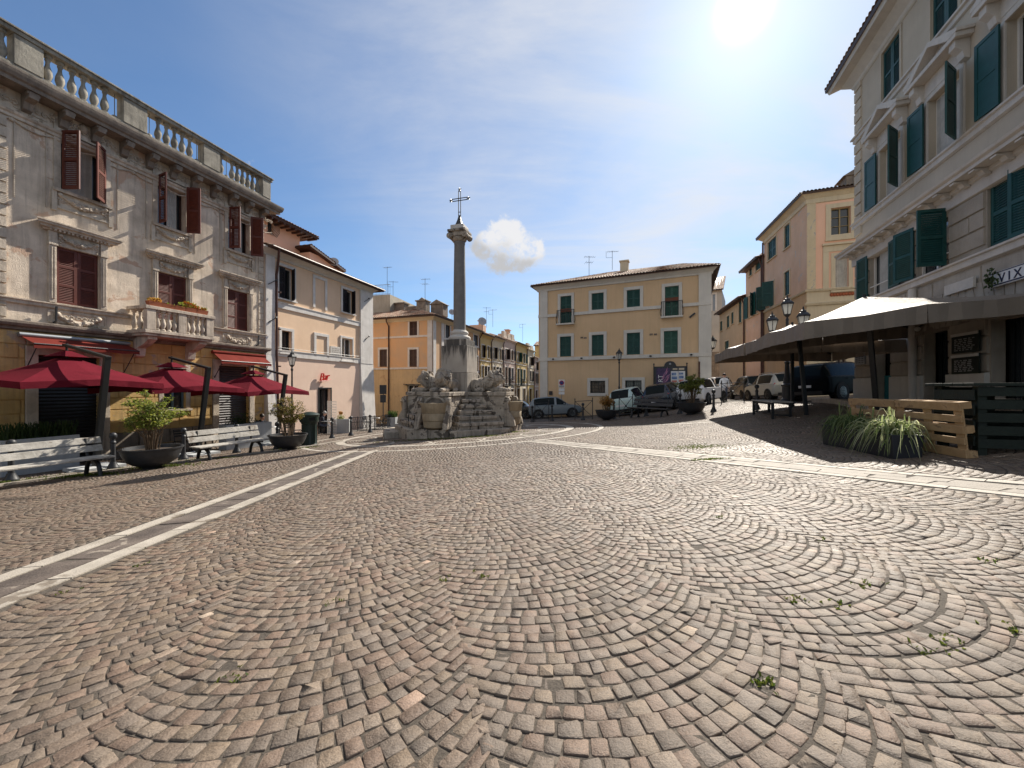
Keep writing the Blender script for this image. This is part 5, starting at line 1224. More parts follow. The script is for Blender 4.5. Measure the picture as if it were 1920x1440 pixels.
# ground floor openings
g1 = (P.S(1643), P.S(1671), -.9, P.Z(1643, 640)); g2 = (P.S(1733), P.S(1779), -.9, P.Z(1733, 625)); g3 = (P.S(1858), P.S(1960), -.9, P.Z(1858, 600)); g4 = (g3[1]+1.6, g3[1]+3.4, -.9, g3[3])
for g in (g1, g2, g3, g4):
    wn = window(P, g, None, None, 0, frame=M['black'], rev=.4, name='shop_door', lite=(1, 2))
    if g is g1:
        m = MB(); m.box(g[0]+.06, g[1]-.06, .2, .26, -.1, 1.0); m.build('turquoise_panel', M['teal_panel'], wn)
hF = [(r[0]-.02, r[1]+.02, r[2]-.3, r[3]+.02) for r in Fr]+[(g[0]-.02, g[1]+.02, g[2]-.1, g[3]+.02) for g in (g1, g2, g3, g4)]
m = MB(); P.wall(m, 0, LP, zbelt, zev); m.k = 1; P.wall(m, 0, LP, -1.2, zbelt); m.k = 0; P.shell(m, 0, LP, -1.2, zev, 10)
m.k = 1; blocks(m, .0, LP, zsl+.15, zbelt-.62, hF, 1.6, .44, .045, .03, 8, .2); blocks(m, .0, LP, .95, zsl-.3, hF, 1.5, .46, .05, .035, 9, .2);
m.k = 2; blocks(m, .0, LP, -.9, .95, hF, 2.6, 1.4, .09, .02, 10, .2); m.build('wall', [PW, M['rustic'], M['trim_grey']], P.e, fix=False)
# fan of voussoirs over every first floor window and shop
def fan(m, c, w2, z, n=7, h=.55, lean=.16, pr=.055):
    for k in range(n):
        x0 = c-w2*1.25+2.5*w2*k/n; x1 = x0+2.5*w2/n-.025; f0, f1 = (x0-c)*lean/w2*1.3, (x1-c)*lean/w2*1.3
        m.prism([(x0,-.003,z),(x1,-.003,z),(x1+f1,-.003,z+h),(x0+f0,-.003,z+h)], (0,-pr,0))
m = MB()
for r in Fr: fan(m, (r[0]+r[1])/2, .66, r[3]+.05, 5, min(.5, zbelt-.15-r[3]-.06), .12, .06)
build_split(m, 'window_voussoirs', M['rustic'], P.e, .1)
m = MB()
for g in (g1, g2, g3, g4): fan(m, (g[0]+g[1])/2, max(.8, (g[1]-g[0])/2), g[3]+.04, 9, min(.9, zsl-.3-g[3]-.06), .22, .09)
build_split(m, 'shop_voussoirs', M['rustic'], P.e, .1)
m = MB(); blocks(m, -.03, .52, zbelt+.5, zev-.3, [], 3, .4, .05, .05, 3, 0); m.build('quoins', PW, P.e)
m = MB(); moulding(m, -.02, LP, zsl-.26, [(.02,0),(.1,.03),(.1,.18),(.15,.2),(.15,.25),(.02,.262)]); m.build('sill_course', TR, P.e)
m = MB(); moulding(m, -.02, LP, zM0-.24, [(.02,0),(.08,.03),(.08,.16),(.13,.18),(.13,.23),(.01,.24)]); m.build('upper_sill_course', TR, P.e)
m = MB(); moulding(m, -.02, LP, zstr-.1, [(.02,0),(.06,.02),(.06,.14),(.12,.16),(.12,.22),(.01,.24)]); m.build('string_course', TR, P.e)
m = MB(); moulding(m, -.03, LP, zbelt-.62, [(.02,0),(.08,.02),(.08,.3),(.14,.33),(.14,.42)]); moulding(m, -.03, LP, zbelt-.199, [(.1,0),(.42,.02),(.42,.1),(.48,.14),(.5,.2),(.02,.24)]); build_split(m, 'belt_cornice', TR, P.e, .001)
k = .15; first = None
while k < LP:
    m = MB(); m.prism([(k,-.1,zbelt-.36),(k,-.2,zbelt-.34),(k,-.26,zbelt-.25),(k,-.4,zbelt-.24),(k,-.4,zbelt-.202),(k,-.1,zbelt-.202)], (.16,0,0)); m.build('modillion', TR, P.e); k += .62
m = MB(); moulding(m, -.02, LP, zev-.5, [(.02,0),(.06,.03),(.1,.12),(.3,.3),(.34,.34),(.62,.38),(.66,.5),(.72,.56),(.72,.62)]); m.build('main_cornice', M['trim_grey'], P.e)
roof(P, [((-.7,-.75,zev+.13), (LP,-.75,zev+.13), (LP,5,zev+1.9), (2.4,5,zev+1.9))])
downpipe(P, [(P.S(1722),-.14,zsl-.3),(P.S(1722),-.14,-.2)], .1, TR)
a, b, c, d = P.rect(1785, 1841, 531, 546, xe=1785); m = MB(); m.box(a, b, -.16, -.1, c-.12, c+.14); m.build('marble_plaque', TR, P.e, bevel=.005)
# shop sign with lettering
sg0, sg1 = P.S(1857, .16), P.S(1995, .16); sz0, sz1 = P.Z(1870, 537, .16), P.Z(1870, 510, .16)
t = thing('shop_sign', 'white enamel shop sign reading VIXI above the beige canopy', 'shop sign', P.world(sg0, -.10, sz0), P.e.rotation_euler.z)
m = MB(); m.box(0, sg1-sg0, -.08, 0, 0, sz1-sz0); m.build('board', M['signwhite'], t, bevel=.01)
m = MB(); Lg = sg1-sg0; m.box(0, Lg, -.085, -.081, .02, .05); m.box(0, Lg, -.085, -.081, sz1-sz0-.03, sz1-sz0-.01); m.build('border', M['ink'], t)
def text(s, size, m, parent, loc, rot, ext=.006, shear=0.0, name='lettering', space=1.0, align='LEFT'):
    c = bpy.data.curves.new(name, 'FONT'); c.body = s; c.size = size; c.extrude = ext; c.shear = shear; c.space_character = space; c.align_x = align
    o = bpy.data.objects.new(name, c); bpy.context.scene.collection.objects.link(o); dg = bpy.context.evaluated_depsgraph_get()
    me = bpy.data.meshes.new_from_object(o.evaluated_get(dg)); bpy.data.objects.remove(o); me.materials.clear(); me.materials.append(m)
    o = bpy.data.objects.new(name, me); COL.objects.link(o); o.parent = parent; o.location = loc; o.rotation_euler = rot; return o
hs_ = sz1-sz0
text('VIXI', hs_*.86, M['ink'], t, (.26, -.084, hs_*.2), (R(90), 0, 0), space=1.5)
m = MB(); rr = random.Random(5)
for k in range(60):
    c = Vector((.1+rr.gauss(0, .09), -.1-rr.random()*.06, hs_*.5+rr.gauss(0, .11))); aa = Vector((rr.uniform(-1,1), rr.uniform(-.5,.5), rr.uniform(-1,1))).normalized()*.05; bb = aa.cross(Vector((0,1,.3))).normalized()*.03
    m.add([c-aa, c+bb, c+aa, c-bb], [(0,1,2,3)])
m.build('leaf_emblem', M['leaf_dark'], t, fix=False)
# framed menu boards and the address plate
for i, (yt, yb) in enumerate(((628, 664), (667, 702))):
    a, b, c, d = P.rect(1785, 1836, yt, yb, d=.12, xe=1785); t = thing('menu_board', ('upper' if i == 0 else 'lower')+' of the two dark chalk menu boards on the wall under the canopy', 'menu board', P.world(a, -.1, c), P.e.rotation_euler.z, 'menu boards by the shop door')
    m = MB(); m.box(0, b-a, -.03, 0, 0, d-c); m.build('board', M['barwood'], t); m = MB(); m.box(0, b-a, -.05, -.031, d-c-.07, d-c); m.build('light_strip', M['trim_grey'], t); m = MB()
    for r_ in range(7):
        x = .1
        while x < b-a-.2: l = rr.uniform(.05, .16); m.box(x, x+l, -.034, -.031, .06+r_*(d-c-.18)/7, .085+r_*(d-c-.18)/7); x += l+.05
    m.build('chalk_writing', M['metal_grey'], t)
a, b, c, d = P.rect(1606, 1624, 648, 684, d=.05, xe=1610); t = thing('notice_board', 'grey metal notice board with columns of names on the corner pier', 'notice board', P.world(a, -.06, c), P.e.rotation_euler.z)
m = MB(); m.box(0, b-a, -.04, 0, 0, d-c); m.build('board', M['metal_grey'], t); m = MB()
for ci in range(3):
    for r_ in range(9): x = .06+ci*(b-a-.08)/3; m.box(x, x+(b-a)/3-.08, -.043, -.041, .06+r_*(d-c-.1)/9, .09+r_*(d-c-.1)/9)
m.build('name_strips', M['iron'], t)
P2 = P.world(P.S(1720, .35), -.35, P.Z(1720, 617, .35)); t = thing('wall_light', 'small white globe light on the palazzo wall under the canopy', 'wall light', P2, 0); m = MB(); m.ball((0,0,0), .07, 10, 8); m.build('globe', M['milk'], t, smooth=60); m = MB(); m.tube([(0,0,.05),(.2,.05,.12)], .02, 6); m.build('arm', M['iron'], t)
# low travertine step in front of the corner
m = MB(); p = [G(1530, 754), G(1575, 757), G(1612, 765), G(1640, 772)]
st = thing('stone_step', 'low worn stone step edge running behind the pallets', 'step', (p[0].x, p[0].y, p[0].z), 0)
for a, b in zip(p[:-1], p[1:]): m.beam(a-p[0]+Vector((0,0,.07)), b-p[0]+Vector((0,0,.07)), .3, .2)
m.build('step_stones', M['stone_old'], st, bevel=.02)
def stain_top():
    m, nt, b = newmat('pedestal block with rain stain'); v = coords(nt)
    c = mix(nt, ramp(nt, noise(nt, v, 1.5, 6), [(.3, 0.0), (.7, 1.0)]), (.34,.295,.25), (.46,.41,.35))
    sp = nd(nt, 'ShaderNodeSeparateXYZ'); nt.links.new(v, sp.inputs[0]); mr = nd(nt, 'ShaderNodeMapRange'); nt.links.new(sp.outputs[2], mr.inputs[0]); mr.inputs[1].default_value = 2.75; mr.inputs[2].default_value = 3.8; mr.inputs[3].default_value = -.22; mr.inputs[4].default_value = .14
    ad = nd(nt, 'ShaderNodeMath', operation='ADD'); nt.links.new(noise(nt, coords(nt, (6, 6, .7)), 1.1, 7, .62, .3), ad.inputs[0]); nt.links.new(mr.outputs[0], ad.inputs[1])
    c = mix(nt, ramp(nt, ad.outputs[0], [(.46, 0.0), (.66, .9)]), c, (.05,.044,.04)); nt.links.new(c, b.inputs['Base Color']); b.inputs['Roughness'].default_value = .85
    bump(nt, b, noise(nt, v, 40, 5, .65), .4, .02); return m
# ------------------------------------------------------------------ the monument: column, pedestal, lions, basins
M['monument'] = mat('weathered travertine monument', (.35,.295,.235), .85, .3, 2.2, .8, 24, c2=(.57,.49,.40), streak=(.06,.05,.042), streak_amt=.8, patch=(.12,.098,.08), patch_thr=.55, patch_scale=2.2)
M['pedestal'] = mat('rain streaked pedestal stone', (.36,.315,.265), .85, .14, 1.5, .4, 40, c2=(.46,.41,.35), streak=(.05,.044,.04), streak_amt=.92)
M['pedestal_top'] = stain_top()
M['shaft'] = mat('grey granite shaft', (.19,.175,.16), .6, .14, 4, .25, 70, c2=(.23,.213,.195))
M['basinst'] = mat('ochre stained basin stone', (.33,.255,.165), .8, .2, 2, .4, 40, c2=(.45,.37,.26), streak=(.18,.14,.09), streak_amt=.7)
mo = thing('column_fountain', 'stone column fountain with iron cross, crouching lions and mossy stepped base', 'fountain', MC, math.atan2(N.y, N.x))
def octa(r, sq=1.0): return [(r*math.cos(math.pi/8+k*math.pi/4), r*math.sin(math.pi/8+k*math.pi/4)) for k in range(8)]
def roughblock(mb, poly, z0, z1, jit=.02, seed=0, taper=.02):
    rr = random.Random(seed); c = Vector((sum(p[0] for p in poly)/len(poly), sum(p[1] for p in poly)/len(poly))); n = len(poly)
    j = lambda: rr.uniform(-jit, jit)
    lo = [(p[0]+j(), p[1]+j(), z0) for p in poly]; hi = [(c.x+(p[0]-c.x)*(1-taper)+j(), c.y+(p[1]-c.y)*(1-taper)+j(), z1+j()*.6) for p in poly]
    mb.add(lo+hi, [tuple(range(n))[::-1], tuple(range(n, 2*n))]+[(i, (i+1)%n, n+(i+1)%n, n+i) for i in range(n)])
def courses(mb, pts, d, z0, z1, rr, lmin=.5, lmax=1.0):
    """ring of separate edge stones, depth d inwards, following the closed polygon pts"""
    n = len(pts)
    for i in range(n):
        a, b = Vector(pts[i]), Vector(pts[(i+1) % n]); L = (b-a).length; t = (b-a)/L; nn = Vector((-t.y, t.x)); s = 0
        while s < L-.05:
            l = min(rr.uniform(lmin, lmax), L-s); l = L-s if L-s-l < .25 else l; g = .012
            p = [a+t*(s+g), a+t*(s+l-g), a+t*(s+l-g)+nn*d, a+t*(s+g)+nn*d]; o = rr.uniform(-.035, .03)
            roughblock(mb, [tuple(q-nn*o) for q in p], z0, z1+rr.uniform(-.02, .02), .018, rr.random(), .015); s += l
rr = random.Random(4); mb = MB()
courses(mb, octa(2.85), .9, -.5, .40, rr, .6, 1.3); courses(mb, octa(2.3), .6, .0, .5, rr)
roughblock(mb, octa(2.4), -.4, .40, .01, 3)
mb.build('lower_step', M['monument'], mo, bevel=.025)
mb = MB(); courses(mb, [(-3.35,-.9), (-2.5,-2.1), (-2.0,-1.7), (-2.2,-.2), (-2.5,.9), (-3.2,.6)], .5, -.5, .17, rr, .6, 1.0); mb.build('outer_slab', M['monument'], mo, bevel=.02); mb = MB(); courses(mb, [(2.2,-2.1), (3.7,-1.5), (3.9,.4), (2.8,1.0), (2.5,-.5)], .5, -.4, .12, rr, .7, 1.2); mb.build('outer_slab', M['monument'], mo, bevel=.02)
AW = .55
for q in range(4):   # an arm on every side, each with a lion, a basin and consoles
    T = Matrix.Rotation(q*math.pi/2, 4, 'Z')        # q=0 points towards -y (to the square)
    m = MB(); m.T = T; r2 = random.Random(q)
    for z0, z1 in ((.4,.82),(.825,1.25),(1.255,1.68)):
        y = -2.3
        while y < -.6: l = r2.uniform(.5, .9); roughblock(m, [(-AW,y+.006),(AW,y+.006),(AW,min(y+l,-.55)),(-AW,min(y+l,-.55))], z0, z1, .012, r2.random(), .008); y += l
    m.build('arm_wall', M['monument'], mo, bevel=.018)
    m = MB(); m.T = T; roughblock(m, [(-AW-.07,-2.38),(AW+.07,-2.38),(AW+.07,-.6),(-AW-.07,-.6)], 1.685, 1.845, .012, q, .005); m.build('lion_plinth', M['monument'], mo, bevel=.02)
    m = MB(); m.T = T; prof = [(.30,.42),(.43,.5),(.455,.72),(.44,.735),(.475,.76),(.49,1.02),(.47,1.04),(.50,1.07),(.525,1.3),(.56,1.36),(.57,1.44),(.50,1.445),(.46,1.3),(.30,1.1),(0.001,1.08)]
    m.lathe(prof, 24, (0, -2.36, 0)); m.build('basin', M['basinst'], mo, smooth=50)
    m = MB(); m.T = T; n = 10; m.prism([(.46*math.cos(math.pi*k/n), -2.305, 1.2+.42*math.sin(math.pi*k/n)) for k in range(n+1)], (0,-.01,0)); nm_ = m.build('niche_shade', M['stone_dark'], mo)  # flat dark half disc, painting the shade of a hollow that is not cut
    m = MB(); m.T = T; m.tube([(.5*math.cos(math.pi*k/n), -2.33, 1.2+.46*math.sin(math.pi*k/n)) for k in range(n+1)], .055, 6); m.build('niche_rim', M['monument'], mo, smooth=50)
    m = MB(); m.T = T
    for sg in (-1, 1): 
        x = sg*.5; m.prism([(x,-2.32,.42),(x,-2.78,.42),(x,-2.72,.7),(x,-2.5,1.05),(x,-2.46,1.35),(x,-2.56,1.5),(x,-2.5,1.62),(x,-2.32,1.66)], (sg*.2,0,0))
    build_split(m, 'console_scroll', M['monument'], mo, bevel=.03)
    # steps in the corner between this arm and the next
    m = MB(); m.T = T @ Matrix.Rotation(math.pi/4, 4, 'Z')
    for i, (rad, z, hw) in enumerate(((2.42,.66,.98),(2.14,.88,.84),(1.88,1.1,.7),(1.62,1.32,.56),(1.38,1.54,.42))):
        k = rr.uniform(-.3, .3)*hw
        for a, b in ((-hw, k-.012), (k+.012, hw)):
            o = rr.uniform(-.03, .03); roughblock(m, [(a,-rad+o),(b,-rad+o),(b,-rad+.9),(a,-rad+.9)], z-.13, z, .02, rr.random(), .012); roughblock(m, [(a+.02,-rad+.06),(b-.02,-rad+.06),(b-.02,-rad+.9),(a+.02,-rad+.9)], z-.3, z-.135, .012, rr.random(), .004)
    m.build('stair', M['monument'], mo, bevel=.02)
    # crouching lion
    L = MB(); B_ = lambda c, r, **k: L.ball(c, r, 12, 9)
    B_((0,-1.15,.30),(.30,.52,.27)); B_((0,-1.5,.36),(.29,.36,.32)); B_((.17,-.92,.26),(.16,.3,.26)); B_((-.17,-.92,.26),(.16,.3,.26)); B_((0,-.8,.3),(.26,.24,.24))
    B_((0,-1.72,.52),(.27,.28,.33)); B_((0,-1.82,.56),(.25,.22,.28)); B_((0,-1.98,.55),(.155,.17,.18)); B_((0,-2.12,.5),(.105,.12,.1)); B_((0,-2.1,.43),(.08,.09,.06)); B_((0,-2.06,.62),(.06,.1,.06))
    for sg in (-1, 1):
        B_((sg*.13,-1.86,.79),(.05,.04,.06)); B_((sg*.075,-2.11,.585),(.035,.03,.03)); B_((sg*.2,-1.95,.1),(.1,.4,.1)); B_((sg*.2,-2.28,.09),(.11,.12,.085)); B_((sg*.27,-1.12,.09),(.1,.26,.09))
        for k in range(9):
            a = -1.2+2.4*k/8; B_((sg*(.2+.1*math.cos(a)), -1.66-.08*math.cos(a*2), .5+.26*math.sin(a)), (.075,.1,.085))
    for k in range(16): a = 2*math.pi*k/16; B_((.235*math.cos(a), -1.86+.03*math.sin(3*a), .56+.27*math.sin(a)), (.06,.09,.065))
    B_((.1,-.62,.12),(.3,.06,.05))
    for ring_, (yy, rr0, rr1) in enumerate(((-1.93,.17,.31),(-1.8,.2,.35),(-1.64,.2,.34))):      # carved locks of the mane
        for k in range(14):
            a = 2*math.pi*(k+.5*ring_)/14; L.tube([(rr0*math.cos(a), yy, .55+rr0*math.sin(a)), ((rr0+rr1)/2*math.cos(a+.12), yy+.05, .54+(rr0+rr1)/2*math.sin(a+.12)), (rr1*math.cos(a), yy+.13, .52+rr1*math.sin(a))], [.045,.05,.02], 6)
    for sg in (-1, 1):
        for k in range(4): L.tube([(sg*.28,-1.42+k*.1,.42),(sg*.31,-1.4+k*.1,.28),(sg*.28,-1.36+k*.1,.14)], [.02,.028,.015], 5)
    L.v = [tuple(T @ Vector((x, y+.08, z*1.12+1.82))) for x, y, z in L.v]
    o = L.build('lion_statue', M['monument'], mo, smooth=80); md = o.modifiers.new('remesh', 'REMESH'); md.mode = 'VOXEL'; md.voxel_size = .016; md.use_smooth_shade = True
    tx = bpy.data.textures.get('worn') or bpy.data.textures.new('worn', 'CLOUDS'); tx.noise_scale = .09
    dm = o.modifiers.new('wear', 'DISPLACE'); dm.texture = tx; dm.strength = .022; dm.mid_level = .5
m = MB(); roughblock(m, [(-.64,-.64),(.64,-.64),(.64,.64),(-.64,.64)], .3, 2.665, .006, 1, .01); m.build('pedestal_base', M['pedestal'], mo, bevel=.012)
m = MB(); roughblock(m, [(-.61,-.61),(.61,-.61),(.61,.61),(-.61,.61)], 2.675, 3.86, .006, 2, .01); m.box(-.52,.52,-.52,.52,3.865,4.14); m.build('pedestal', M['pedestal_top'], mo, bevel=.015)
m = MB(); m.lathe([(.46,4.14),(.49,4.2),(.49,4.27),(.45,4.31),(.38,4.33),(.36,4.38),(.39,4.43),(.4,4.48),(.37,4.53),(.31,4.55),(.3,4.6)], 28); m.build('column_base', M['trav'], mo, smooth=50)
m = MB(); m.lathe([(.282,4.6),(.272,4.68),(.274,5.6),(.268,6.6),(.252,7.6),(.238,8.42),(.25,8.46),(.25,8.5),(.235,8.53),(.235,8.58)], 32); m.build('column_shaft', M['shaft'], mo, smooth=40)
m = MB(); m.lathe([(.25,8.55),(.3,8.6),(.33,8.68),(.3,8.74)], 20); m.box(-.42,.42,-.4,.4,8.93,9.03)
for sx in (-1, 1):
    m.tube([(sx*.36,-.34,8.78),(sx*.36,0,8.78),(sx*.36,.34,8.78)], [.135,.105,.135], 14)
    for y in (-.35, .35): m.tube([(sx*.36,y,8.78),(sx*.36,y*1.06,8.78)], .05, 10)
m.box(-.4,.4,-.33,.33,8.74,8.93); m.build('capital', M['monument'], mo, bevel=.012)
m = MB(); m.box(-.31,.31,-.31,.31,9.032,9.24); m.build('cap_block', M['trav'], mo, bevel=.015)
m = MB(); m.lathe([(.235,9.24),(.12,9.5),(.05,9.74),(.03,9.76)], 4, (0,0,0), math.pi/4); m.build('cross_foot', M['iron'], mo)
m = MB(); e = .05
for sg in (-1, 1): m.beam((sg*e,0,9.7),(sg*e,0,10.84),.028); m.beam((-.36,0,10.47+sg*e),(.36,0,10.47+sg*e),.028)
for z in (9.9, 10.84): m.beam((-e-.01,0,z),(e+.01,0,z),.026)
for x in (-.36, .36): m.beam((x,0,10.41),(x,0,10.53),.026)
def star(c):
    P = [(c[0]+(.085 if k % 2 == 0 else .034)*math.sin(math.pi*k/5), -.02, c[2]+(.085 if k % 2 == 0 else .034)*math.cos(math.pi*k/5)) for k in range(10)]; m.prism(P, (0,.04,0))
star((0,0,10.92)); star((-.43,0,10.47)); star((.43,0,10.47)); m.build('iron_cross', M['iron'], mo)
# thin guard rail in front of the steps
m = MB(); 
for sg, a in ((1, 0), (-1, 0)): m.tube([(sg*.75,-2.6,.4),(sg*.75,-2.6,.95),(sg*1.35,-2.05,.95),(sg*1.35,-2.05,.4)], .018, 6)
m.build('guard_rail', M['iron'], mo)
# ------------------------------------------------------------------ street furniture
AF = math.atan2(U.y, U.x)       # direction along the fronts
# --- bollards
def bollard0(P, label):
    t = thing('bollard', label, 'bollard', P, 0, 'cast iron bollards round the square')
    m = MB(); m.lathe([(.13,-.1),(.13,.05),(.12,.07),(.1,.11),(.075,.17),(.066,.2)], 14); m.build('foot', M['iron'], t, smooth=40)
    m = MB(); m.lathe([(.055,.2),(.05,.7),(.062,.71),(.066,.74),(.05,.76),(.046,.8)], 14); m.build('shaft', M['iron'], t, smooth=40)
    m = MB(); m.lathe([(.03,.8),(.035,.82),(.07,.85),(.085,.9),(.078,.95),(.05,.985),(.001,1.0)], 14); m.build('knob', M['iron'], t, smooth=60)
    return t
BL = [((21, 903), 'iron bollard behind the middle of the nearer whitewashed bench'), ((212, 880), 'iron bollard between the nearer bench and the tall bowl shrub'), ((344, 862), 'iron bollard at the left end of the farther whitewashed bench'),
      ((444, 849), 'iron bollard behind the farther whitewashed bench'), ((520, 842), 'iron bollard just behind the bowl shrub beside the litter bin'), ((622.5, 822), 'iron bollard right of the litter bin, in front of the seated man'), ((658, 817), 'iron bollard in front of the low iron railing, left one'),
      ((694, 811), 'iron bollard in front of the low iron railing, nearest to the fountain steps'), ((998, 791), 'iron bollard in front of the rear wheel of the grey hatchback'), ((1035, 790), 'iron bollard in front of the doors of the grey hatchback'), ((1093, 788), 'iron bollard at the crossed barrier left of the golden bowl shrub'),
      ((1151, 785), 'iron bollard just right of the golden bowl shrub'), ((1212, 780.5), 'iron bollard behind the dark slatted bench'), ((1275, 776), 'iron bollard left of the bowl with the round green shrub'), ((1338, 772.5), 'lone iron bollard beside the white car'), ((1419, 768), 'iron bollard at the far end of the flat bench near the triple lamp')]
t0 = None
for (x, y), lab in BL:
    if t0 is None: t0 = bollard0(G(x, y), lab)
    else: dup(t0, G(x, y), random.uniform(0, 3), lab)
# --- leaves
def leafquad(m, c, size, rr, up=.3, asp=.45):
    a = Vector((rr.uniform(-1,1), rr.uniform(-1,1), rr.uniform(-.5,.6)+up*0)).normalized()*size; n = Vector((rr.uniform(-.6,.6), rr.uniform(-.6,.6), 1)); b = a.cross(n).normalized()*size*asp; d = Vector((0,0,-size*.25))
    m.add([c-a*.5, c+b*.5, c+a*.5+d, c-b*.5], [(0,1,2),(0,2,3)])
def bush(par, H, Rr, stems, leaves, lm, seed, lo=.35, shape='umbrella', size=.07):
    rr = random.Random(seed); ms = MB(); ml = MB(); tips = []
    for i in range(stems):
        a = rr.uniform(0, 6.28); r0 = rr.uniform(.02, .16); r1 = Rr*math.sqrt(rr.random())*.9; h = H*rr.uniform(.62, 1.0)*(1-.25*(r1/Rr)**2)
        p = [Vector((r0*math.cos(a), r0*math.sin(a), 0)), Vector((r0*1.6*math.cos(a), r0*1.6*math.sin(a), h*.35)), Vector((r1*.6*math.cos(a), r1*.6*math.sin(a), h*.7)), Vector((r1*math.cos(a), r1*math.sin(a), h))]
        ms.tube(p, [.014,.012,.009,.004], 5)
        for k in range(4): 
            t = rr.uniform(.45, 1.0) if shape == 'umbrella' else rr.uniform(.2, 1); q = p[1].lerp(p[2], t*2-.0) if t < .5 else p[2].lerp(p[3], t*2-1)
            e = q+Vector((rr.uniform(-1,1), rr.uniform(-1,1), rr.uniform(-.1,.5)))*Rr*.33; ms.tube([q, q.lerp(e, .5)+Vector((0,0,.03)), e], [.007,.005,.002], 4); tips.append((q, e))
    for i in range(leaves):
        q, e = rr.choice(tips); c = q.lerp(e, rr.uniform(.35, 1.1))+Vector((rr.gauss(0,.05), rr.gauss(0,.05), rr.gauss(0,.035)))
        if c.z < H*lo*rr.uniform(.6, 1.1): continue
        leafquad(ml, c, size*rr.uniform(.7, 1.3), rr)
    ms.build('stems', M['stem'], par, smooth=60); ml.build('leaves', lm, par, fix=False)
def bowl(P, rad, h, label, seed, H, Rr, stems, leaves, lm, lo=.35, shape='umbrella', size=.07):
    t = thing('bowl_planter', label, 'planter', P, random.uniform(0, 3), 'bowl planters with shrubs'); k = rad
    m = MB(); m.lathe([(.34*k,-.12),(.36*k,.0),(.30*k,.03),(.32*k,.06),(.58*k,.14*h+.04),(.77*k,.38*h),(.9*k,.68*h),(.96*k,h-.045),(1.0*k,h-.035),(1.01*k,h),(.93*k,h),(.88*k,.8*h),(.001,.78*h)], 32); m.build('bowl', M['iron'], t, smooth=40)
    m = MB(); m.lathe([(.89*k,.84*h),(.6*k,.87*h),(.001,.9*h)], 20); m.build('soil', M['soil'], t, smooth=60)
    e = thing('shrub', 'x', 'x', (0,0,0)); bush(e, H, Rr, stems, leaves, lm, seed, lo, shape, size)
    for o in list(e.children): o.parent = t; o.location.z = .85*h; o.name = {'stems': 'shrub_stems', 'leaves': 'shrub_leaves'}[o.name.split('.')[0]]
    bpy.data.objects.remove(e); return t
bowl(G(285, 878), .65, .56, 'black bowl with a tall pale green shrub between the two whitewashed benches', 3, 1.55, .72, 28, 3600, M['leaf'], .42, size=.08)
bowl(G(540, 843), .62, .54, 'black bowl with an upright yellowish shrub beside the litter bin', 5, 1.5, .6, 30, 2600, leafmat('mixed autumn leaf', (.09,.11,.02), (.26,.17,.04)), .1, 'all', .07)
bowl(G(1137, 788), .60, .55, 'small bowl with a golden cone shaped shrub left of the dark slatted bench', 8, .92, .42, 34, 1900, M['leaf_gold'], .0, 'all', .075)
bowl(G(1296, 777), .63, .55, 'bowl with a round green bamboo like shrub in front of the white car', 9, 1.35, .62, 30, 3600, leafmat('fresh bamboo leaf', (.1,.15,.02), (.3,.3,.07)), .45, size=.085)
# --- benches
def bench(P, rz, label, L, wood, dark=False):
    t = thing('park_bench', label, 'bench', P, rz, None)       # local x along the seat, -y = front
    for sx in (-1, 1):
        m = MB(); x = sx*(L/2-.28)
        m.tube([(x,-.46,-.06),(x,-.43,.1),(x,-.36,.28),(x,-.25,.36),(x,-.1,.39),(x,.03,.34),(x,.1,.2),(x,.16,-.06)], .045, 8); m.tube([(x,-.46,.395),(x,.05,.395)], .026, 8); m.tube([(x,.05,.38),(x,.12,.55),(x,.19,.88)], .028, 8)
        m.box(x-.05, x+.05, -.5, -.4, -.07, -.02); m.box(x-.05, x+.05, .1, .22, -.07, -.02); m.build('iron_leg', M['black'], t, smooth=50)
    for k in range(3):
        m = MB(); y = -.46+k*.175; m.box(-L/2, L/2, y, y+.155, .42, .46); m.build('seat_slat', wood, t, bevel=.008)
    for k in range(2):
        m = MB(); z = .56+k*.19; y0 = .06+k*.075; m.add([(-L/2,y0,z),(L/2,y0,z),(L/2,y0+.035,z),(-L/2,y0+.035,z),(-L/2,y0+.06,z+.15),(L/2,y0+.06,z+.15),(L/2,y0+.095,z+.15),(-L/2,y0+.095,z+.15)], [(3,2,1,0),(4,5,6,7),(0,1,5,4),(1,2,6,5),(2,3,7,6),(3,0,4,7)]); m.build('back_slat', wood, t, bevel=.008)
    return t
def between(pa, pb): 
    d = pb-pa; return math.atan2(d.y, d.x), d.length
a, b = G(388, 864), G(495, 848.5); ang_, l_ = between(a, b); c = (a+b)/2
bench(gp(c.x-.42*math.sin(ang_), c.y+.42*math.cos(ang_)), ang_, 'whitewashed slatted bench with iron legs, farther of the two by the parasols', 2.15, M['wood_grey'])
b = G(194, 892); a = b-Vector((math.cos(ang_+.04), math.sin(ang_+.04), 0))*1.6; c = (a+b)/2
bench(gp(c.x-.42*math.sin(ang_)-.1, c.y+.42*math.cos(ang_)), ang_+.04, 'worn whitewashed slatted bench cut by the picture edge, nearer of the two', 2.15, M['wood_grey'])
a, b = G(1181, 785), G(1249, 781); ang2, _ = between(a, b); c = (a+b)/2
bench(gp(c.x-.3*math.sin(ang2), c.y+.3*math.cos(ang2)), ang2, 'dark slatted bench between the two bowls in front of the parked cars', 2.3, M['wood_dark'])
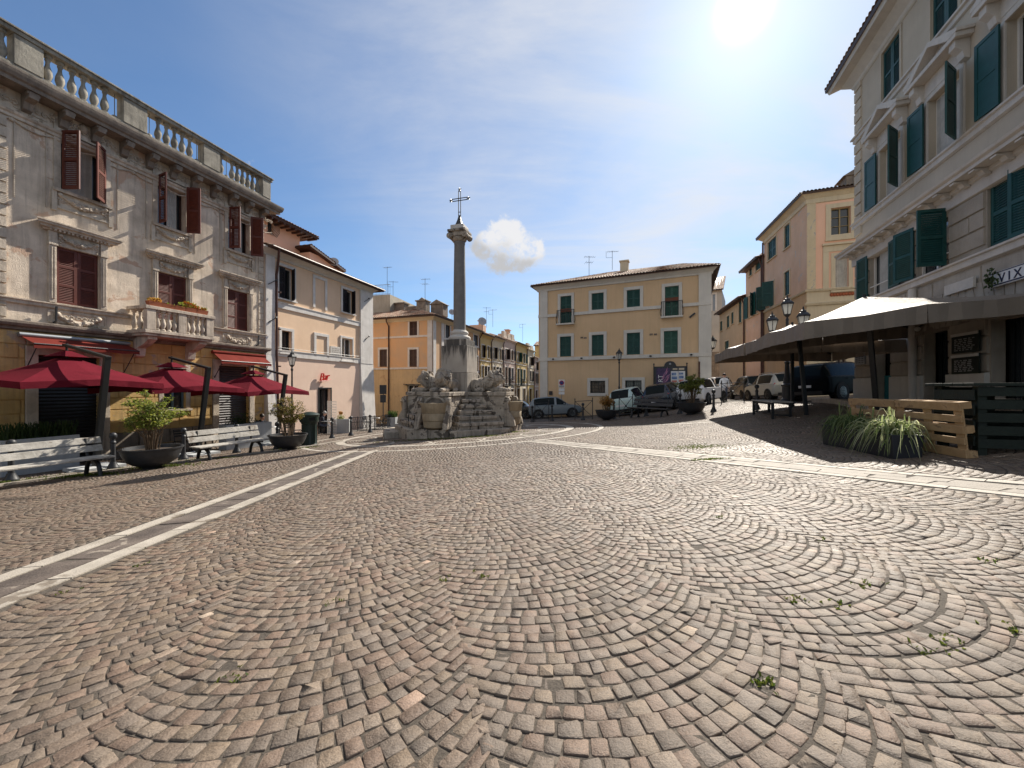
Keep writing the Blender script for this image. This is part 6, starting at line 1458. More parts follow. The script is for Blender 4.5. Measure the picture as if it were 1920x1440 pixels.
# flat bench by the triple lamp
fb = thing('flat_bench', 'low backless bench with grey plank top standing half in the canopy shade', 'bench', gp(8.72, 13.0), AF)
for k in range(4): m = MB(); m.box(-1.0, 1.0, -.30+k*.152, -.30+k*.152+.142, .47, .51); m.build('plank', M['wood_grey'], fb, bevel=.006)
for x in (-.92, .92):
    for y in (-.24, .24): m = MB(); m.box(x-.035, x+.035, y-.035, y+.035, -.1, .467); m.build('leg', M['black'], fb)
m = MB(); m.box(-.88, .88, -.26, -.22, .4, .465); m.box(-.88, .88, .22, .26, .4, .465); m.box(-.94, -.9, -.2, .2, .06, .1); m.box(.9, .94, -.2, .2, .06, .1); m.box(-.89, .89, -.02, .02, .06, .1); m.build('rails', M['black'], fb)
# --- litter bin
P = G(580, 834); t = thing('litter_bin', 'dark green round litter bin with domed lid beside the bowl shrub', 'litter bin', P, -.3)
BN = mat('dark green bin enamel', (.012,.024,.018), .4, .15, 5, .1, 60)
m = MB(); m.lathe([(.27,-.08),(.285,.04),(.27,.06),(.27,.82),(.29,.84),(.29,.9)], 24)
for k in range(12): a = 6.283*k/12; m.tube([(.275*math.cos(a),.275*math.sin(a),.08),(.275*math.cos(a),.275*math.sin(a),.8)], .012, 4)
m.build('drum', BN, t, smooth=40)
m = MB(); m.lathe([(.33,.9),(.34,.93),(.34,1.12),(.36,1.14),(.37,1.19),(.28,1.25),(.1,1.3),(.001,1.305)], 24); m.build('lid', BN, t, smooth=40)
m = MB(); 
for a in (-1.9, -.5, .9): m.box(0,0,0,0,0,0) if False else m.beam((.335*math.cos(a)-.1*math.sin(a)*-1, .335*math.sin(a)-.1*math.cos(a), 1.03),(.335*math.cos(a)-.1*math.sin(a), .335*math.sin(a)+.1*math.cos(a), 1.03), .03, .11)
m.build('slot', M['interior'], t)
# --- grey box planters
def planter(P, rz, L, W, H, label, kind, seed):
    t = thing('box_planter', label, 'planter', P, rz, 'grey box planters of the bar terrace'); m = MB()
    m.add([(-L/2,-W/2,-.15),(L/2,-W/2,-.15),(L/2,W/2,-.15),(-L/2,W/2,-.15),(-L/2,-W/2,H),(L/2,-W/2,H),(L/2,W/2,H),(-L/2,W/2,H),(-L/2+.05,-W/2+.05,H),(L/2-.05,-W/2+.05,H),(L/2-.05,W/2-.05,H),(-L/2+.05,W/2-.05,H),(-L/2+.05,-W/2+.05,H-.08),(L/2-.05,-W/2+.05,H-.08),(L/2-.05,W/2-.05,H-.08),(-L/2+.05,W/2-.05,H-.08)],
          [(3,2,1,0),(0,1,5,4),(1,2,6,5),(2,3,7,6),(3,0,4,7),(4,5,9,8),(5,6,10,9),(6,7,11,10),(7,4,8,11),(8,9,13,12),(9,10,14,13),(10,11,15,14),(11,8,12,15),(12,13,14,15)])
    m.build('box', M['planter'], t); rr = random.Random(seed); m = MB(); m.k = 0
    n = {'lavender': 700, 'bush': 500, 'small': 220, 'tuft': 260}[kind]
    for i in range(n):
        x, y = rr.uniform(-L*.45, L*.45), rr.uniform(-W*.4, W*.4)
        if kind == 'small': x = rr.gauss(-L*.1, .1); y = rr.gauss(0, .08)
        if kind == 'bush': x = rr.gauss(-L*.12, L*.16)
        if kind in ('lavender', 'tuft'):
            a = rr.uniform(0, 6.28); l = rr.uniform(.25, .55); k = rr.uniform(.1, .5); d = Vector((math.cos(a)*k, math.sin(a)*k, 1)).normalized(); b = Vector((-d.y, d.x, 0)).normalized()*.012; p = Vector((x, y, H-.08))
            m.add([p-b, p+b, p+d*l+b*.6, p+d*l-b*.6], [(0,1,2,3)])
        else: leafquad(m, Vector((x, y, H+abs(rr.gauss(0, {'bush': .2, 'small': .16, 'tuft': .06}[kind])))), .09, rr)
    m.build('foliage', M['leaf_dark'] if kind != 'small' else M['leaf'], t, fix=False)
    if kind == 'small': m = MB(); m.ball((-L*.1,0,H+.36), .11, 8, 6, .25); m.build('blossom', M['leaf_gold'], t, fix=False)
    return t
planter(at(70, 10.75), AF, 1.5, .5, .98, 'grey box planter with bushy lavender behind the nearer bench', 'lavender', 1)
planter(at(462, 15.6), AF-.15, 1.75, .5, .98, 'grey box planter with low green bushes under the third red parasol', 'bush', 2)
planter(at(642, 22.3), AF-1.2, .92, .5, .82, 'grey box planter with a small yellow topped plant by the bar door', 'small', 3)
planter(at(736, 25.0), -.1, .55, .45, .72, 'small pale box planter with a grassy tuft left of the fountain', 'tuft', 4)
# --- red cantilever parasols
def parasol(cx, cy, label, H0, first=None):
    P = gp(cx+N.x*1.25, cy+N.y*1.25); ox, oy = -1.25, 0
    t = thing('cantilever_parasol', label, 'parasol', P, math.atan2(N.y, N.x), 'red cantilever parasols of the bar'); s = 1.5; ze_, zt_ = H0-.72, H0
    m = MB(); n = 8; cs = [(s,-s),(s,0),(s,s),(0,s),(-s,s),(-s,0),(-s,-s),(0,-s)]
    for i in range(8):
        a, b = cs[i], cs[(i+1) % 8]; da = .0 if i % 2 == 0 else .1; db = .1-da
        steps = 6
        for k in range(steps):
            f0, f1 = .1+.9*k/steps, .1+.9*(k+1)/steps
            def pt(c, f, dd): return (ox+c[0]*f, oy+c[1]*f, zt_+(ze_+dd-zt_)*(f-.1)/.9+.06*math.sin(math.pi*f)*-.6)
            m.quad(pt(a,f0,da), pt(b,f0,db), pt(b,f1,db), pt(a,f1,da))
        pa, pb = pt(a,1,da), pt(b,1,db); va = (pa[0]*1.0+.01, pa[1], pa[2]-.17); vb = (pb[0]+.01, pb[1], pb[2]-.17); q = 5
        for k in range(q):
            e0, e1 = k/q, (k+1)/q; w0, w1 = .02*math.sin(e0*9), .02*math.sin(e1*9)
            m.quad(tuple(Vector(pa).lerp(Vector(pb), e0)), tuple(Vector(pa).lerp(Vector(pb), e1)), tuple(Vector(va).lerp(Vector(vb), e1)+Vector((w1,w1,0))), tuple(Vector(va).lerp(Vector(vb), e0)+Vector((w0,w0,0))))
    m.build('canopy', M['red_cloth'], t, smooth=25, fix=False)
    m = MB(); 
    for i in range(8):
        a, b = cs[i], cs[(i+1) % 8]; r0, r1 = .05, .22
        m.quad((ox+a[0]*r0,oy+a[1]*r0,zt_+.2),(ox+b[0]*r0,oy+b[1]*r0,zt_+.2),(ox+b[0]*r1,oy+b[1]*r1,zt_+.03),(ox+a[0]*r1,oy+a[1]*r1,zt_+.03))
    m.build('vent_cap', M['red_cloth'], t, fix=False)
    for c in cs: m = MB(); m.beam((ox,oy,zt_-.12),(ox+c[0]*.97,oy+c[1]*.97,ze_-.04+(.1 if 0 in c else 0)),.025,.035); m.build('rib', M['black'], t)
    m = MB(); m.tube([(ox,oy,zt_+.42),(ox,oy,zt_-.25)], .03, 8); m.build('hub', M['black'], t)
    m = MB(); m.beam((.0,0,-.05),(.5,0,H0-.0),.11,.14,(0,1,0)); m.build('post', M['black'], t, bevel=.012)
    m = MB(); m.beam((.56,0,H0-.03),(ox-.08,oy,zt_+.38),.075,.13,(0,1,0)); m.build('arm', M['black'], t, bevel=.01)
    m = MB(); m.box(-.55,.55,-.06,.06,-.02,.05); m.box(-.06,.06,-.55,-.061,-.02,.05); m.box(-.06,.06,.061,.55,-.02,.05); m.box(-.45,-.07,-.45,-.07,.0,.1); m.box(.07,.45,-.45,-.07,.0,.1); m.box(-.45,-.07,.07,.45,.0,.1); m.box(.07,.45,.07,.45,.0,.1); m.build('cross_base', M['planter'], t)
    return t
for px_, H0, lab in ((125, 3.12, 'red cantilever parasol nearest the picture edge, in front of the black shop shutter'), (322, 3.02, 'middle red cantilever parasol under the stone balcony'), (475, 2.95, 'far red cantilever parasol in front of the maroon shop shutter')):
    k = (px_-HX)/F; Y = 16/(.29-k); parasol(k*Y, Y, lab, H0)
# --- beige square canopies on the right
def canopy(cx, cy, label, posts, tilt=0.0, peak=3.6):
    P = gp(cx, cy); t = thing('square_parasol', label, 'parasol', P, math.atan2(N.y, N.x), 'beige square parasols of the restaurant'); s = 2.2; e = 2.68-P.z; tp = peak-P.z; vd = .4
    cs = [(s,-s),(s,0),(s,s),(0,s),(-s,s),(-s,0),(-s,-s),(0,-s)]; m = MB(); rr = random.Random(int(cx*10))
    for i in range(8):
        a, b = cs[i], cs[(i+1) % 8]; da, db = (0, .06) if i % 2 == 0 else (.06, 0); st_ = 8
        def pt(c, f, dd): return Vector((c[0]*f, c[1]*f, tp+(e+dd+tilt*(c[0]+s)-tp)*f-.09*math.sin(math.pi*f)))
        for k in range(st_):
            f0, f1 = k/st_, (k+1)/st_
            if k == 0: m.add([tuple(pt(a,0,0)), tuple(pt(b,f1,db)), tuple(pt(a,f1,da))], [(0,1,2)])
            else:
                mid = lambda f: pt(a,f,da).lerp(pt(b,f,db), .5)-Vector((0,0,.05*f))
                m.quad(tuple(pt(a,f0,da)), tuple(mid(f0)), tuple(mid(f1)), tuple(pt(a,f1,da))); m.quad(tuple(mid(f0)), tuple(pt(b,f0,db)), tuple(pt(b,f1,db)), tuple(mid(f1)))
    m.build('canopy', M['beige_cloth'], t, smooth=25, fix=False)
    m = MB()
    for i in range(8):
        a, b = cs[i], cs[(i+1) % 8]; da, db = (0, .06) if i % 2 == 0 else (.06, 0); A_ = Vector((a[0],a[1],e+da+tilt*(a[0]+s))); B2 = Vector((b[0],b[1],e+db+tilt*(b[0]+s))); Mi = A_.lerp(B2, .5)-Vector((0,0,.05)); n = 12
        out = Vector((a[0]+b[0], a[1]+b[1], 0)).normalized()
        tops = [A_.lerp(Mi, k/6) for k in range(6)]+[Mi.lerp(B2, k/6) for k in range(7)]
        bots = [p-Vector((0,0,vd-.05*abs(math.sin(k*math.pi/12))))+out*(.035*math.sin(k*2.2+i)) for k, p in enumerate(tops)]
        for k in range(12): m.quad(tuple(tops[k]), tuple(tops[k+1]), tuple(bots[k+1]), tuple(bots[k]))
    m.build('valance', M['beige_cloth'], t, smooth=40, fix=False)
    for c in cs: m = MB(); m.beam((0,0,tp-.42),(c[0]*.97,c[1]*.97,e-.09+tilt*(c[0]+s)+(.06 if 0 in c else 0)),.03,.045); m.build('rib', M['black'], t)
    inv = (Matrix.Translation(P) @ Matrix.Rotation(t.rotation_euler.z, 4, 'Z')).inverted()
    for p, q in posts: m = MB(); m.beam(inv @ Vector(p), inv @ Vector(q), .1, .1); m.build('post', M['black'], t, bevel=.008)
    m = MB(); m.tube([(0,0,tp-.9),(0,0,tp+.06)], .04, 8); m.build('hub', M['black'], t)
    return t
b1 = gp(9.1, 9.6); b2 = gp(9.05, 11.85)
canopy(9.29, 10.17, 'big beige square parasol nearest, over the pallets and menu boards', [(b1-Vector((0,0,.05)), (8.55, 9.25, 2.95)), ], .095)
canopy(10.54, 14.5, 'big beige square parasol farther up, reaching over the flat bench', [(b2-Vector((0,0,.05)), (8.9, 11.95, 2.7)), (gp(10.54,14.5), (10.54,14.5,3.0))])
# --- pallets
pd = Vector((.2, .98, 0)).normalized()
def pallet(P, rz, lean, label, m_):
    t = thing('wooden_pallet', label, 'pallet', P, rz, 'pallets stood on edge'); t.rotation_euler = (lean, 0, rz)      # local x along, z up, -y towards the square
    W_, L_ = .8, 1.2
    for k in range(3): m = MB(); z = (0, .36, .70)[k]; m.box(-L_/2, L_/2, -.144, -.124, z, z+.1); m.build('skid_board', m_, t, bevel=.004)
    for k in range(3):
        for j in range(3): m = MB(); x = (-L_/2, -.07, L_/2-.14)[j]; z = (0, .35, .70)[k]; m.box(x, x+.14, -.123, -.045, z, z+.1); m.build('block', m_, t, bevel=.004)
    for j in range(3): m = MB(); x = (-L_/2, -.07, L_/2-.14)[j]; m.box(x, x+.14, -.044, -.023, 0, W_); m.build('cross_board', m_, t, bevel=.004)
    for k in range(5): m = MB(); z = (0, .19, .345, .51, .675)[k]; h = (.125,.1,.12,.1,.125)[k]; m.box(-L_/2, L_/2, -.022, 0, z, z+h); m.build('deck_board', m_, t, bevel=.004)
    return t
PW1 = mat('raw pine pallet wood', (.36,.225,.105), .8, .25, 4, .3, 60, c2=(.46,.30,.155), patch=(.22,.14,.075), patch_thr=.6, patch_scale=4)
e0 = gp(6.42, 5.45)
for i, lab in enumerate(('pale pine pallet on edge, nearer one, its open end towards the dark counter', 'pale pine pallet on edge, farther one, behind the leafy black trough')):
    c = Vector((e0.x, e0.y, 0))+pd*(.6+i*1.215); pallet(gp(c.x, c.y)+Vector((0,0,.01)), math.atan2(-pd.y, -pd.x)+math.pi, R(-6), lab, PW1)
# dark counter made of stained pallets
ct = thing('pallet_counter', 'dark green stained counter built of upright pallet boards with plank top', 'counter', gp(7.35, 5.72), math.atan2(N.y, N.x))
H_ = .95
for i, (y0, y1) in enumerate(((-.42, -.4), (.38, .4))):
    for k in range(5): m = MB(); z = .02+k*.185; m.box(-.62, .62, y0, y1, z, z+.13); m.build('side_board', M['barwood'], ct, bevel=.004)
for x in (-.6, -.05, .5):
    for y in (-.39, .27): m = MB(); m.box(x, x+.1, y, y+.1, -.1, H_-.05); m.build('post', M['barwood'], ct, bevel=.004)
for k in range(5): m = MB(); y = -.46+k*.186; m.box(-.7, .74, y, y+.176, H_-.045, H_); m.build('top_plank', M['barwood'], ct, bevel=.005)
for k in range(4): m = MB(); z = .04+k*.22; m.box(-.645, -.622, -.38, .36, z, z+.15); m.build('end_board', M['barwood'], ct, bevel=.004)
ct2 = dup(ct, gp(8.82, 5.30), math.atan2(N.y, N.x), 'second dark stained pallet counter, continuing the first one out of the picture')
# --- black troughs with striped spider plants
def trough(P, rz, L, label, seed, blades, m_, stripe):
    t = thing('trough_planter', label, 'planter', P, rz, 'black troughs of spider plants'); W = .42; H = .36; m = MB()
    m.add([(-L/2,-W/2+.03,-.05),(L/2,-W/2+.03,-.05),(L/2,W/2-.03,-.05),(-L/2,W/2-.03,-.05),(-L/2,-W/2,H),(L/2,-W/2,H),(L/2,W/2,H),(-L/2,W/2,H),(-L/2+.03,-W/2+.03,H),(L/2-.03,-W/2+.03,H),(L/2-.03,W/2-.03,H),(-L/2+.03,W/2-.03,H),(-L/2+.03,-W/2+.03,H-.05),(L/2-.03,-W/2+.03,H-.05),(L/2-.03,W/2-.03,H-.05),(-L/2+.03,W/2-.03,H-.05)],
          [(3,2,1,0),(0,1,5,4),(1,2,6,5),(2,3,7,6),(3,0,4,7),(4,5,9,8),(5,6,10,9),(6,7,11,10),(7,4,8,11),(8,9,13,12),(9,10,14,13),(10,11,15,14),(11,8,12,15),(12,13,14,15)])
    m.build('trough', M['blackbox'], t, bevel=.008); rr = random.Random(seed); m = MB()
    for i in range(blades):
        cx = rr.gauss(0, L*.17); cy = rr.gauss(0, .07); a = rr.uniform(0, 6.283); reach = rr.uniform(.22, .56); up = rr.uniform(.06, .28); w = rr.uniform(.008, .014); dx, dy = math.cos(a), math.sin(a); n = 6; V = []
        if rr.random() < .08: reach *= .5; up *= 1.6
        for k in range(n+1):
            f = k/n; p = Vector((cx+dx*reach*f, cy+dy*reach*f, H-.03+up*math.sin(math.pi*min(1, f*1.05)*.72)*1.2-reach*.9*f**2.6)); ww = w*(1-f**2.2)+.0012; b = Vector((-dy, dx, 0))*ww; V += [p-b, p+Vector((0,0,-ww*.5)), p+b]
        m.add(V, [(k*3+j, k*3+j+1, k*3+j+4, k*3+j+3) for k in range(n) for j in range(2)])
    m.build('blades', m_, t, fix=False); return t
trough(gp(6.1, 6.28), math.atan2(pd.y, pd.x), .86, 'black trough with a bright cream striped spider plant in front of the pine pallets', 1, 330, M['leaf_stripe'], 1)
trough(gp(6.3, 7.2), math.atan2(pd.y, pd.x)+.06, .9, 'black trough with a darker green spider plant, the farther of the two', 2, 330, leafmat('green spider blade', (.05,.1,.02), (.22,.26,.1)), 0)
# --- lamps
def lantern(m_glass, m_fr, c, s=1.0, flip=False):
    x, y, z = c
    m_glass.lathe([(.11*s,z),(.19*s,z+.36*s)], 6, (x,y,0), math.pi/6)
    for k in range(6): a = math.pi/6+k*math.pi/3; m_fr.tube([(x+.112*s*math.cos(a),y+.112*s*math.sin(a),z),(x+.195*s*math.cos(a),y+.195*s*math.sin(a),z+.37*s)], .012*s, 5)
    m_fr.lathe([(.05*s,z-.1*s),(.12*s,z-.02*s),(.12*s,z+.0)], 6, (x,y,0), math.pi/6); m_fr.lathe([(.22*s,z+.36*s),(.23*s,z+.4*s),(.15*s,z+.5*s),(.1*s,z+.53*s),(.1*s,z+.58*s),(.04*s,z+.62*s),(.02*s,z+.72*s),(.001,z+.74*s)], 6, (x,y,0), math.pi/6)
def lamp(P, h, label, heads=1, name='street_lamp'):
    t = thing(name, label, 'street lamp', P, AF+.3, 'iron street lamps'); m = MB(); f = 1.5 if heads > 1 else 1
    m.lathe([(.2*f,-.1),(.2*f,.08),(.17*f,.1),(.16*f,.16),(.13*f,.2),(.125*f,.7),(.15*f,.74),(.15*f,.8),(.1*f,.86),(.085*f,1.1)], 16); m.build('base', M['iron'], t, smooth=40)
    m = MB(); top = h-.74
    m.lathe([(.07*f,1.1),(.055*f,1.7),(.07*f,1.72),(.07*f,1.78),(.045*f,1.82),(.036*f,top-.3),(.06,top-.26),(.06,top-.2),(.035,top-.16),(.035,top-.08)], 14); m.build('pole', M['iron'], t, smooth=40)
    cs = [(0,0,top)] if heads == 1 else [(0,0,top)]+[(.62*math.cos(k), .62*math.sin(k), top-.62) for k in (R(205), R(25))]
    for c in cs:
        if c[0] or c[1]: m = MB(); m.tube([(0,0,top-.72),(c[0]*.4,c[1]*.4,top-.95),(c[0]*.85,c[1]*.85,top-.9),(c[0],c[1],c[2]-.08)], .028, 8); m.tube([(0,0,top-.5),(c[0]*.3,c[1]*.3,top-.6),(c[0]*.4,c[1]*.4,top-.85)], .015, 6); m.build('bracket', M['iron'], t, smooth=50)
        g, fr_ = MB(), MB(); lantern(g, fr_, c, 1.15 if heads > 1 else 1.0); o = fr_.build('lantern', M['iron'], t); g.build('glass', M['milk'], o, smooth=20)
    return t
lamp(at(547.5, 19.0), 4.42, 'black iron street lamp with one lantern in front of the peach bar house')
lamp(at(1161, 25.6), 4.35, 'black iron street lamp with one lantern behind the pale green car')
P = at(1476, 16.6); lamp(P, 5.1-P.z, 'tall black lamp post with three lanterns above the beige parasols', 3)
t = thing('wall_lantern', 'small lantern on a bracket at the right side of the golden house', 'wall lamp', (13.75, 26.4, 3.95), 0); g, fr_ = MB(), MB(); lantern(g, fr_, (0,0,0), 1.15); fr_.tube([(0,0,-.1),(-.1,.1,-.35),(-.5,.05,-.4)], .02, 6); o = fr_.build('lantern', M['iron'], t); g.build('glass', M['milk'], o)
# --- crossed barriers
def barrier(xa, xb, yb, label, Y):
    a, b = at(xa, Y), at(xb, Y); L = (b-a).length; t = thing('crossed_barrier', label, 'barrier', a, math.atan2(b.y-a.y, b.x-a.x), 'crossed iron parking barriers'); H = 1.1; dz = b.z-a.z
    for x, z in ((0, 0), (L, dz)): m = MB(); m.tube([(x,0,z-.1),(x,0,z+H+.12)], .024, 8); m.ball((x,0,z+H+.14), .035, 8, 6); m.build('post', M['iron'], t, smooth=50)
    m = MB(); m.tube([(0,0,H),(L,0,H+dz)], .02, 6); m.build('rail', M['iron'], t, smooth=50); m = MB(); m.tube([(0,0,.15),(L,0,.15+dz)], .018, 6); m.build('rail', M['iron'], t, smooth=50)
    m = MB(); m.tube([(0,0,.15),(L,0,H+dz)], .015, 6); m.tube([(L,0,.15+dz),(0,0,H)], .015, 6); m.ball((L/2,0,(.15+H+dz)/2), .06, 8, 6); m.build('cross_brace', M['iron'], t, smooth=50)
barrier(1003, 1029, 780, 'crossed iron barrier in front of the rear of the grey hatchback', 23.6)
barrier(1078, 1111, 780, 'crossed iron barrier between the grey hatchback and the golden shrub', 22.6)
barrier(1161, 1186, 775, 'crossed iron barrier behind the left end of the dark bench', 21.9)
barrier(1250, 1276, 770, 'crossed iron barrier behind the right end of the dark bench', 21.5)
barrier(1353, 1395, 766, 'crossed iron barrier standing alone right of the white car', 20.5)
# low iron railing of the bar terrace
a, b = at(654, 23.5), at(733, 24.8); L = (b-a).length; t = thing('terrace_railing', 'low black iron railing round the bar tables left of the fountain', 'railing', a, math.atan2(b.y-a.y, b.x-a.x)); dz = b.z-a.z
m = MB()
for z in (.2, .55, .85): m.tube([(0,0,z),(L,0,z+dz)], .018, 5)
m.build('rails', M['iron'], t)
for k in range(6): m = MB(); x = L*k/5; m.tube([(x,0,-.1+dz*k/5),(x,0,.9+dz*k/5)], .02, 5); m.build('post', M['iron'], t)
m = MB()
for k in range(26): x = L*(k+.5)/26; m.tube([(x-.05,0,.2+dz*k/26),(x+.05,0,.85+dz*k/26)], .009, 4); m.tube([(x+.05,0,.2+dz*k/26),(x-.05,0,.85+dz*k/26)], .009, 4)
m.build('lattice', M['iron'], t)
# --- bistro chairs and tables
def chair(P, rz, label):
    t = thing('bistro_chair', label, 'chair', P, rz, 'black bistro chairs of the bar'); m = MB()
    for x in (-.2, .2): m.tube([(x,-.22,-.05),(x,.2,.45),(x,.24,.47)], .012, 5); m.tube([(x,.22,-.05),(x,-.18,.45),(x,-.2,.46)], .012, 5); m.tube([(x,.2,.45),(x,.28,.88)], .012, 5)
    m.tube([(-.2,.28,.88),(.2,.28,.88)], .012, 5); m.build('frame', M['black'], t)
    m = MB()
    for k in range(5): y = -.2+k*.085; m.box(-.21,.21,y,y+.07,.455,.475)
    m.build('seat', M['black'], t); m = MB()
    for k in range(3): z = .62+k*.09; m.box(-.2,.2,.235+(z-.6)*.18,.25+(z-.6)*.18,z,z+.06)
    m.build('backrest', M['black'], t); return t
def table(P, label):
    t = thing('bistro_table', label, 'table', P, 0, 'round bistro tables of the bar'); m = MB(); m.lathe([(.32,.72),(.33,.735),(.32,.745),(.001,.746)], 20); m.build('table_top', M['metal_grey'], t, smooth=40); m = MB(); m.tube([(0,0,.03),(0,0,.72)], .03, 8); m.build('stem', M['black'], t); m = MB(); m.lathe([(.22,-.04),(.22,.02),(.05,.05)], 16); m.build('foot', M['black'], t); return t
tb = table(at(612.5, 22.6), 'round bistro table in front of the reading man at the bar door'); dup(tb, at(385, 15.2), 0, 'round bistro table below the middle red parasol'); dup(tb, at(505, 17.6), 0, 'round bistro table below the far red parasol'); dup(tb, at(703, 24.9), 0, 'round bistro table inside the low iron railing')
ch = chair(at(600, 22.6), AF-1.9, 'bistro chair under the reading man at the bar door')
for p_, Y, rz, lab in ((346, 14.2, 1.2, 'empty bistro chair below the middle parasol, left of its table'), (410, 15.6, -1.8, 'empty bistro chair below the middle parasol, right of its table'), (487, 17.2, 1.1, 'bistro chair under the dark haired person behind the planter'), (530, 18.3, -1.5, 'empty bistro chair right of the far parasol table'), (556, 18.8, 2.2, 'empty bistro chair behind the litter bin'), (690, 25.2, 1.4, 'empty bistro chair at the left side of the railed table'), (716, 25.0, -1.6, 'empty bistro chair at the right side of the railed table'), (728, 25.6, .4, 'empty bistro chair nearest the small pale planter')):
    dup(ch, at(p_, Y), rz, lab)
# lattice screen beside the bar door
P = Bp.world(Bp.S(590), -1.2, 0); P = gp(P.x, P.y); t = thing('lattice_screen', 'white wire lattice screen left of the bar door', 'screen', P, AF+1.2); m = MB()
for k in range(9): x = -.5+k/8; m.tube([(x,0,0),(x,0,1.9)], .012, 4)
for k in range(13): z = .05+k*.15; m.tube([(-.5,0,z),(.5,0,z)], .012, 4)
m.build('lattice', M['white_paint'], t)
# --- signs
t = thing('no_parking_sign', 'no parking sign with two small plates on a thin pole before the golden house', 'road sign', at(1053, 27.0), -.1)
m = MB(); m.tube([(0,0,-.1),(0,0,2.65)], .028, 8); m.build('pole', M['metal_grey'], t)
m = MB(); m.box(-.21,.21,-.04,-.03,2.1,2.66); m.build('plate', M['signwhite'], t)
m = MB(); m.lathe([(.17,0),(.17,.006)], 20); m.v = [(x,-.042-z,y+2.43) for x,y,z in m.v]; m.build('red_disc', M['signred'], t)
m = MB(); m.lathe([(.125,0),(.125,.004)], 20); m.v = [(x,-.05-z,y+2.43) for x,y,z in m.v]; m.build('blue_disc', mat('blue sign film', (.01,.04,.22), .4, .05, 5, 0), t)
m = MB(); m.beam((-.11,-.058,2.32),(.11,-.058,2.54),.008,.05,(0,1,0)); m.build('red_bar', M['signred'], t)
m = MB(); m.box(-.18,.18,-.045,-.041,2.14,2.17); m.box(-.18,.18,-.045,-.041,2.2,2.23); m.build('small_print', M['iron'], t)
m = MB(); m.box(-.2,.2,-.04,-.03,1.62,1.8); m.box(-.2,.2,-.04,-.03,1.84,2.05); m.build('lower_plate', M['signwhite'], t)
t = thing('sign_post', 'dark back of two road signs on a pole by the orange corner house', 'road sign', at(718.5, 27.5), .1)
m = MB(); m.tube([(0,0,-.1),(0,0,3.0)], .035, 8); m.build('pole', M['iron'], t); m = MB(); m.box(-.24,.24,-.06,-.04,2.35,3.0); m.build('upper_plate', M['iron'], t); m = MB(); m.box(-.2,.2,-.06,-.04,1.75,2.3); m.build('lower_plate', M['iron'], t)
# poster board before the golden house
a = By.S(1226, .35); b = By.S(1288, .35); zt_ = By.Z(1226, 687, .35); Pw = By.world(a, -.35, 0); Pw = gp(Pw.x, Pw.y); t = thing('poster_board', 'iron framed poster board with a dark event poster and pale notices', 'poster board', Pw, By.e.rotation_euler.z)
W_ = b-a; Zt = zt_+By.zb-Pw.z; Zb = Zt-2.0
for x in (0, W_): m = MB(); m.tube([(x,0,-.4),(x,0,Zt+.12)], .035, 8); m.ball((x,0,Zt+.15), .055, 8, 6); m.build('post', M['iron'], t, smooth=50)
m = MB(); m.box(.03, W_-.03, -.03, .03, Zb, Zt-.02); m.build('board', M['iron'], t)
m = MB(); n = 8; m.prism([(W_/2-.4,-.03,Zt-.018)]+[(W_/2-.36*math.cos(math.pi*k/n), -.03, Zt+.03+.3*math.sin(math.pi*k/n)) for k in range(n+1)]+[(W_/2+.4,-.03,Zt-.018)], (0,.06,0)); m.build('crest', M['iron'], t)
m = MB(); m.ball((W_/2,-.035,Zt+.14), (.07,.02,.07), 10, 6); m.build('crest_emblem', M['metal_grey'], t)
m = MB(); m.box(.16, W_*.5, -.04, -.031, Zb+.05, Zt-.14); dp = m.build('dark_poster', mat('violet navy poster print', (.03,.022,.075), .5, .5, 2.5, 0, c2=(.1,.05,.15)), t)
m = MB(); rr = random.Random(3)
for k in range(16): c = Vector((W_*.33+rr.gauss(0,.12), -.043, Zt-.9+rr.gauss(0,.35))); l = rr.uniform(.08,.3); aa = rr.uniform(.6,1.4); d = Vector((math.cos(aa),0,math.sin(aa))); q = Vector((-d.z,0,d.x))*rr.uniform(.01,.04); m.add([c-d*l+q*.3,c+q,c+d*l,c-q],[(0,1,2,3)])
m.build('poster_art', mat('poster highlights', (.35,.25,.5), .5, .5, 5, 0, c2=(.6,.2,.3)), t, fix=False)
text('DART', .40, M['signwhite'], t, (.22+.33, -.043, Zb+.35), (R(90), R(-90), 0), ext=.002, space=1.05, name='poster_lettering')
m = MB(); m.box(W_*.52, W_-.1, -.04, -.031, Zt-.30, Zt-.1); hb = m.build('header_strip', mat('dark grey poster header', (.05,.055,.07), .5, .3, 3, 0), t); m = MB(); m.box(W_*.58,W_*.72,-.044,-.041,Zt-.24,Zt-.16); m.box(W_*.76,W_-.16,-.044,-.041,Zt-.26,Zt-.14); m.build('header_lettering', M['cream'], hb)
PB = mat('pale blue notice print', (.05,.14,.4), .5, .4, 5, 0, c2=(.3,.4,.6)); PR = mat('reddish notice print', (.45,.16,.12), .5, .4, 5, 0)
for (x0, x1) in ((W_*.525, W_*.735), (W_*.745, W_-.11)):
    m = MB(); m.box(x0, x1, -.04, -.031, Zb+.1, Zt-.34); nn_ = m.build('notice', M['signwhite'], t); m = MB(); z = Zt-.44
    while z > Zb+.2:
        hh = rr.uniform(.05,.2); m.k = 1 if rr.random() < .3 else 0; m.box(x0+.04, x1-rr.uniform(.04,.15), -.044, -.041, z-hh, z); z -= hh+.06
    m.build('notice_print', [PB, PR], nn_)
# bar sign: red script letters on small pins
a, z = Bp.px(595, 714); t = thing('bar_sign', 'red script sign reading Bar over the bar doorway', 'shop sign', Bp.world(a, -.14, z), Bp.e.rotation_euler.z)
text('Bar', .62, M['signred'], t, (0, 0, 0), (R(90), R(-6), 0), ext=.03, shear=.35, space=.86)
m = MB(); m.tube([(.05,-.0,-.03),(.5,0,.0),(.95,0,.1)], .02, 6); m.build('underline', M['signred'], t)
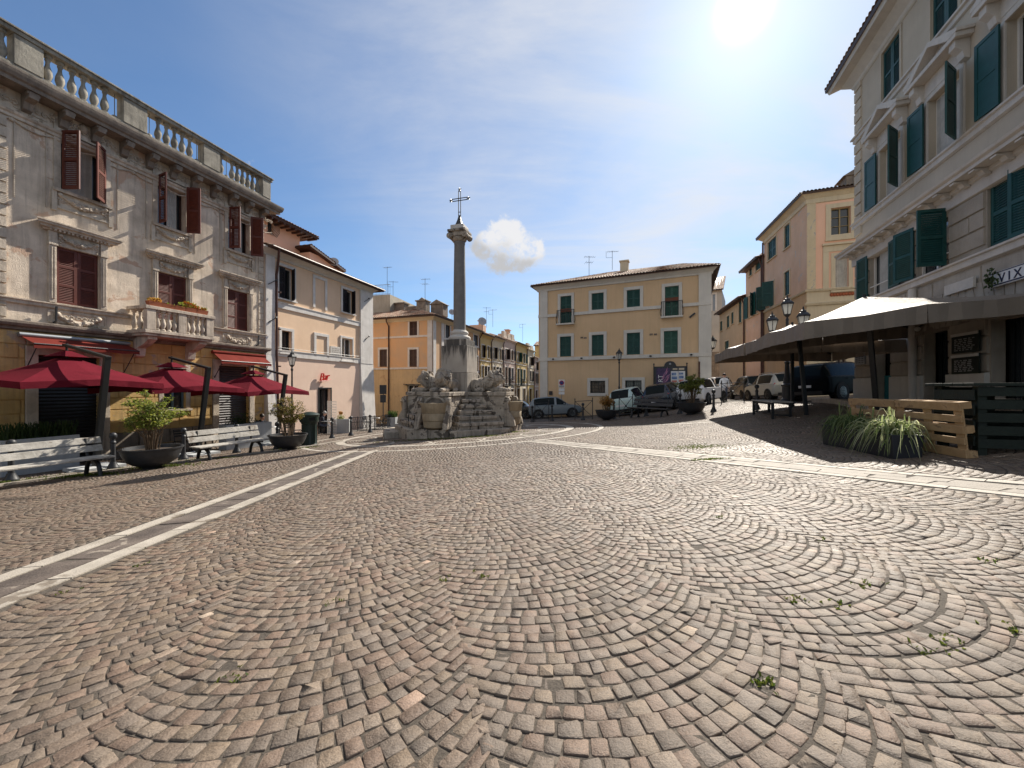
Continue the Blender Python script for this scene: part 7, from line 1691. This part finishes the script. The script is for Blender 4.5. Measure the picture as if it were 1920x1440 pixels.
# --- aerials and dishes on the roofs
for px_, Y, yt, yb, k, lab in ((726, 38.5, 500, 560, 0, 'thin aerial on the terrace house, left of the two'), (737, 38.5, 527, 556, 2, 'squarish aerial on the terrace house, right of the two'), (797, 36, 522, 566, 1, 'tall double aerial behind the chimneys of the orange house'), (912, 45, 576, 608, 1, 'aerial with thick head over the yellow row house'), (924, 46, 580, 607, 2, 'aerial with two crossbars beside the thick headed one'), (980, 58, 607, 636, 2, 'far aerial over the soft yellow row house'), (1104.5, 31.5, 480, 507, 1, 'aerial on the left slope of the golden roof'), (1148, 32.2, 470, 497, 2, 'flag shaped aerial by the chimney of the golden house')):
    r0, r1 = ray(px_, yb), ray(px_, yt); antenna(CAM+r0*Y, (r1.z-r0.z)*Y, lab, k, random.uniform(-.4, .4))
def dish(px_, py_, Y, label, s=.4):
    t = thing('satellite_dish', label, 'satellite dish', CAM+ray(px_, py_)*Y, 0); m = MB(); m.lathe([(.001,0),(s*.6,.03),(s,.1)], 16); T = Matrix.Rotation(R(70), 4, 'X') @ Matrix.Rotation(R(20), 4, 'Y'); m.v = [tuple(T @ Vector(p)) for p in m.v]; m.build('reflector', M['dish'], t, smooth=60); m = MB(); m.tube([(0,0,0),(0,.15,-.2),(0,.15,-.9)], .02, 5); m.tube([(0,0,-.1),(0,-.35,.15)], .012, 5); m.build('arm', M['iron'], t)
dish(626, 492, 26.5, 'dark satellite dish on the peach house roof', .32); dish(904, 603, 40, 'satellite dish above the yellow row house', .45); dish(847, 586, 36.5, 'small satellite dish on the orange flank roof', .3)
# --- weeds in the joints
def weeds(cx, cy, sx, sy, n, seed, mb, h=.07):
    rr = random.Random(seed)
    for i in range(n):
        x, y = rr.gauss(cx, sx), rr.gauss(cy, sy); z = zgf(x, y)-.01
        for k in range(4):
            a = rr.uniform(0, 6.28); l = h*rr.uniform(.4, 1.3); d = Vector((math.cos(a)*rr.uniform(.2,.9), math.sin(a)*rr.uniform(.2,.9), 1)).normalized()*l; b = Vector((-d.y, d.x, 0)).normalized()*rr.uniform(.003, .007); p = Vector((x, y, z)); m_ = p+d*.6; mb.add([p-b, p+b, m_+b, p+d+Vector((0,0,-l*.2)), m_-b], [(0,1,2,3,4)])
mb = MB()
for (px_, py_), sx, sy, n, h in (((1308, 838), .33, .22, 300, .04), ((1325, 862), .16, .04, 120, .045), ((1190, 822), 1.2, .4, 90, .02), ((1385, 850), .8, .2, 80, .02), ((845, 822), 1.2, .15, 420, .07), ((935, 812), .5, .2, 260, .07), ((95, 897), .35, .15, 160, .08), ((170, 891), .4, .12, 260, .08), ((290, 876), .55, .15, 360, .08), ((400, 860), .4, .1, 160, .06), ((560, 840), .35, .15, 220, .06), ((20, 905), .2, .1, 90, .08)):
    p = G(px_, py_); weeds(p.x, p.y, sx, sy, n, px_, mb, h)
for px_, py_, n in ((1440, 1285, 14), (1632, 1100, 9), (1480, 1125, 10), (1850, 1050, 8), (1345, 970, 10), (1780, 1210, 10), (1722, 1218, 8), (1570, 1135, 7), (830, 1085, 6), (440, 1270, 9), (905, 1080, 8), (1540, 1010, 6), (260, 1062, 6), (120, 1110, 8), (620, 1130, 6), (1890, 1180, 8)):
    p = G(px_, py_); weeds(p.x, p.y, .035, .03, n, px_, mb, .032)
o = mb.build('grass', M['grass'], fix=False); tag(o, 'tufts of grass and weeds growing in the joints of the paving', 'grass', kind='stuff')
# ------------------------------------------------------------------ cars
def catmull(P, sub):
    P = np.array(P, float); out = []; n = len(P)
    for i in range(n-1):
        p0, p1, p2, p3 = P[max(i-1, 0)], P[i], P[i+1], P[min(i+2, n-1)]
        for k in range(sub):
            t = k/sub; out.append(.5*((2*p1)+(-p0+p2)*t+(2*p0-5*p1+4*p2-p3)*t*t+(-p0+3*p1-3*p2+p3)*t**3))
    out.append(P[-1]); return np.array(out)
def car(name, label, P, head, L, W, H, pm, style='hatch', wheel=.31, plate=True, roof_rail=False):
    # stations: x (−.5 rear … .5 front), z bottom, z belt, z top, half width at belt, half width at top (fractions of L, H, W/2)
    if style == 'suv': st = [(-.5,.32,.56,.58,.80,.66),(-.485,.2,.6,.66,.93,.72),(-.45,.16,.62,.86,.97,.72),(-.40,.15,.63,.965,.99,.74),(-.2,.15,.63,1.0,1,.76),(.02,.15,.62,.985,1,.75),(.12,.15,.61,.9,1,.73),(.25,.15,.60,.64,.99,.74),(.4,.16,.56,.585,.97,.72),(.47,.2,.5,.52,.92,.7),(.5,.28,.42,.44,.78,.6)]
    elif style == 'sedan': st = [(-.5,.3,.5,.52,.78,.62),(-.48,.2,.58,.62,.92,.7),(-.40,.15,.62,.655,.97,.72),(-.33,.14,.63,.70,.99,.7),(-.22,.14,.63,.93,1,.68),(-.08,.14,.63,1.0,1,.7),(.06,.14,.62,.97,1,.7),(.16,.14,.61,.8,1,.7),(.25,.14,.60,.64,.99,.72),(.4,.16,.55,.575,.97,.7),(.475,.2,.48,.5,.9,.66),(.5,.28,.4,.42,.74,.55)]
    else: st = [(-.5,.3,.54,.56,.80,.62),(-.485,.2,.60,.66,.92,.68),(-.45,.15,.62,.82,.97,.70),(-.39,.14,.63,.95,.99,.71),(-.2,.14,.63,1.0,1,.73),(.03,.14,.62,.98,1,.72),(.13,.14,.61,.86,1,.71),(.255,.14,.60,.64,.99,.74),(.4,.16,.54,.57,.97,.72),(.475,.2,.47,.49,.9,.68),(.5,.28,.38,.4,.76,.58)]
    sub = 5; S_ = catmull(st, sub); S_[:, 0] *= L; S_[:, 1:4] *= H; S_[:, 4:] *= W/2
    rings = []
    for x, zb, zt, zr, wb, wt in S_:
        cab = max(0, (zr-zt)/H)
        pts = [(0,zb),(wb*.8,zb),(wb*.97,zb+.06*H),(wb*1.0,zb+(zt-zb)*.55),(wb*.985,zt-.015*H),(wb*.955,zt),(wt+(wb*.955-wt)*.5,zt+(zr-zt)*.52),(wt,zr-min(.05*H,cab*.25*H)),(wt*.88,zr-.006*H*min(1,cab*8)),(wt*.45,zr+.004*H),(0,zr+.006*H)]
        rings.append(pts)
    K = len(rings[0]); n = len(rings); V = []
    for i, r in enumerate(rings):
        V += [(S_[i, 0], y, z) for y, z in r]
    V += [(x, -y, z) for x, y, z in V]
    o2 = n*K; body = MB(); win = MB(); rest = []
    def region(i, j):
        f = (i+.5)/sub; xs = S_[i, 0]/L; cab = (S_[i, 3]-S_[i, 2])/H
        if j in (5, 6) and cab > .13:
            if style == 'hatch' and (-.035 < xs < -.005 or xs < -.39): return 0
            if style == 'suv' and (-.06 < xs < -.03 or (-.33 < xs < -.3)): return 0
            if style == 'sedan' and (-.06 < xs < -.03): return 0
            return 1
        lo, hi = {'hatch': ((1, 3), (5, 7)), 'suv': ((1, 3), (5, 7)), 'sedan': ((3, 5), (6, 8))}[style]
        if j in (8, 9) and (lo[0] < f < lo[1] or hi[0] < f < hi[1]): return 1
        if j == 7 and (hi[0] < f < hi[1]) and False: return 1
        return 0
    fb, fw = [], []
    for i in range(n-1):
        for j in range(K-1):
            a, b, c, d = i*K+j, i*K+j+1, (i+1)*K+j+1, (i+1)*K+j
            (fw if region(i, j) else fb).append((a, d, c, b)); (fw if region(i, j) else fb).append((a+o2, b+o2, c+o2, d+o2))
    for i, rv in ((0, 1), (n-1, 0)):
        ring = [i*K+j for j in range(K)]+[i*K+j+o2 for j in range(K-2, 0, -1)]; fb.append(tuple(ring if rv else ring[::-1]))
    t = thing(name, label, 'car', P, 0)
    def sub_mesh(fs):
        m = MB(); used = sorted({v for f in fs for v in f}); mp = {v: k for k, v in enumerate(used)}; m.v = [V[v] for v in used]; m.f = [tuple(mp[v] for v in f) for f in fs]; m.mi = [0]*len(fs); return m
    def smooth(o, weld=True):
        me = o.data; bm = bmesh.new(); bm.from_mesh(me); bmesh.ops.remove_doubles(bm, verts=bm.verts, dist=.0005); bmesh.ops.recalc_face_normals(bm, faces=bm.faces); bm.to_mesh(me); bm.free(); me.polygons.foreach_set('use_smooth', [True]*len(me.polygons)); me.set_sharp_from_angle(angle=R(38))
    o = sub_mesh(fb).build('body', pm, t, fix=False); smooth(o); o = sub_mesh(fw).build('windows', M['carglass'], t, fix=False); smooth(o)
    xw = (-.315*L, .315*L) if style != 'suv' else (-.3*L, .31*L)
    for x in xw:
        for sg in (-1, 1):
            y = sg*W/2
            arch = MB(); arch.lathe([(wheel*1.2,-.05),(wheel*1.2,.012),(.001,.013)], 24); arch.v = [(x+a, y*1.0+sg*c, b+wheel) for a, b, c in arch.v]; arch.build('wheel_arch', M['tyre'], t)
            ty = MB(); ty.lathe([(wheel*.66,-.18),(wheel*.95,-.18),(wheel,-.14),(wheel,-.03),(wheel*.95,.012),(wheel*.68,.02)], 24); ty.v = [(x+a, y+sg*(c+.012), b+wheel) for a, b, c in ty.v]; w_ = ty.build('wheel', M['tyre'], t, smooth=40)
            rm = MB(); rm.lathe([(wheel*.68,.018),(wheel*.6,.0),(wheel*.55,-.03),(.001,-.03)], 24)
            for k in range(5): a = 2*math.pi*k/5; rm.beam((0,0,.004),(wheel*.62*math.cos(a),wheel*.62*math.sin(a),.008),.05,.02)
            rm.v = [(x+a, y+sg*(c+.014), b+wheel) for a, b, c in rm.v]; rm.build('rim', M['rim'], w_, smooth=30)
    zt_ = S_[sub][2]
    for sg in (-1, 1):
        m = MB(); m.ball((-.478*L, sg*W*.405, .56*H), (.05, .1, .075*H), 10, 8); m.build('tail_light', M['tailred'], t, smooth=60)
        m = MB(); m.ball((.462*L, sg*W*.37, .43*H), (.09, .13, .05*H), 10, 8); m.build('headlight', M['milk'], t, smooth=60)
        m = MB(); m.ball((.17*L, sg*(W/2+.09), .65*H), (.06, .09, .055), 10, 8); m.tube([(.17*L, sg*W*.47, .63*H), (.17*L, sg*(W/2+.05), .645*H)], .02, 6); m.build('mirror', pm, t, smooth=60)
        m = MB(); m.tube([(.28*L, sg*(W/2*.99+.004), .58*H),(0, sg*(W/2*1.0+.004), .60*H),(-.38*L, sg*(W/2*.985+.004), .605*H)], .006, 4); m.build('belt_line', M['black'], t)
        for x in (.05*L, -.2*L): m = MB(); m.box(x-.09, x+.07, sg*(W/2+.012)-.015, sg*(W/2+.012)+.012, .545*H, .565*H); m.build('door_handle', pm, t)
        if roof_rail: m = MB(); m.tube([(-.36*L, sg*W*.33, H*.975),(-.32*L, sg*W*.33, H*1.03),(0, sg*W*.335, H*1.03),(.05*L, sg*W*.33, H*.98)], .018, 6); m.build('roof_rail', M['metal_grey'], t)
    m = MB(); m.box(-.503*L, -.485*L, -.26, .26, .36*H, .36*H+.11); m.build('licence_plate', M['signwhite'], t)
    m = MB(); m.box(-.502*L, -.46*L, -W*.36, W*.36, .18*H, .27*H); m.build('bumper_insert', M['black'], t); m = MB(); m.box(.46*L, .5*L, -W*.3, W*.3, .2*H, .32*H); m.build('bumper_insert', M['black'], t)
    # stand it on the slope
    e = .5; nrm_ = Vector((-(zgf(P.x+e, P.y)-zgf(P.x-e, P.y))/(2*e), -(zgf(P.x, P.y+e)-zgf(P.x, P.y-e))/(2*e), 1)).normalized(); f = Vector((head[0], head[1], 0)); f = (f-nrm_*f.dot(nrm_)).normalized(); l = nrm_.cross(f)
    t.rotation_euler = Matrix((f, l, nrm_)).transposed().to_euler(); return t
car('parked_car', 'dark blue grey hatchback parked sideways at the golden house', at(1041, 27.4), (.985, -.06), 3.7, 1.64, 1.5, paint('blue grey car paint', (.15,.18,.2)))
car('parked_car', 'black car half hidden behind the fountain basin', at(961, 29.2), (-.95, .3), 4.1, 1.7, 1.42, paint('black car paint', (.01,.01,.012)), 'sedan')
car('parked_car', 'pale mint hatchback seen from behind, left of the navy car', at(1186, 24.2), (.58, .81), 3.8, 1.72, 1.62, paint('pale mint car paint', (.5,.64,.61)))
car('parked_car', 'dark navy hatchback seen from behind, between the mint and the white car', at(1252, 23.2), (.62, .78), 3.85, 1.72, 1.56, paint('navy car paint', (.012,.016,.03)))
car('parked_car', 'white rounded car parked by the lone bollard', at(1317, 23.0), (.74, .67), 3.75, 1.68, 1.5, paint('white car paint', (.75,.75,.75)))
car('parked_car', 'dark grey estate with red tail lamps up the side street', at(1407, 27.5), (.28, .96), 4.3, 1.78, 1.62, paint('dark grey car paint', (.03,.032,.036)), 'suv')
car('parked_car', 'champagne silver hatchback with roof rails behind the triple lamp', at(1447, 23.4), (.12, 1), 3.75, 1.62, 1.56, paint('champagne car paint', (.36,.36,.33)), roof_rail=True)
car('parked_car', 'large black off-roader parked by the palazzo corner', at(1572, 17.6), (.93, .36), 4.5, 1.85, 1.68, paint('black blue car paint', (.007,.009,.012), .35), 'suv', .36)
car('parked_car', 'small white van glimpsed far up the side street', at(1347, 36.0), (.3, .95), 4.2, 1.75, 1.8, paint('far white van paint', (.5,.5,.5)), 'suv')
# ------------------------------------------------------------------ people
def person(label, P, rz, J, mats, hair, scale=1.0, name='person'):
    """J: joint name -> local xyz; one skinned surface, coloured by the nearest bone"""
    bones = [('pelvis','chest',.135,.15,'top'),('chest','neck',.15,.06,'top'),('neck','head0',.052,.06,'skin'),('head0','head1',.078,.092,'skin'),('head1','head2',.092,.07,'skin')]
    for s in 'LR': bones += [('chest','sh'+s,.1,.062,'top'),('sh'+s,'el'+s,.058,.042,'top'),('el'+s,'wr'+s,.04,.028,mats.get('fore','top')),('wr'+s,'ha'+s,.03,.036,'skin'),('pelvis','hi'+s,.12,.098,'leg'),('hi'+s,'kn'+s,.095,.062,'leg'),('kn'+s,'an'+s,.06,.042,'leg'),('an'+s,'to'+s,.045,.034,'shoe')]
    names = []; 
    for b in bones:
        for k in b[:2]:
            if k not in names: names.append(k)
    ext_v = [Vector(J[k]) for k in names]; rad = {}
    for a, b, r0, r1, m in bones: rad[b] = r1; rad.setdefault(a, r0)
    edges = [(names.index(a), names.index(b)) for a, b, *_ in bones]; rads = [rad[k] for k in names]
    fing = []
    for s in 'LR':
        w, h = Vector(J['wr'+s]), Vector(J['ha'+s]); d = (h-w).normalized(); sd_ = d.cross(Vector((0,0,1))).normalized() if abs(d.z) < .9 else Vector((0,1,0)); hi_ = names.index('ha'+s)
        for k, (o, l) in enumerate(((-.03,.062),(-.01,.075),(.01,.07),(.03,.055))):
            p = h+sd_*o+d*.035; q = p+d*l*.6-Vector((0,0,.012)); r = q+d*l*.4-Vector((0,0,.025)); fing.append((hi_, p, q, r, .0105))
        p = w+(h-w)*.45+sd_*.045; fing.append((hi_, p, p+d*.035+sd_*.02, p+d*.065+sd_*.012, .0115))
    for hi_, p, q, r, rr_ in fing:
        k = len(ext_v); ext_v += [p, q, r]; rads += [rr_*1.1, rr_, rr_*.8]; edges += [(hi_, k), (k, k+1), (k+1, k+2)]
    me = bpy.data.meshes.new('person_body'); me.from_pydata([tuple(v) for v in ext_v], edges, []); tmp = bpy.data.objects.new('person_tmp', me); COL.objects.link(tmp)
    md = tmp.modifiers.new('skin', 'SKIN'); sv = me.skin_vertices[0].data
    for k, r in enumerate(rads): sv[k].radius = (r, r)
    sv[0].use_root = True; ss = tmp.modifiers.new('sub', 'SUBSURF'); ss.levels = 2; ss.render_levels = 2
    dg = bpy.context.evaluated_depsgraph_get(); mesh = bpy.data.meshes.new_from_object(tmp.evaluated_get(dg)); bpy.data.objects.remove(tmp)
    keys = ['skin','top','leg','shoe']; mesh.materials.clear()
    for k in keys: mesh.materials.append(mats[k] if k != 'skin' else M['skin'])
    segs = [(Vector(J[a]), Vector(J[b]), r0, r1, m) for a, b, r0, r1, m in bones]
    for p in mesh.polygons:
        c = p.center; best = None
        for a, b, r0, r1, m in segs:
            d = b-a; t = max(0, min(1, (c-a).dot(d)/d.length_squared)); q = (c-a-d*t).length-(r0+(r1-r0)*t)
            if best is None or q < best[0]: best = (q, m)
        p.material_index = keys.index(best[1]); p.use_smooth = True
    t = thing(name, label, 'person', P, rz); o = bpy.data.objects.new('body', mesh); COL.objects.link(o); o.parent = t
    h0, h2 = Vector(J['head0']), Vector(J['head2']); fwd = Vector(J['face']).normalized(); up = (h2-h0).normalized(); sd_ = fwd.cross(up).normalized(); c = (h0+h2)/2+up*.0
    m = MB(); m.ball((0,0,0), (.098,.108,.105), 14, 10); fr_ = Matrix((sd_, fwd, up)).transposed(); keep = []
    m.v = [tuple(c+up*.045-fwd*.022+fr_ @ Vector(v)) for v in m.v]; m.build('hair', hair, t, smooth=60)
    m = MB(); m.ball(tuple(c+fwd*.098-up*.01), (.014,.02,.022), 8, 6); m.build('nose', M['skin'], t, smooth=60)
    m = MB()
    for sg in (-1, 1): m.ball(tuple(c+fwd*.088+sd_*sg*.033+up*.012), .011, 8, 6)
    m.build('eyes', M['cloth_black'], t); m = MB()
    for sg in (-1, 1): m.ball(tuple(c+sd_*sg*.09-fwd*.005), (.014,.022,.03), 8, 6)
    m.build('ears', M['skin'], t, smooth=60); m = MB(); m.ball(tuple(c+fwd*.087-up*.052), (.026,.01,.007), 8, 6); m.build('mouth', M['tailred'] if False else M['terracotta'], t, smooth=60)
    t.scale = (scale,)*3; return t
# facing +y in local space
def standing(): return dict(pelvis=(0,0,.95), chest=(0,.0,1.28), neck=(0,0,1.47), head0=(0,.01,1.55), head1=(0,.015,1.63), head2=(0,.01,1.7), face=(0,1,0), shL=(-.19,0,1.4), elL=(-.25,-.02,1.12), wrL=(-.24,.1,.9), haL=(-.235,.13,.83), shR=(.19,0,1.4), elR=(.25,-.03,1.12), wrR=(.24,.08,.89), haR=(.235,.11,.82), hiL=(-.1,0,.9), knL=(-.11,.05,.5), anL=(-.12,-.03,.09), toL=(-.13,.13,.04), hiR=(.1,0,.9), knR=(.11,.1,.5), anR=(.12,.12,.09), toR=(.13,.28,.04))
def sitting(lean=.0, read=False):
    d = dict(pelvis=(0,0,.55), chest=(0,.02+lean,.88), neck=(0,.06+lean*1.6,1.06), head0=(0,.1+lean*1.9,1.13), head1=(0,.13+lean*2.0,1.2), head2=(0,.13+lean*2.0,1.27), face=(0,1,-.45), shL=(-.19,.03+lean*1.3,1.0), elL=(-.26,.12+lean,.74), wrL=(-.14,.36+lean,.74), haL=(-.1,.44+lean,.75), shR=(.19,.03+lean*1.3,1.0), elR=(.26,.12+lean,.74), wrR=(.14,.36+lean,.74), haR=(.1,.44+lean,.75), hiL=(-.1,.06,.52), knL=(-.13,.46,.52), anL=(-.13,.42,.09), toL=(-.14,.58,.04), hiR=(.1,.06,.52), knR=(.13,.46,.52), anR=(.13,.5,.09), toR=(.14,.66,.04)); return d
MT = lambda top, leg: dict(top=top, leg=leg, shoe=M['cloth_black'], skin=M['skin'])
person('person in a pale striped shirt standing beside the white car', at(1358, 23.6), 2.8, standing(), MT(M['cloth_white'], M['cloth_jean']), M['hair_dark'], 1.0)
Pm = at(601, 22.6); person('grey haired person in a dark jacket sitting bent over a newspaper at the bar', Pm, -1.15, sitting(.06), MT(M['cloth_navy'], M['cloth_jean']), M['hair_grey'])
q = Vector((math.sin(1.15), math.cos(1.15), 0)); Pn = Pm+q*.5+Vector((0,0,.78)); nw = thing('newspaper', 'open newspaper held over the round table at the bar', 'newspaper', Pn, -1.15); m = MB()
for sg in (-1, 1): m.add([(0,-.12,0),(sg*.26,-.13,.05),(sg*.26,.17,.09),(0,.16,.03),(0,-.12,-.004),(sg*.26,-.13,.046),(sg*.26,.17,.086),(0,.16,.026)], [(0,1,2,3),(7,6,5,4),(0,4,5,1),(1,5,6,2),(2,6,7,3),(3,7,4,0)])
m.build('sheets', M['signwhite'], nw)
person('dark haired person in black sitting behind the planter under the far parasol', at(487, 17.2), -1.9, sitting(.02), MT(M['cloth_black'], M['cloth_black']), M['hair_dark'])
